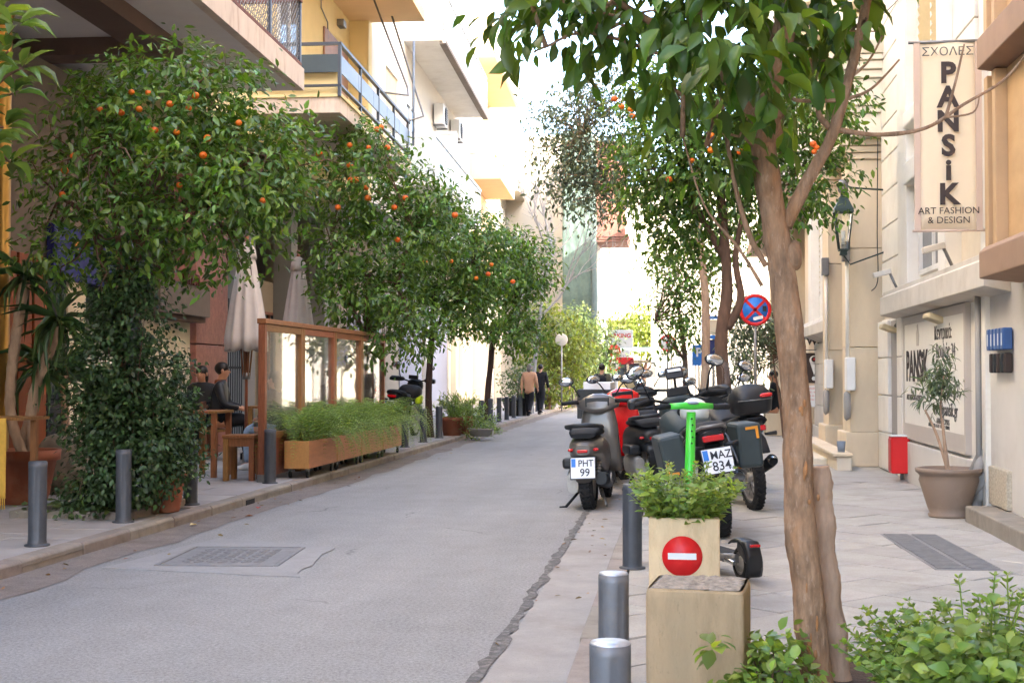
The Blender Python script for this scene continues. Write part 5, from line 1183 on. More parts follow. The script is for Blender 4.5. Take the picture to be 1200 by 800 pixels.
b = MB(); b.loft([(0, 0, 0, .215, .21, 14), (.2, 0, 0, .215, .21, 16), (.34, 0, 0, .215, .21, 16), (.43, 0, 0, .215, .21, 16), (.452, 0, 0, .213, .208, 14), (.463, 0, 0, .206, .201, 14)], 72, 'z', smooth=False)
rc = random.Random(8)
for i in range(len(b.v)):
    x, y, z = b.v[i]; e = .004 if z < .42 else .011; f = 1-abs(rc.gauss(0, e))*1.6; b.v[i] = (x*f, y*f, z-(rc.random()*.006 if z > .44 else 0)); b.build('block_body', M_conc, cb)
b = MB(); nv = []
for j in range(15):
    for i in range(15): nv.append((-.2+.4*i/14, -.195+.39*j/14, .4645+(rnd.uniform(-.004, .012) if 0 < i < 14 and 0 < j < 14 else -.003)))
b.add(nv, [(j*15+i, j*15+i+1, (j+1)*15+i+1, (j+1)*15+i) for j in range(14) for i in range(14)]); b.build('broken_top', M_conctop, cb)
mint('large bright green leafy shrub at the bottom right corner', 'wild_shrub', 'shrub', (1.27, 5.72, .06), 52, 175, .46, .40, .30, .56, .076, .046, dome=.45, lean=.75)
plant('weed', 'low leafy weed growing between the concrete block and the near tree', 'plant', (.38, 5.75, .08), [(0, 0, .1, .19, .2, .14), (.03, .15, .12, .16, .2, .16)], 70, 8, (.062, .045), L_mint, 'full', seed=53, droop=.1, spread=(.1, .02), stems=8)
plant('weed', 'small five leaved sprig at the front edge of the concrete block', 'plant', (.135, 5.6, .3), [(0, 0, .06, .06, .05, .05)], 3, 4, (.075, .06), L_mint, 'full', seed=54, droop=.1, spread=(.05, .01))
bp = thing('brown_pot', 'large brown plastic pot with a thin oleander before the sign board', 'pot', (2.63, 13.45, .1))
MB().lathe([(.001, 0), (.19, 0), (.2, .03), (.18, .035), (.205, .1), (.285, .36), (.275, .4), (.29, .42), (.315, .44), (.32, .475), (.29, .48), (.27, .42), (.001, .42)], 36).build('pot_body', M_brownpot, bp); MB().lathe([(.001, .42), (.27, .42), (.26, .43), (.001, .44)], 20).build('soil', M_soil, bp)
ol = thing('potted_oleander', 'thin grey-green oleander with three bare stems in the brown pot', 'plant', (2.63, 13.45, .52))
def o_(px, py): return rel(PY(px, py, 13.45), (2.63, 13.45, .52))
b = MB(); limb(b, [o_(1112, 556), o_(1098, 510), o_(1084, 480)], .018, .010); limb(b, [o_(1110, 556), o_(1105, 500), o_(1102, 480), o_(1106, 440)], .018, .008); limb(b, [o_(1113, 556), o_(1108, 520), o_(1103, 490)], .012, .007); b.build('stems', M_barkl, ol)
rng = np.random.default_rng(55)
bb_ = [o_(1099, 470)+(.12, .1, .17), o_(1100, 440)+(.13, .12, .14), o_(1090, 455)+(.12, .1, .1), o_(1104, 420)+(.12, .1, .08), o_(1110, 455)+(.12, .1, .1)]
base, d, up, C, out = blob_leaves(rng, bb_, 42, 9, (.14, .03), .35, .1)
mesh_obj('foliage', leaves_mesh('foliage', base, d, up, rng.uniform(.08, .13, len(base)), .016, 'blade'), L_oleander, ol)

# ================================================================== BOLLARDS, SIGNS, LAMP
def bollard(loc, h, r, m, cap, label, group, flutes=8, k=[0]):
    t = thing('bollard', label, 'bollard', loc, rnd.uniform(0, 1), group)
    fl = lambda a, z: 1-.10*(max(0, math.cos(a*flutes/2))**6) if .06*h < z < .93*h else 1
    MB().lathe([(r*1.02, .0), (r*1.02, .05*h), (r, .055*h), (r, .06*h), (r, .07*h), (r, .92*h), (r, .94*h), (r*1.0, h), (.001, h)], 40, wob=fl).build('post', m, t)
    MB().lathe([(.001, 0), (r*1.35, 0), (r*1.35, .012), (r*1.03, .018)], 28).build('base_flange', m, t)
    MB().lathe([(r*.97, h+.001), (r*.93, h+.008), (.001, h+.008)], 28).build('top_cap', cap, t)
    return t
names = ['bollard at the left edge, nearest on the left kerb', 'bollard in front of the ivy clad tree', 'bollard right of the ivy, by the drain slot', 'bollard touching the front post of the glass windbreak', None, None, None, 'bollard at the rear end of the fern planters', 'bollard between the fern planters and the slim third tree', 'bollard right of the slim third tree trunk', 'bollard in front of the terracotta herb pots', 'bollard just beyond the terracotta herb pots', 'second bollard beyond the terracotta herb pots']
ys = [10.27, 11.96, 13.69, 16.48, 18.2, 19.9, 21.6, 24.9, 26.75, 28.55, 30.2, 32.6]
labs = names[:4]+['bollard hidden among the ferns of the first planter', 'bollard hidden among the ferns of the second planter', 'bollard hidden among the ferns of the third planter']+names[7:12]
for y, l in zip(ys, labs):
    if 17 < y < 24: continue
    bollard((-5.2, y, .1), .68, .075, M_bollard, M_bollard, 'dark grey '+l, 'dark bollards along the left kerb')
for i in range(13):
    bollard((-5.2, 34.8+i*1.75, .1), .70, .07, M_bollard, M_bollard, 'dark grey bollard, '+('first second third fourth fifth sixth seventh eighth ninth tenth eleventh twelfth thirteenth'.split()[i])+' of the far left kerb row beyond the herb pots', 'far bollards along the left kerb')
bollard((.345*0+.0, 4.47, .02), .575, .07, M_bollard_r, M_bcap, 'weathered grey bollard nearest the camera on the right kerb', 'grey bollards on the right kerb').location = (PY(715, 748, 4.47).x, 4.47, .02)
bollard((PY(719, 669, 6.02).x, 6.02, .04), .555, .069, M_bollard_r, M_bcap, 'weathered grey bollard second from the camera, left of the concrete block', 'grey bollards on the right kerb')
bollard((PY(741, 650, 9.6).x, 9.6, .1), .6, .07, M_bollard, M_bollard, 'dark bollard half hidden behind the no entry planter', 'grey bollards on the right kerb')
RXF = Matrix.Rotation(R(90), 4, 'X')   # lathe axis z -> -y (facing the camera)
def disc(name, m, parent, c, r, t=.006, n=32): return MB().lathe([(.001, 0), (r, 0), (r, t), (.001, t)], n, Matrix.Translation(c) @ RXF).build(name, m, parent)
def ringd(name, m, parent, c, r0, r1, t=.006): return MB().lathe([(r0, 0), (r1, 0), (r1, t), (r0, t), (r0, 0)], 36, Matrix.Translation(c) @ RXF).build(name, m, parent)
p = PY(885, 363, 25.0); ss = thing('no_stopping_sign', 'round blue and red no stopping sign with stickers, on a grey pole', 'sign', (p.x, 25.0, .1))
zc = p.z-.1
tube('pole', M_steel, ss, [(0, .03, 0), (0, .03, zc+.25)], .03, 10); disc('back_plate', M_steel, ss, (0, 0, zc), .3, .006); disc('face', M_blue, ss, (0, -.007, zc), .24); ringd('red_ring', M_red, ss, (0, -.008, zc), .235, .298)
for a in (45, -45): MB().box((0, -.018, zc), (.48, .006, .05), (0, R(a), 0)).build('red_bar', M_red, ss)
MB().box((.17, -.024, zc+.02), (.07, .004, .1)).build('sticker', M_black, ss); MB().box((.05, -.024, zc-.15), (.18, .004, .06), (0, R(-12), 0)).build('sticker', M_white, ss)
def polesign(label, px, py, Y, build, name='traffic_sign', z0=.1):
    p = PY(px, py, Y); t = thing(name, label, 'sign', (p.x, Y, z0)); tube('pole', M_steel, t, [(0, .03, 0), (0, .03, p.z-z0+.2)], .03, 8); build(t, p.z-z0); return t
def bp_(t, z):
    box('plate', M_blue, t, -.22, .22, -.01, 0, z-.34, z+.34, .0); fontobj('lettering', 'P', .40, M_white, t, (0, -.014, z+.08), FB, .012)
polesign('small blue parking sign left of the pale tree trunk', 819, 416, 44, bp_)
def bn_(t, z):
    f = MB(); f.bb(-.26, .26, -.06, 0, z-.5, z-.4); f.bb(-.26, .26, -.06, 0, z-.02, z+.06); f.bb(-.26, .26, -.06, 0, z+.42, z+.5); f.bb(-.26, -.16, -.06, 0, z-.4, z+.42); f.build('frame', M_blue, t); box('plate', M_bluedk, t, -.15, .26, -.03, .0, z-.39, z-.03); box('plate', M_shopcream, t, -.15, .26, -.03, 0, z+.07, z+.41)
polesign('blue framed information sign between the tree trunks on the right', 836, 396, 30, bn_)
def nr_(t, z):
    disc('face', M_white, t, (0, 0, z), .3); ringd('red_ring', M_red, t, (0, -.008, z), .23, .3); MB().box((0, -.018, z), (.5, .005, .045), (0, R(45), 0)).build('red_bar', M_red, t); MB().prism([(-.03, z-.15), (.03, z-.15), (.03, z+.04), (.11, z+.04), (.11, z+.1), (-.03, z+.1)], 'y', -.014, -.009).build('arrow', M_black, t)
polesign('no right turn sign half hidden by dark leaves before the white corner building', 782, 402, 47, nr_)
def ml_(t, z): MB().lathe([(.001, 0), (.24, .0), (.24, .015), (.2, .03), (.001, .04)], 28, Matrix.Translation((0, 0, z)) @ RXF).build('mirror_disc', M_farw, t)
polesign('round pale back of a road sign among the far left trees', 658, 398, 50, ml_)
def ne_(t, z):
    disc('no_entry_face', M_red, t, (0, 0, z), .3); box('white_bar', M_white, t, -.2, .2, -.014, -.008, z-.045, z+.045); disc('face', M_white, t, (0, 0, z-.66), .3); ringd('red_ring', M_red, t, (0, -.008, z-.66), .22, .3); MB().prism([(-.12, z-.62), (-.03, z-.54), (-.03, z-.59), (.06, z-.59), (.06, z-.8), (0, z-.8), (0, z-.65), (-.03, z-.65), (-.03, z-.7)], 'y', -.014, -.009).build('arrow', M_black, t)
polesign('no entry disc above a no left turn disc in front of the far kiosk', 720, 411, 62, ne_)
kp = PY(727, 438, 68)
kk = thing('parking_sign', 'white totem sign reading PARKING in red at the street end', 'sign', (kp.x-.9, 68, 0))
box('post', M_white, kk, 0, .75, 0, .3, 0, 3.0, .02); box('panel', M_white, kk, .1, 1.55, -.12, -.02, 2.85, 3.75, .02); box('panel', M_white, kk, .35, 1.4, -.14, -.02, 2.2, 2.7, .02); box('red_panel', M_red, kk, .5, 1.6, -.2, -.15, 2.0, 2.35, .01)
fontobj('lettering', 'PARKING', .3, M_red, kk, (.82, -.13, 3.45), FB, .008); 
kp = PY(734, 438, 71)
kz = thing('kiosk', 'small yellow parking booth with windows at the street end', 'kiosk', (kp.x, 71, 0))
box('body', M_yellow, kz, -.6, .75, 0, 1.2, 0, 1.15, .02); box('roof', M_yellow, kz, -.75, 1.7, -.2, 1.3, 2.1, 2.22, .02)
for x in (-.6, .05, .69): box('corner_post', M_yellow, kz, x, x+.07, 0, .07, 1.15, 2.1)
for x in (-.52, .13): box('pane', M_pane, kz, x, x+.55, .03, .05, 1.16, 2.08)
kp = PY(748, 438, 75); aw = thing('awning', 'slack dark green shade cloth at the street end', 'awning', (kp.x, 75, 0))
nv = [(-1.3+i*.3, j*.8, 3.0-.25*math.sin(math.pi*i/10)+.1*j) for j in range(4) for i in range(11)]
MB().add(nv, [(j*11+i, j*11+i+1, (j+1)*11+i+1, (j+1)*11+i) for j in range(3) for i in range(10)], True).build('cloth', M_net, aw, solid=.02)
for x in (-1.3, 1.7): tube('pole', M_steel, aw, [(x, 0, 0), (x, 0, 3.0)], .03, 6)
# lantern on the portal
p = PY(988, 247, 20.1); ln = thing('wall_lantern', 'dark green four sided street lantern on a bracket above the portal steps', 'lamp', (p.x, 20.1, p.z))
MB().lathe([(.2, -.03), (.19, .02), (.08, .2), (.05, .22), (.05, .27), (.001, .28)], 4, Matrix.Rotation(R(45), 4, 'Z'), smooth=False).build('roof', M_lampgreen, ln)
MB().lathe([(.06, .27), (.075, .3), (.075, .42), (.05, .46), (.001, .46)], 16).build('sensor_cap', M_steel, ln)
for a in range(4):
    c, s_2 = math.cos(R(45+90*a)), math.sin(R(45+90*a)); tube('frame_bar', M_lampgreen, ln, [(.175*c, .175*s_2, -.03), (.09*c, .09*s_2, -.58)], .011, 6)
MB().lathe([(.1, -.6), (.1, -.57), (.06, -.57), (.075, -.66), (.001, -.68)], 4, Matrix.Rotation(R(45), 4, 'Z'), smooth=False).build('base', M_lampgreen, ln)
MB().lathe([(.165, -.03), (.085, -.57)], 4, Matrix.Rotation(R(45), 4, 'Z'), smooth=False).build('pane', M_lampglass, ln)
tube('bulb', M_white, ln, [(0, 0, -.5), (0, 0, -.3)], .03, 8)
tube('bracket', M_lampgreen, ln, [(0, 0, .4), (.12, 0, .34), (3.04-p.x, 0, .3)], .014, 6); tube('bracket', M_lampgreen, ln, [(0, 0, -.66), (.1, -.0, -.8), (3.04-p.x, 0, -.62)], .012, 6)
# bare winter twigs at the far left
tw = MB(); rr_ = random.Random(9)
def br(p, d, L, r, k):
    e = p+d*L; tw.tube([p, p.lerp(e, .5)+Vector((rr_.uniform(-.1, .1), 0, rr_.uniform(-.1, .1)))*L*.5, e], [r, r*.8, r*.6], 5, caps=False)
    if k:
        for _ in range(3): br(p.lerp(e, rr_.uniform(.5, 1)), (d+Vector((rr_.uniform(-.8, .8), rr_.uniform(-.5, .5), rr_.uniform(-.2, .6)))).normalized(), L*.68, r*.6, k-1)
bt = thing('bare_tree', 'leafless tree with thin branches in front of the far white buildings', 'tree', (-5.2, 46.5, .1))
br(Vector((0, 0, 0)), Vector((.1, 0, 1)), 3.6, .1, 0); br(Vector((.36, 0, 3.4)), Vector((.15, 0, 1)), 2.6, .07, 4); br(Vector((.3, 0, 3)), Vector((-.4, 0, .9)), 2.2, .05, 4); br(Vector((.36, 0, 3.4)), Vector((.6, 0, .8)), 2.0, .05, 4)
tw.build('trunk', M_greydk, bt)

# scattered dead leaves and grit along both gutters and the tree pits
g2 = np.random.default_rng(61); nb_ = 130
side = g2.random(nb_) < .6
lx = np.where(side, KL+.05+g2.random(nb_)**2*.7, KR-.5+g2.random(nb_)*.45); ly = g2.uniform(5.5, 26, nb_)
lp = np.stack([lx, ly, np.full(nb_, .014)], 1); th_ = g2.uniform(0, 6.28, nb_)
me = leaves_mesh('leaf_litter', lp, np.stack([np.cos(th_), np.sin(th_), g2.normal(size=nb_)*.12], 1), np.array([0, 0, 1.])+g2.normal(size=(nb_, 3))*.25, g2.uniform(.025, .075, nb_), g2.uniform(.012, .035, nb_), 'simple')
me.materials.append(leafmat('dead_leaf', S(126, 98, 62), .1, .5, .7, hue=.03)); tag(mesh_obj('leaf_litter', me, None), 'small dead leaves scattered along both gutters', 'litter', kind='stuff')
# ================================================================== VEHICLES (local: +y forward, origin on the ground under the rear axle)
def tyre(name, parent, c, r, wd, m=None, rim=None, hub=True, spokes=0, tread=True):
    prof = []
    for k in range(13):
        a = math.pi*(k/12)-math.pi/2; prof.append((r-wd*.55+wd*.55*math.cos(a), wd*.5*math.sin(a)))
    prof = [(r-wd*.62, -wd*.42)]+prof+[(r-wd*.62, wd*.42)]
    M = Matrix.Translation(c) @ RX90
    b = MB(); b.lathe(prof+[prof[0]], 40, M)
    if tread:
        for k in range(34):
            a = 2*math.pi*k/34
            for sg in (1, -1):
                p = Matrix.Translation(c) @ Matrix.Rotation(a, 4, 'X') @ Vector((sg*wd*.2, 0, r-wd*.05))
                b.box(p, (wd*.34, .022, .02), Matrix.Rotation(a, 3, 'X') @ Matrix.Rotation(sg*.6, 3, 'Z'))
    t = b.build(name, m or M_rubber, parent)
    rb_ = MB(); rr = r-wd*.6; rb_.lathe([(rr-.02, -wd*.32), (rr, -wd*.36), (rr, wd*.36), (rr-.02, wd*.32), (rr-.02, -wd*.32)], 32, M)
    rb_.lathe([(.001, -wd*.3), (.05, -wd*.3), (.05, wd*.3), (.001, wd*.3)], 16, M)
    for k in range(spokes or 5):
        a = 2*math.pi*k/(spokes or 5); s_2 = .006 if spokes > 8 else .022
        p0 = Vector(c)+Vector(((-1)**k*wd*.12 if spokes > 8 else 0, .04*math.cos(a), .04*math.sin(a))); p1 = Vector(c)+Vector((0, (rr-.01)*math.cos(a), (rr-.01)*math.sin(a))); rb_.tube([p0, p1], s_2*.5, 6)
    rb_.build('rim', rim or M_alu, t); return t
def mirror(parent, base, head, w_=.075, h=.05, m=None, face=-1, tilt=0):
    base, head = Vector(base), Vector(head)
    g = MB().tube([base, base.lerp(head, .45)+Vector((0, .02, .03)), head], [.009, .008, .007], 8)
    M = Matrix.Rotation(tilt, 3, 'Y')
    g.sphere(head, (w_, .028, h), 16, 10, M); o = g.build('mirror', m or M_black, parent)
    b = MB(); b.sphere(head+Vector((0, face*.020, 0)), (w_*.86, .012, h*.84), 16, 8, M); b.build('mirror_glass', M_mirror, o); return o
def plate(parent, c, rot, l1, l2, w_=.235, h=.20):
    p = thing('license_plate', None, None, c, rot); p.parent = parent
    box('plate_panel', M_plate, p, -w_/2, w_/2, -.004, .004, -h/2, h/2, .003); box('blue_strip', M_blue, p, -w_/2+.006, -w_/2+.048, -.006, -.0045, .01, h/2-.008)
    fontobj('lettering', l1, .092, M_plateink, p, (.03, -.0065, h*.21), FB, .0010, ext=.0008, sx=.9); fontobj('lettering', l2, .105, M_plateink, p, (.02, -.0065, -h*.24), FB, .0010, ext=.0008, sx=.95)
    q = MB(); q.bb(-w_/2-.008, w_/2+.008, .0045, .012, -h/2-.01, h/2+.008); q.build('plate_holder', M_black, p); return p
def screen(name, m, parent, y0, z0, y1, z1, w0, w1, bow=.06, th=.005):
    vs_ = []; nu, nv = 11, 9
    for j in range(nv):
        t = j/(nv-1); ww = w0+(w1-w0)*t; ww *= 1 if t < .7 else math.sqrt(max(.12, 1-((t-.7)/.3)**2*.8))
        for i in range(nu):
            s = i/(nu-1)*2-1; vs_.append((s*ww, y0+(y1-y0)*t-bow*s*s, z0+(z1-z0)*t))
    return MB().add(vs_, [(j*nu+i, j*nu+i+1, (j+1)*nu+i+1, (j+1)*nu+i) for j in range(nv-1) for i in range(nu-1)], True).build(name, m, parent)
def scooter(name, label, loc, rot, paint, seat=None, plate_text=None, box_kind=None, shield=None, group='parked scooters and motorcycles', s=1.0, tail=None):
    t = thing(name, label, 'scooter', loc, rot, group); t.scale = (s, s, s)
    tyre('rear_tyre', t, (0, 0, .29), .29, .14); tyre('front_tyre', t, (0, 1.33, .29), .29, .12)
    b = MB(); b.loft([(-.30, 0, .60, .07, .05), (-.22, 0, .60, .13, .09), (-.05, 0, .60, .17, .13), (.2, 0, .57, .19, .17), (.45, 0, .52, .18, .2), (.6, 0, .45, .15, .18)], 20); b.build('tail_body', tail or paint, t)
    b = MB(); b.loft([(-.24, 0, .735, .12, .025), (-.1, 0, .765, .155, .045), (.1, 0, .775, .165, .05), (.3, 0, .755, .15, .045), (.55, 0, .735, .10, .03)], 18); b.build('seat', seat or M_blackm, t)
    b = MB(); b.loft([(-.30, 0, .44, .08, .03), (-.25, 0, .47, .10, .07), (-.1, 0, .52, .12, .07), (.05, 0, .55, .12, .05)], 14); b.build('under_tail', M_black, t)
    b = MB(); b.loft([(-.315, 0, .40, .085, .02, 3), (-.30, 0, .34, .085, .06, 3), (-.22, 0, .36, .08, .05, 3)], 12); b.build('mud_flap', M_greypaint if paint is M_greypaint else M_black, t)
    box('tail_light', M_redlamp, t, -.05, .05, -.318, -.27, .575, .605, .006)
    for sg in (-1, 1): MB().sphere((sg*.125, -.24, .6), (.03, .04, .018), 10, 7).build('turn_signal', M_redlamp, t)
    tube('grab_rail', M_black, t, [(-.15, .12, .80), (-.17, -.1, .82), (-.15, -.26, .83), (-.07, -.32, .84), (.07, -.32, .84), (.15, -.26, .83), (.17, -.1, .82), (.15, .12, .80)], .022, 10)
    if plate_text: plate(t, (0, -.335, .43), (R(-12), 0, 0), *plate_text)
    b = MB(); b.loft([(-.12, -.14, .27, .055, .10, 3), (.1, -.15, .29, .07, .13, 3), (.35, -.15, .28, .07, .11, 3), (.5, -.13, .27, .05, .08, 3)], 14); b.build('transmission', M_alu, t)
    box('air_box', M_black, t, -.24, -.10, -.10, .28, .41, .52, .03)
    b = MB(); b.loft([(-.25, .16, .32, .055, .06), (-.1, .16, .3, .07, .075), (.25, .16, .25, .06, .065), (.4, .13, .2, .03, .03)], 14); b.build('muffler', M_black, t)
    MB().lathe([(.001, 0), (.05, 0), (.055, .012), (.03, .02)], 16, Matrix.Translation((.235, -.1, .31)) @ RX90).build('muffler_cap', M_steel, t)
    for sg in (-1, 1):
        b = MB(); p0, p1 = Vector((sg*.105, -.03, .3)), Vector((sg*.11, .12, .58)); b.tube([p0, p1], .022, 8)
        for k in range(6): q = p0.lerp(p1, .25+k*.1); b.sphere(q, (.034, .034, .012), 10, 6)
        b.build('shock_absorber', M_steel if sg > 0 else M_black, t)
    b = MB(); b.loft([(.55, 0, .25, .16, .07, 4), (.75, 0, .22, .17, .05, 4), (.98, 0, .25, .16, .07, 4)], 14); b.build('floorboard', M_blackm, t)
    b = MB(); b.loft([(.3, .03, 1.02, .2, .03, 3), (.45, .0, 1.04, .22, .04, 3), (.62, 0, 1.04, .21, .05, 3), (.8, 0, 1.04, .2, .05, 3), (.95, 0, 1.05, .17, .04, 3), (1.05, 0, 1.06, .1, .03, 3)], 14, 'z'); b.build('leg_shield', shield or paint, t)
    b = MB(); b.loft([(.92, 0, .98, .05, .04), (.98, 0, 1.03, .22, .07), (1.04, 0, 1.05, .24, .09), (1.1, 0, 1.06, .14, .07), (1.13, 0, 1.06, .05, .03)], 16, 'z'); b.build('handlebar_cover', paint, t)
    box('dash_panel', M_black, t, -.13, .13, .965, .985, .99, 1.09, .01)
    for sg in (-1, 1):
        tube('grip', M_blackm, t, [(sg*.2, .98, 1.05), (sg*.38, .93, 1.04)], .021, 10); tube('brake_lever', M_steel, t, [(sg*.2, 1.03, 1.05), (sg*.36, 1.01, 1.03)], .008, 6)
        mirror(t, (sg*.19, 1.03, 1.1), (sg*.33, 1.02, 1.27), .085, .052)
    b = MB(); b.loft([(1.05, 0, .53, .04, .03), (1.2, 0, .6, .085, .05), (1.4, 0, .605, .085, .05), (1.6, 0, .5, .06, .04)], 14); b.build('front_mudguard', paint, t)
    for sg in (-1, 1): tube('fork', M_black, t, [(sg*.085, 1.33, .29), (sg*.08, 1.1, .9)], .025, 8)
    tube('side_stand', M_blackm, t, [(-.1, .3, .2), (-.26, .12, .02), (-.32, .1, .015)], .016, 6); tube('centre_stand', M_steel, t, [(.1, .2, .18), (.16, .05, .03)], .014, 6)
    if box_kind == 'crate':
        c = MB(); c.bb(-.25, .25, -.44, -.41, .84, 1.2); c.bb(-.25, .25, .03, .06, .84, 1.2); c.bb(-.25, -.22, -.409, .029, .84, 1.2); c.bb(.22, .25, -.409, .029, .84, 1.2); c.bb(-.219, .219, -.409, .029, .84, .87); c.build('delivery_box', M_black, t, .01)
        box('carton', M_white, t, -.16, .16, -.43, -.02, 1.0, 1.27, .01) if False else box('carton', M_white, t, -.18, .16, -.4, -.02, .88, 1.29, .01); box('handle_slot', M_blackm, t, -.07, .07, -.447, -.441, 1.1, 1.14, .003)
    if box_kind == 'top': topcase(t, (0, -.3, 1.0))
    return t
def topcase(parent, c):
    x, y, z = c; b = MB(); b.loft([(z-.13, x, y, .15, .13, 3.2), (z-.10, x, y, .19, .17, 3.2), (z+.0, x, y, .205, .185, 3.2), (z+.015, x, y, .208, .188, 3.2), (z+.09, x, y, .19, .17, 3), (z+.15, x, y, .13, .12, 2.8), (z+.165, x, y, .05, .05, 2.5)], 22, 'z')
    o = b.build('top_case', M_black, parent)
    MB().loft([(y-.188, x+.09, z+.045, .04, .010, 3), (y-.17, x+.115, z+.05, .065, .022, 3), (y-.10, x+.13, z+.05, .07, .02, 3)], 14).build('reflector', M_redlamp, o); tube('case_seam', M_steel, o, [(x-.17, y-.165, z+.012), (x, y-.193, z+.012), (x+.17, y-.165, z+.012)], .006, 6); return o
def motorcycle(name, label, loc, rot, tank_m, plate_text, adv=True, s=1.0, accent=None, screen_m=None, panniers=True, case=False, group='parked scooters and motorcycles', helm=False):
    t = thing(name, label, 'motorcycle', loc, rot, group); t.scale = (s, s, s)
    wf = .1 if adv else .09
    tyre('rear_tyre', t, (0, 0, .33), .33, .16 if adv else .12, spokes=0 if adv else 20); tyre('front_tyre', t, (0, 1.5, .35), .35, .12 if adv else .09, spokes=0 if adv else 20)
    b = MB()
    for sg in (-1, 1): b.tube([(sg*.11, 0, .33), (sg*.11, .3, .38), (sg*.1, .55, .42)], [.03, .035, .04], 8)
    b.build('swingarm', M_blackm, t)
    b = MB(); b.loft([(.5, 0, .42, .15, .14, 3), (.62, 0, .45, .2, .2, 3.4), (.85, 0, .45, .22, .2, 3.4), (1.0, 0, .48, .14, .15, 3)], 16); 
    b.sphere((.24, .72, .38), (.05, .1, .1), 12, 8); b.sphere((-.24, .72, .38), (.05, .1, .1), 12, 8); b.build('engine', M_alu, t)
    for sg in (-1, 1): b = MB(); b.loft([(.78, sg*.16, .62, .07, .06, 4), (.9, sg*.2, .6, .08, .07, 4)], 12); b.build('cylinder_head', M_steel, t)
    b = MB(); b.loft([(.55, 0, .83, .13, .08), (.7, 0, .87, .2, .13), (.9, 0, .9, .23, .15), (1.08, 0, .9, .21, .14), (1.22, 0, .87, .1, .09)], 20); b.build('tank', tank_m, t)
    b = MB(); b.loft([(-.28, 0, .90, .10, .035), (-.12, 0, .91, .16, .05), (.1, 0, .88, .17, .055), (.2, 0, .83, .15, .05), (.4, 0, .81, .16, .05), (.58, 0, .84, .12, .045)], 18); b.build('seat', M_blackm, t)
    b = MB(); b.loft([(-.36, 0, .86, .06, .035), (-.25, 0, .83, .11, .06), (0, 0, .78, .13, .08), (.3, 0, .72, .14, .1), (.5, 0, .68, .1, .08)], 18); b.build('tail_fairing', tank_m if not adv else M_black, t)
    b = MB(); b.loft([(-.42, 0, .6, .09, .012, 4), (-.36, 0, .72, .08, .02, 4), (-.2, 0, .8, .06, .03, 4)], 12); b.build('rear_mudguard', M_black, t)
    box('tail_light', M_redlamp, t, -.085, .085, -.385, -.33, .81, .86, .01)
    for sg in (-1, 1): tube('turn_signal', M_black, t, [(sg*.08, -.33, .77), (sg*.2, -.33, .77)], [.012, .022], 8)
    if plate_text: plate(t, (0, -.43, .66), (R(-18), 0, 0), *plate_text)
    b = MB()
    for sg in (-1, 1): b.tube([(sg*.15, .5, .72), (sg*.16, .1, .8), (sg*.13, -.25, .9), (sg*.08, -.36, .93)], .014, 8)
    b.tube([(-.09, -.36, .93), (.09, -.36, .93)], .014, 8); b.tube([(-.13, -.2, .92), (.13, -.2, .92)], .012, 8); b.build('luggage_rack', M_steel if adv else M_blackm, t)
    b = MB()
    for sg in (-1, 1): b.tube([(sg*.14, .5, .45), (sg*.14, .55, .8), (sg*.07, 1.15, .95)], .022, 8); b.tube([(sg*.14, .6, .42), (sg*.16, .9, .3), (sg*.1, 1.1, .5), (sg*.05, 1.2, .9)], .018, 8)
    b.build('frame_tubes', M_alu if adv else M_blackm, t)
    b = MB(); b.tube([(.1, .95, .4), (.14, .7, .25), (.16, .3, .32)], .025, 8); b.tube([(.165, .3, .34), (.19, -.05, .46), (.195, -.12, .49)], [.045, .06, .06], 14); b.build('exhaust', M_steel if adv else M_blackm, t)
    for k in ((0, .035) if adv else (0,)): 
        MB().lathe([(.025, 0), (.045, 0), (.05, .03), (.045, .05)], 16, Matrix.Translation((.195, -.12+.01, .49-k*2.2)) @ Matrix.Rotation(R(110), 4, 'X')).build('exhaust_tip', M_chrome, t)
    for sg in (-1, 1): tube('fork', M_alu, t, [(sg*.1, 1.5, .35), (sg*.1, 1.32, .75), (sg*.09, 1.18, 1.08)], [.028, .03, .024], 10)
    b = MB(); b.loft([(1.15, 0, .72, .05, .02), (1.35, 0, .76, .09, .035), (1.6, 0, .74, .08, .03), (1.8, 0, .66, .04, .015)], 14); b.build('front_mudguard', tank_m, t)
    b = MB(); b.loft([(1.12, 0, 1.0, .12, .12), (1.25, 0, 1.02, .17, .14), (1.38, 0, 1.0, .13, .11), (1.44, 0, .98, .08, .06)], 16); b.build('headlight_fairing', tank_m, t)
    tube('handlebar', M_blackm, t, [(-.43, .98, 1.13), (-.25, 1.06, 1.15), (-.1, 1.14, 1.1), (.1, 1.14, 1.1), (.25, 1.06, 1.15), (.43, .98, 1.13)], .014, 8)
    for sg in (-1, 1):
        tube('grip', M_blackm, t, [(sg*.27, 1.05, 1.147), (sg*.44, .975, 1.13)], .022, 10)
        b = MB(); b.loft([(.955, sg*.44, 1.13, .02, .03, 3), (1.06, sg*.42, 1.14, .05, .05, 3), (1.14, sg*.32, 1.14, .1, .05, 3), (1.16, sg*.26, 1.14, .06, .04, 3)], 12); b.build('hand_guard', M_black, t)
        mirror(t, (sg*.26, 1.06, 1.16), (sg*.36, 1.0, 1.42), .09, .055, tilt=sg*.35)
    box('dash', M_black, t, -.10, .10, 1.06, 1.1, 1.15, 1.23, .012)
    if screen_m: screen('windscreen', screen_m, t, 1.36, 1.06, 1.12, 1.55, .17, .2)
    if adv: MB().box((-.01, 1.04, 1.36), (.16, .03, .11), (R(-20), 0, 0)).build('navigator', M_black, t, .01); MB().box((-.01, 1.016, 1.385), (.12, .006, .025), (R(-20), 0, 0)).build('sticker', M_white, t); tube('navigator_arm', M_blackm, t, [(-.01, 1.06, 1.33), (-.01, 1.1, 1.2)], .012, 6)
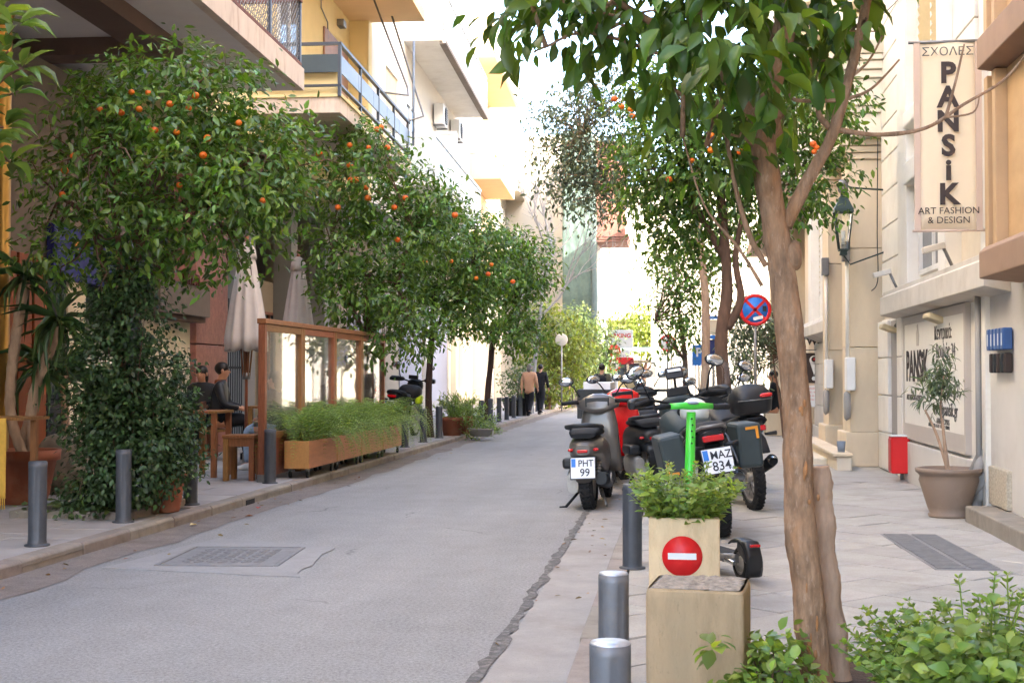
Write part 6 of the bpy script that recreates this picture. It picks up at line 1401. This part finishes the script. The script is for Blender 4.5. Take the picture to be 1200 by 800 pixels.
    if panniers:
        for sg in (-1, 1):
            pn = MB().box((sg*.31, -.02, .72), (.2, .44, .36), (0, R(sg*4), 0)).build('pannier', M_pannier, t, .03)
            q = MB(); q.prism([(0, 0), (.1, 0), (.1, .022), (.022, .022), (.022, .1), (0, .1)], 'y', -.005, .003); o = q.build('corner_mark', M_orange_d, pn); o.location = (sg*.31-.08, -.245, .58); 
            if sg > 0: o.rotation_euler = (0, R(180), 0); o.location = (sg*.31+.08, -.245, .87)
            tube('pannier_bracket', M_steel, pn, [(sg*.16, .1, .85), (sg*.2, .1, .8), (sg*.2, -.2, .6)], .012, 6)
    if case: topcase(t, (0, -.22, 1.1))
    tube('side_stand', M_steel, t, [(-.12, .55, .3), (-.28, .6, .03)], .014, 6); tube('foot_peg', M_steel, t, [(.12, .5, .36), (.26, .47, .36)], .015, 8); tube('foot_peg', M_steel, t, [(-.12, .5, .36), (-.26, .47, .36)], .015, 8)
    for sg in (-1, 1):
        b = MB(); p0, p1 = Vector((sg*.07, .12, .42)), Vector((sg*.09, .42, .72)); b.tube([p0, p1], .02, 8)
        for k in range(7): b.sphere(p0.lerp(p1, .2+k*.1), (.042, .042, .014), 10, 6)
        b.build('shock_spring', M_white if adv else M_orange_d, t)
    if accent:
        for sg in (-1, 1): b = MB(); b.loft([(.7, sg*.2, .74, .02, .05, 3), (.95, sg*.23, .76, .025, .1, 3), (1.15, sg*.2, .78, .02, .05, 3)], 10); b.build('tank_shroud', accent, t)
    return t
scooter('grey_scooter', 'grey scooter with two line white plate, standing on the road edge nearest the camera', (-.98, 14.72, 0), (0, R(-3), R(-4)), M_greypaint, plate_text=('PHT', '99'), s=1.12)
scooter('delivery_scooter', 'dark scooter with an open black delivery box holding a white carton', (-1.02, 18.0, 0), (0, 0, R(-6)), M_black, box_kind='crate', s=1.08)
scooter('red_scooter', 'glossy red scooter between the grey scooter and the big motorcycle', (-.32, 16.3, .1), (0, R(-6), R(16)), M_redpaint, s=1.08, tail=M_black)
t5 = scooter('scooter', 'dark scooter with a tall tinted windscreen behind the red scooter', (-.42, 19.6, .1), (0, R(-4), R(4)), M_black, s=1.08); screen('windscreen', M_smoke, t5, 1.12, 1.08, 1.02, 1.52, .2, .24)
adv = motorcycle('touring_motorcycle', 'big dark adventure motorcycle with panniers and a tilted white plate, leaning left', (.36, 11.55, .1), (0, R(-9), R(9)), M_pannier, ('MAZ', '834'), True, 1.05, None, M_screen)
hm = MB(); hm.sphere((0, 0, 0), (.13, .155, .13), 22, 14, f=lambda p: p if p.z > -.06 else Vector((p.x, p.y, -.06-(p.z+.06)*.1)))
hl = thing('helmet', 'pale grey rounded helmet resting on the big motorcycle seat', 'helmet', (.14, 11.85, 1.16), R(-160)); hm.build('shell', mat('helmet_grey', S(188, 196, 192), .25, var=.05, coat=.5), hl)
MB().loft([(-.164, 0, -.01, .07, .03, 3), (-.15, 0, 0, .11, .045, 3), (-.11, 0, 0, .126, .04, 3)], 14).build('visor', M_black, hl)
motorcycle('black_motorcycle', 'black motorcycle with a grey top case and red reflector, right of the adventure motorcycle', (.78, 13.9, .1), (0, R(-6), R(14)), M_black, None, False, 1.03, None, None, False, True)
t6 = scooter('scooter', 'scooter with a dark rounded top case just behind the motorcycle top case', (.72, 16.0, .1), (0, R(-4), R(8)), M_greypaint, box_kind='top', s=1.05); screen('windscreen', M_screen, t6, 1.12, 1.08, 1.02, 1.5, .2, .22)
motorcycle('offroad_motorcycle', 'slim black off-road motorcycle with lime accents parked beside the third orange tree', (-6.1, 28.0, .1), (0, R(5), R(-4)), M_blackm, ('MAZ', '1622'), False, 1.12, mat('lime_paint', S(196, 220, 30), .4, var=.04), None, False)
motorcycle('black_motorcycle', 'dark motorcycle placed behind the first pane of the glass windbreak, standing in for a reflection', (-7.4, 24.2, .1), (0, R(5), R(-70)), M_black, None, False, 1.0, None, None, False)  # added bike, stands in for a street reflection in the glass
scooter('red_scooter', 'red scooter placed behind the rear panes of the glass windbreak, standing in for a reflection', (-7.3, 27.0, .1), (0, R(5), R(-75)), M_redpaint)  # added as well, imitates bikes across the street mirrored in the panes
# green kick scooter
ks = thing('kick_scooter', 'bright green rental kick scooter with a black rear fender behind the concrete planter', 'kick scooter', (.43, 9.12, .1), (0, 0, R(24)))
tyre('rear_tyre', ks, (0, 0, .12), .12, .07, tread=False); tyre('front_tyre', ks, (0, .92, .12), .12, .07, tread=False)
b = MB(); fpts = []
for k in range(10):
    a = R(-25+k*17); fpts.append((-.165*math.cos(a), .12+.155*math.sin(a)))
b = MB(); vs_ = []
for (y, z) in fpts: vs_ += [(-.06, y, z), (-.035, y*1.08, .12+(z-.12)*1.08), (.035, y*1.08, .12+(z-.12)*1.08), (.06, y, z)]
b.add(vs_, [(k*4+i, k*4+i+1, (k+1)*4+i+1, (k+1)*4+i) for k in range(9) for i in range(3)], True); b.build('rear_fender', M_black, ks, solid=.012)
MB().loft([(-.185, 0, .15, .05, .045, 5), (-.13, 0, .21, .058, .075, 5), (-.02, 0, .24, .055, .04, 5)], 16).build('tail_block', M_black, ks); box('tail_light', M_redlamp, ks, -.035, .035, -.19, -.165, .25, .268, .004)
b = MB(); b.loft([(.02, 0, .15, .05, .03, 6), (.15, 0, .14, .085, .03, 6), (.7, 0, .14, .085, .03, 6), (.8, 0, .16, .05, .03, 6)], 14); b.build('deck', M_steel, ks); box('grip_tape', M_blackm, ks, -.075, .075, .17, .69, .169, .173)
tube('rear_arm', M_chrome, ks, [(.06, .0, .12), (.07, .12, .135)], .018, 8); tube('rear_arm', M_chrome, ks, [(-.06, .0, .12), (-.07, .12, .135)], .018, 8)
tube('neck', M_green, ks, [(0, .76, .16), (0, .87, .3)], [.035, .04], 10)
MB().tube([(0, .9, .2), (0, .87, .5), (0, .83, 1.12)], [.042, .040, .034], 14).build('stem', M_green, ks)
for k in range(5): MB().lathe([(.001, 0), (.007, 0), (.007, .003)], 10, Matrix.Translation((-.012+.006*(k % 2), .795-.0*k, 1.07-.045*k)) @ RXF).build('rivet', M_blackm, ks)
b = MB(); b.loft([(-.17, .83, 1.16, .022, .022, 3), (-.08, .825, 1.165, .03, .025, 3), (0, .82, 1.165, .045, .03, 3), (.08, .825, 1.165, .03, .025, 3), (.17, .83, 1.16, .022, .022, 3)], 14, 'x'); b.build('handlebar', M_green, ks)
MB().sphere((0, .81, 1.185), (.05, .05, .014), 16, 8).build('display', M_bluegrey, ks)
for sg in (-1, 1): tube('grip', M_blackm, ks, [(sg*.17, .83, 1.16), (sg*.30, .81, 1.155)], .020, 10); tube('brake_lever', M_black, ks, [(sg*.15, .86, 1.15), (sg*.24, .87, 1.135)], .006, 6)
for sg in (-1, 1): tube('fork', M_black, ks, [(sg*.05, .92, .12), (sg*.045, .89, .26)], .014, 8)

# ================================================================== CAFE
wb = thing('glass_windbreak', 'wooden framed glass windbreak of four panes along the cafe terrace', 'windbreak', (-5.36, 16.6, .1))
pw = 1.775
for k in range(4):
    y0 = k*pw; fr_ = thing('pane_frame', None, None); fr_.parent = wb
    for yy in (y0, y0+pw-.1): box('post', M_wood, fr_, -.045, .045, yy+.003, yy+.095, 0 if k == 0 and yy == y0 else .02, 2.05, .004)
    box('top_rail', M_woodh, fr_, -.043, .043, y0+.097, y0+pw-.102, 1.96, 2.045); box('bottom_rail', M_woodh, fr_, -.043, .043, y0+.097, y0+pw-.102, .55, .63); box('lower_panel', M_woodh, fr_, -.015, .015, y0+.097, y0+pw-.102, .06, .549)
    box('glass', M_glass, fr_, -.004, .004, y0+.097, y0+pw-.102, .632, 1.958)
box('cap_rail', M_woodh, wb, -.06, .06, -.01, 4*pw+.01, 2.053, 2.12, .006)
box('foot_bracket', M_steel, wb, -.05, .05, -.012, -.002, 0, .1)
def parasol(label, loc, h, z0, r, group='closed parasols'):
    t = thing('parasol', label, 'parasol', loc, 0, group)
    tube('pole', M_wood, t, [(0, 0, 0), (0, 0, h)], .024, 10)
    wob = lambda a, z: 1+.16*abs(math.cos(a*4))*(1-(z-z0)/(h-z0))-.05
    prof = [(r*(.94 if k == 0 else 1)*(1-(k/9)**1.15*.74), z0+(h-.12-z0)*k/9+(0 if k else 0)) for k in range(10)]
    ca = MB(); n = 64; vs_ = []
    for i, (rr, z) in enumerate(prof):
        for j in range(n):
            a = 2*math.pi*j/n; f_ = 1-.34*(abs(math.sin(a*5+.3))**.8)*(1-i/11); vs_.append((rr*f_*math.cos(a), rr*f_*math.sin(a), z-(.05*abs(math.sin(a*4)) if i == 0 else 0)))
    ca.add(vs_, [(i*n+j, i*n+(j+1) % n, (i+1)*n+(j+1) % n, (i+1)*n+j) for i in range(9) for j in range(n)], True); ca.build('canopy', M_canvas, t, solid=.006)
    vv = MB(); vs_ = []
    for i, (rr, z) in enumerate(((.155, h-.24), (.13, h-.12), (.07, h-.03), (.03, h))):
        for j in range(32): a = 2*math.pi*j/32; vs_.append((rr*(1-.1*abs(math.sin(a*4))*(i == 0))*math.cos(a), rr*(1-.1*abs(math.sin(a*4))*(i == 0))*math.sin(a), z-(.03*abs(math.sin(a*4)) if i == 0 else 0)))
    vv.add(vs_, [(i*32+j, i*32+(j+1) % 32, (i+1)*32+(j+1) % 32, (i+1)*32+j) for i in range(3) for j in range(32)], True); vv.build('vent_cap', M_canvas, t, solid=.005)
    MB().lathe([(.001, h), (.03, h), (.035, h+.03), (.022, h+.05), (.035, h+.08), (.02, h+.12), (.001, h+.13)], 16).build('finial', mat('finial_wood', S(176, 110, 88), .5, var=.1), t)
    for k in range(8): a = k*math.pi/4; tube('rib', M_wood, t, [(.05*math.cos(a), .05*math.sin(a), z0-.42), (.11*math.cos(a), .11*math.sin(a), z0+.2)], .012, 6)
    MB().lathe([(.03, z0-.46), (.06, z0-.46), (.06, z0-.36), (.03, z0-.36)], 18).build('hub', M_steel, t)
    MB().lathe([(.001, .002), (.32, .002), (.32, .03), (.28, .055), (.06, .06), (.05, .2), (.03, .2)], 36).build('base_disc', M_steel, t); return t
parasol('closed pale canvas parasol nearest, by the cafe table, partly behind orange leaves', (-6.50, 19.4, .1), 3.4, 1.78, .38)
parasol('closed pale canvas parasol standing behind the first glass pane', (-6.93, 23.6, .1), 3.55, 1.9, .37)
def table(label, loc, w_, d, h):
    t = thing('cafe_table', label, 'table', loc); 
    for k in range(4): box('top_plank', M_wood, t, -w_/2+k*w_/4+.002, -w_/2+(k+1)*w_/4-.002, -d/2, d/2, h-.035, h, .004)
    for sx_ in (-1, 1):
        for sy_ in (-1, 1): box('leg', M_wood, t, sx_*(w_/2-.06)-.035, sx_*(w_/2-.06)+.035, sy_*(d/2-.06)-.035, sy_*(d/2-.06)+.035, 0, h-.036, .004)
    return t
table('wooden cafe table nearest, beside the dark potted shrub', (-6.42, 17.55, .1), .5, .7, .9)
tb2 = table('wooden cafe table behind the parasol pole, crowded with bottles', (-6.3, 20.3, .1), .75, .8, .9)
stl = thing('wooden_stool', 'square wooden stool at the front post of the windbreak', 'stool', (-5.72, 16.95, .1))
box('seat', M_wood, stl, -.22, .22, -.2, .2, .56, .60, .006)
for sx_ in (-1, 1):
    for sy_ in (-1, 1): box('leg', M_wood, stl, sx_*.175-.035, sx_*.175+.035, sy_*.155-.035, sy_*.155+.035, 0, .559, .004)
for sx_ in (-1, 1): box('apron', M_wood, stl, sx_*.18-.012, sx_*.18+.012, -.118, .118, .45, .555)
for sy_ in (-1, 1): box('apron', M_wood, stl, -.138, .138, sy_*.16-.012, sy_*.16+.012, .45, .555)
bench = thing('wooden_bench', 'wooden bench inside the windbreak where the person in jeans sits', 'bench', (-5.75, 18.6, .1)); box('seat', M_wood, bench, -.2, .2, -.6, .6, .52, .56, .006)
for sx_ in (-1, 1):
    for sy_ in (-1, 1): box('leg', M_wood, bench, sx_*.16-.03, sx_*.16+.03, sy_*.55-.03, sy_*.55+.03, 0, .519, .004)
def bottle(label, loc, h, r, m, cm, group=None):
    t = thing('bottle', label, 'bottle', loc, 0, group); MB().lathe([(.001, 0), (r, 0), (r, h*.6), (r*.4, h*.78), (r*.36, h*.93), (.001, h*.93)], 16).build('body', m, t); MB().lathe([(.001, h*.931), (r*.42, h*.931), (r*.42, h), (.001, h)], 12).build('cap', cm, t); return t
M_bot = glass('bottle_glass', (.75, .82, .92), .12); M_label = mat('bottle_label', S(140, 130, 170), .6, var=.1)
bottle('clear water bottle with a white cap on the far cafe table', (-6.42, 20.05, 1.0), .27, .036, M_bot, M_white); bottle('tall clear bottle with a blue cap on the far cafe table', (-6.06, 20.1, 1.0), .29, .036, M_bot, M_blue)
for k in range(2): bottle(('left','right')[k]+' of two small lilac labelled bottles on the far cafe table', (-6.24+.09*k, 20.0, 1.0), .2, .038, M_label, M_white, 'lilac bottles')
nt_ = thing('napkin_holder', 'dark square napkin holder behind the bottles on the far cafe table', 'holder', (-6.2, 20.35, 1.0)); box('case', M_blackm, nt_, -.11, .11, -.05, .05, 0, .2, .01); box('napkins', M_white, nt_, -.09, .09, -.03, .03, .2, .22)
sgl = thing('sunglasses', 'dark sunglasses lying on the far cafe table', 'sunglasses', (-6.32, 19.98, 1.0)); 
for sg in (-1, 1): MB().sphere((sg*.035, 0, .025), (.03, .008, .025), 12, 8).build('lens', M_redlamp if False else M_black, sgl); tube('arm', M_black, sgl, [(sg*.065, 0, .035), (sg*.06, .12, .02)], .004, 5)
tube('bridge', M_black, sgl, [(-.012, 0, .03), (.012, 0, .03)], .004, 5)
ct = thing('cardboard_box', 'pale cardboard box seen through the first glass pane', 'box', (-6.0, 18.4, .66)); box('body', M_beige, ct, -.2, .2, -.2, .2, 0, .36, .005); ct.location = (-6.15, 19.0, 1.0) if False else (-5.75, 18.9, .66)
for q3, lab in (((-.02, 250), None),):
    cl = thing('yellow_cloth', 'yellow fringed cloth hanging at the left edge of the frame', 'cloth', PX(0, 490, -6.9)); cl.location.x = -6.9
p = PY(3, 490, 12.4); cl.location = (p.x, 12.4, p.z); nv = []
for j in range(13):
    for i in range(7): nv.append((-.36+i*.065, .03*math.sin(i*1.5), -j*.066))
MB().add(nv, [(j*7+i, j*7+i+1, (j+1)*7+i+1, (j+1)*7+i) for j in range(12) for i in range(6)], True).build('cloth', mat('yellow_fabric', S(206, 166, 74), .9, var=.1, scale=20), cl, solid=.008)
fr_ = MB()
for k in range(20): fr_.tube([(-.355+k*.02, 0, -.79), (-.357+k*.02, .01, -.9)], .005, 4)
fr_.build('fringe', MATS['yellow_fabric'], cl)
tbx = thing('counter_table', 'plain counter under the hanging yellow cloth', 'table', (p.x-.3, 12.55, .1)); box('top', M_wood, tbx, -.6, .42, .04, .6, p.z-.13, p.z-.1); 
for sx_ in (-.55, .36): box('leg', M_wood, tbx, sx_, sx_+.06, .3, .36, 0, p.z-.131)

# ================================================================== PEOPLE
def skin(name, m, parent, verts, edges, radii, root=0, sub=2, flat=None):
    me = bpy.data.meshes.new(name); me.from_pydata(verts, edges, []); me.update()
    o = mesh_obj(name, me, m, parent); sk = o.modifiers.new('skin', 'SKIN'); sk.use_smooth_shade = True
    for i, r in enumerate(radii):
        d = me.skin_vertices[0].data[i]; d.radius = r if hasattr(r, '__len__') else (r, r); d.use_root = (i == root)
    q = o.modifiers.new('sub', 'SUBSURF'); q.levels = sub; q.render_levels = sub
    return o
def chain(pts): return [(i, i+1) for i in range(len(pts)-1)]
SKIN = mat('skin', S(196, 142, 112), .55, var=.06); HAIR = mat('hair_dark', S(34, 26, 22), .5, var=.2, scale=30); HAIRG = mat('hair_grey', S(120, 112, 104), .6, var=.2, scale=30)
def person(label, loc, rotz, top_m, leg_m, pose='stand', hair=HAIR, shoe=None, hair_len=0, s=1.0, hands=None, turn=0, coat=False, cap=None, pack=None):
    """joints in metres, facing +y; standing height about 1.72"""
    t = thing('person', label, 'person', loc, rotz); t.scale = (s, s, s)
    hip = Vector((0, 0, .92)); dz = 0
    J = {}
    if pose == 'sit':
        hip = Vector((0, 0, .56)); J['kn'] = [Vector((sg*.11, .42, .56)) for sg in (-1, 1)]; J['an'] = [Vector((sg*.11, .40, .09)) for sg in (-1, 1)]
    elif pose == 'walk':
        J['kn'] = [Vector((-.09, .14, .5)), Vector((.09, -.03, .49))]; J['an'] = [Vector((-.09, .2, .1)), Vector((.09, -.3, .17))]
    else:
        J['kn'] = [Vector((sg*.1, .02, .5)) for sg in (-1, 1)]; J['an'] = [Vector((sg*.11, -.02, .09)) for sg in (-1, 1)]
    lean = Vector((0, .03, 0)); ch = hip+Vector((0, 0, .36))+lean; nk = hip+Vector((0, 0, .54))+lean*1.2; hd = nk+Vector((0, .03, .145))
    sh = [nk+Vector((sg*.185, 0, -.065)) for sg in (-1, 1)]
    if hands is None:
        el = [sh[0]+Vector((-.06, -.03, -.28)), sh[1]+Vector((.06, -.03, -.28))]; wr = [el[0]+Vector((0, .08, -.25)), el[1]+Vector((.0, .08, -.25))]
        if pose == 'walk': wr[0] += Vector((0, -.1, .0)); wr[1] += Vector((0, .1, .04))
    else:
        wr = [hip+Vector(h) for h in hands]; el = [sh[i].lerp(wr[i], .5)+Vector(((-1, 1)[i]*.09, -.08, -.1)) for i in (0, 1)]
    V, E, Rr = [], [], []
    def v(p, r, par=None):
        V.append(tuple(p)); Rr.append(r); 
        if par is not None: E.append((par, len(V)-1))
        return len(V)-1
    # body
    h0 = v(hip, (.13, .095)); w0 = v(hip+Vector((0, .01, .16)), (.135, .10), h0); c0 = v(ch-Vector((0, 0, .04)), (.155, .11), w0); n0 = v(nk, .058, c0); n1 = v(nk+Vector((0, .012, .06)), .054, n0)
    Mh = Matrix.Rotation(turn, 3, 'Z')
    k1 = v(hd+Mh @ Vector((0, .02, -.05)), (.062, .075), n1); k2 = v(hd+Mh @ Vector((0, 0, .02)), (.078, .094), k1); k3 = v(hd+Vector((0, -.01, .09)), (.062, .075), k2)
    arms = []
    for i in (0, 1):
        s0 = v(sh[i], .055, c0); e0 = v(el[i], .042, s0); r0 = v(wr[i], .028, e0); d = (wr[i]-el[i]).normalized(); pm = v(wr[i]+d*.06, (.038, .02), r0)
        sd = Vector((0, 1, 0)) if abs(d.y) < .7 else Vector((1, 0, 0)); sd = (sd-d*sd.dot(d)).normalized()
        for f in range(4): a = v(wr[i]+d*.10+sd*(.027-.018*f), .0085, pm); v(wr[i]+d*(.165-(.012 if f in (0, 3) else 0))+sd*(.029-.019*f)+Vector((-(-1, 1)[i]*.02, 0, 0)), .0075, a)
        a = v(wr[i]+d*.04+sd*.04, .010, pm); v(wr[i]+d*.085+sd*.06, .008, a)
    for i in (0, 1):
        l0 = v(hip+Vector(((-1, 1)[i]*.09, 0, -.05)), .068, h0); k0 = v(J['kn'][i], .055, l0); a0 = v(J['an'][i], .036, k0); v(J['an'][i]+Vector((0, .13, -.05)), (.036, .024), a0)
    skin('body', SKIN, t, V, E, Rr, 0)
    # face: nose, eyes, mouth, ears set on the head
    fwd = Mh @ Vector((0, 1, 0)); sdv = Mh @ Vector((1, 0, 0)); fc = hd+fwd*.088
    MB().sphere(fc+Vector((0, 0, -.012)), (.012, .016, .02), 10, 7).build('nose', SKIN, t)
    for sg in (-1, 1): MB().sphere(fc+sdv*sg*.031+Vector((0, 0, .018))-fwd*.012, (.012, .008, .007), 8, 6).build('eye', M_plateink, t); MB().sphere(hd+sdv*sg*.082+Vector((0, 0, 0)), (.012, .022, .032), 8, 6).build('ear', SKIN, t)
    MB().sphere(fc+Vector((0, 0, -.05))-fwd*.012, (.022, .008, .005), 8, 6).build('mouth', mat('lip', S(160, 92, 84), .5, var=.03) if 'lip' not in MATS else MATS['lip'], t)
    hb = MB(); hb.sphere(hd+Vector((0, 0, .04))-fwd*.02, (.088, .102, .094), 18, 12, Mh, f=lambda p: p if p.z > -.03 or p.y < .02 else Vector((p.x*.93, p.y*.72, p.z)))
    if hair_len: hb.sphere(hd-fwd*.07+Vector((0, 0, -.05)), (.085, .05, .06+hair_len), 14, 9)
    hb.build('hair', hair if cap is None else cap, t)
    # clothing: jacket with sleeves, trousers, shoes
    V, E, Rr = [], [], []
    lo = hip+Vector((0, 0, -.2 if coat is False else -.45)) if pose != 'sit' else hip+Vector((0, -.02, -.04))
    j0 = v(lo, (.192, .16)); j1 = v(hip+Vector((0, .01, .14)), (.175, .138), j0); j2 = v(ch, (.19, .14), j1); j3 = v(nk+Vector((0, -.005, .035)), (.088, .084), j2)
    for i in (0, 1): a = v(sh[i]+Vector((0, 0, .0)), .078, j2); b_ = v(el[i], .062, a); v(wr[i]-(wr[i]-el[i]).normalized()*.03, .045, b_)
    skin('jacket', top_m, t, V, E, Rr, 0)
    V, E, Rr = [], [], []
    p0 = v(hip+Vector((0, 0, .06)), (.17, .14)); p1 = v(hip+Vector((0, 0, -.04)), (.18, .15), p0)
    for i in (0, 1): a = v(hip+Vector(((-1, 1)[i]*.095, .02 if pose != 'sit' else .1, -.09 if pose != 'sit' else -.0)), (.118, .125), p1); b_ = v(J['kn'][i], .080, a); v(J['an'][i]+Vector((0, 0, .0)), .060, b_)
    skin('trousers', leg_m, t, V, E, Rr, 0)
    for i in (0, 1):
        a = J['an'][i]; b_ = MB(); b_.loft([(a.y-.075, a.x, a.z-.035, .035, .045, 3), (a.y, a.x, a.z-.035, .043, .055, 3), (a.y+.1, a.x, a.z-.055, .046, .036, 3), (a.y+.18, a.x, a.z-.065, .035, .024, 3)], 14); b_.build('shoe', shoe or M_blackm, t)
    if pack: MB().loft([(hip.z+.12, 0, -.19, .13, .07, 3), (hip.z+.2, 0, -.2, .16, .09, 3.5), (hip.z+.42, 0, -.19, .15, .08, 3.5), (hip.z+.5, 0, -.17, .1, .05, 3)], 16, 'z').build('backpack', pack, t); [tube('strap', pack, t, [(sg*.1, -.13, hip.z+.5), (sg*.12, .0, nk.z-.0), (sg*.12, .13, hip.z+.34), (sg*.12, .02, hip.z+.14)], .018, 6) for sg in (-1, 1)]
    return t
C_blackj = mat('black_leather', S(36, 36, 40), .4, var=.15, scale=8); C_beige = mat('beige_knit', S(190, 144, 112), .95, var=.06, scale=20, bump=.3); C_black = mat('black_cloth', S(28, 28, 32), .95, var=.1)
C_jeans = mat('light_denim', S(150, 166, 186), .9, var=.18, scale=9); C_olive = mat('olive_jacket', S(84, 80, 64), .9, var=.12, scale=8); C_sand = mat('sand_jacket', S(170, 150, 122), .9, var=.1); C_grey = mat('grey_coat', S(150, 156, 150), .95, var=.08); C_rust = mat('rust_scarf', S(138, 72, 44), .95, var=.1)
def ground_at(px, Y): return (PY(px, 438, Y).x, Y, .1)
x, y, z = ground_at(256, 20.9)
P1 = person('short haired person in black leather jacket seated at the cafe table, in profile', (x, y, .1), R(-78), C_blackj, C_black, 'sit', s=1.16, hands=((-.16, .34, .16), (.16, .34, .16)))
MB().lathe([(.07, 0), (.085, .02), (.08, .06), (.065, .07)], 18).build('scarf', C_rust, P1).location = (0, .03, 1.06)
x, y, z = ground_at(238, 21.4); person('smiling person in a dark jacket seated facing the street, half hidden by the glossy shrub', (x, y, .1), R(180), C_blackj, C_black, 'sit', s=1.12, hair_len=.08, hands=((-.16, .34, .2), (.16, .34, .2)))
x, y, z = ground_at(316, 18.75); person('person in black jacket, light blue jeans and white sneakers on the bench', (-5.8, 18.75, .1), R(78), C_black, C_jeans, 'sit', s=1.05, hair_len=.06, shoe=M_white, hands=((-.12, .25, .16), (.12, .25, .16)))
x, y, z = ground_at(409, 23.3); person('person in sand jacket and dark cap standing behind the third glass pane', (x, y, .1), R(10), C_sand, C_black, 'stand', s=1.02, cap=C_black, pack=None)
x, y, z = ground_at(384, 21.9); person('person in dark clothes seated behind the second glass pane', (x, y, .1), R(-40), C_black, C_black, 'sit', s=1.1)
x, y, z = ground_at(620, 43.5); person('person in a beige jumper and black trousers walking away on the left pavement', (x, y, .1), R(-8), C_beige, C_black, 'walk', hair=HAIRG, hair_len=.03, s=1.0)
x, y, z = ground_at(633, 45.0); person('person all in black walking beside the one in beige', (x, y, .1), R(-8), C_black, C_black, 'walk', s=1.0)
x, y, z = ground_at(661, 54.0); person('person in a long grey coat coming down the far left pavement', (x, y, .1), R(170), C_grey, C_black, 'stand', s=1.05, coat=True)
x, y, z = ground_at(705, 36.0); person('person in olive jacket with dark backpack walking up the road', (x, y, .0), R(-5), C_olive, C_black, 'walk', s=1.03, pack=C_black)
x, y, z = ground_at(909, 31.0); person('person in black seated on a low wall by the tan columns on the right', (x, y, .1), R(78), C_black, C_black, 'sit', s=1.08, hands=((-.1, .3, .1), (.1, .3, .1)), turn=R(20))
lw_ = thing('low_wall', 'low stone seat wall under the person in black on the right', 'wall', (x+.0, y, .1)); box('seat_block', M_marble, lw_, -.25, .45, -.4, .5, 0, .5, .02)
for q, l in (((-7.15, 20.9), 'chair under the person in the leather jacket'), ((x, y), None)):
    if l: 
        p1 = PY(256, 438, 20.9); ch_ = thing('cafe_chair', 'dark wooden chair under the seated person in the leather jacket', 'chair', (p1.x, 20.9, .1), R(-78)); box('seat', M_wood, ch_, -.22, .22, -.22, .2, .46, .5, .01); box('backrest', M_wood, ch_, -.2, .2, -.26, -.22, .5, .95, .01)
        for a in (-1, 1):
            for b_ in (-1, 1): box('leg', M_wood, ch_, a*.18-.02, a*.18+.02, b_*.18-.03, b_*.18+.01, 0, .459)
p1 = PY(238, 438, 21.4); ch_ = thing('cafe_chair', 'wooden chair under the smiling person behind the shrub', 'chair', (p1.x, 21.4, .1), R(180)); box('seat', M_wood, ch_, -.22, .22, -.22, .2, .44, .48, .01); box('backrest', M_wood, ch_, -.2, .2, -.26, -.22, .48, .95, .01)
for a in (-1, 1):
    for b_ in (-1, 1): box('leg', M_wood, ch_, a*.18-.02, a*.18+.02, b_*.18-.03, b_*.18+.01, 0, .439)
p1 = PY(384, 438, 21.9); ch_ = thing('cafe_chair', 'chair under the dark clothed person behind the second glass pane', 'chair', (p1.x, 21.9, .1), R(-40)); box('seat', M_wood, ch_, -.22, .22, -.22, .2, .44, .48, .01); box('backrest', M_wood, ch_, -.2, .2, -.26, -.22, .48, .95, .01)
for a in (-1, 1):
    for b_ in (-1, 1): box('leg', M_wood, ch_, a*.18-.02, a*.18+.02, b_*.18-.03, b_*.18+.01, 0, .439)

cable('thin cable looping down the portal facade beside the lantern', [(2.97, 20.25, 5.0), (2.95, 20.22, 3.6), (2.96, 20.27, 2.9), (2.9, 20.6, 2.75)])
cable('slack cable strung between the upper storeys of the right facades', [(2.95, 13.8, 6.8), (2.9, 17.0, 6.4), (2.9, 20.2, 6.75)])
# ------------------------------------------------------------------ lettering becomes plain meshes
bpy.context.view_layer.update()
dg = bpy.context.evaluated_depsgraph_get()
for o in [o for o in sc.objects if o.type == 'FONT']:
    me = bpy.data.meshes.new_from_object(o.evaluated_get(dg)); n_ = o.name
    q = bpy.data.objects.new('lettering', me); COL.objects.link(q); q.parent = o.parent; q.matrix_basis = o.matrix_basis.copy()
    bpy.data.objects.remove(o)
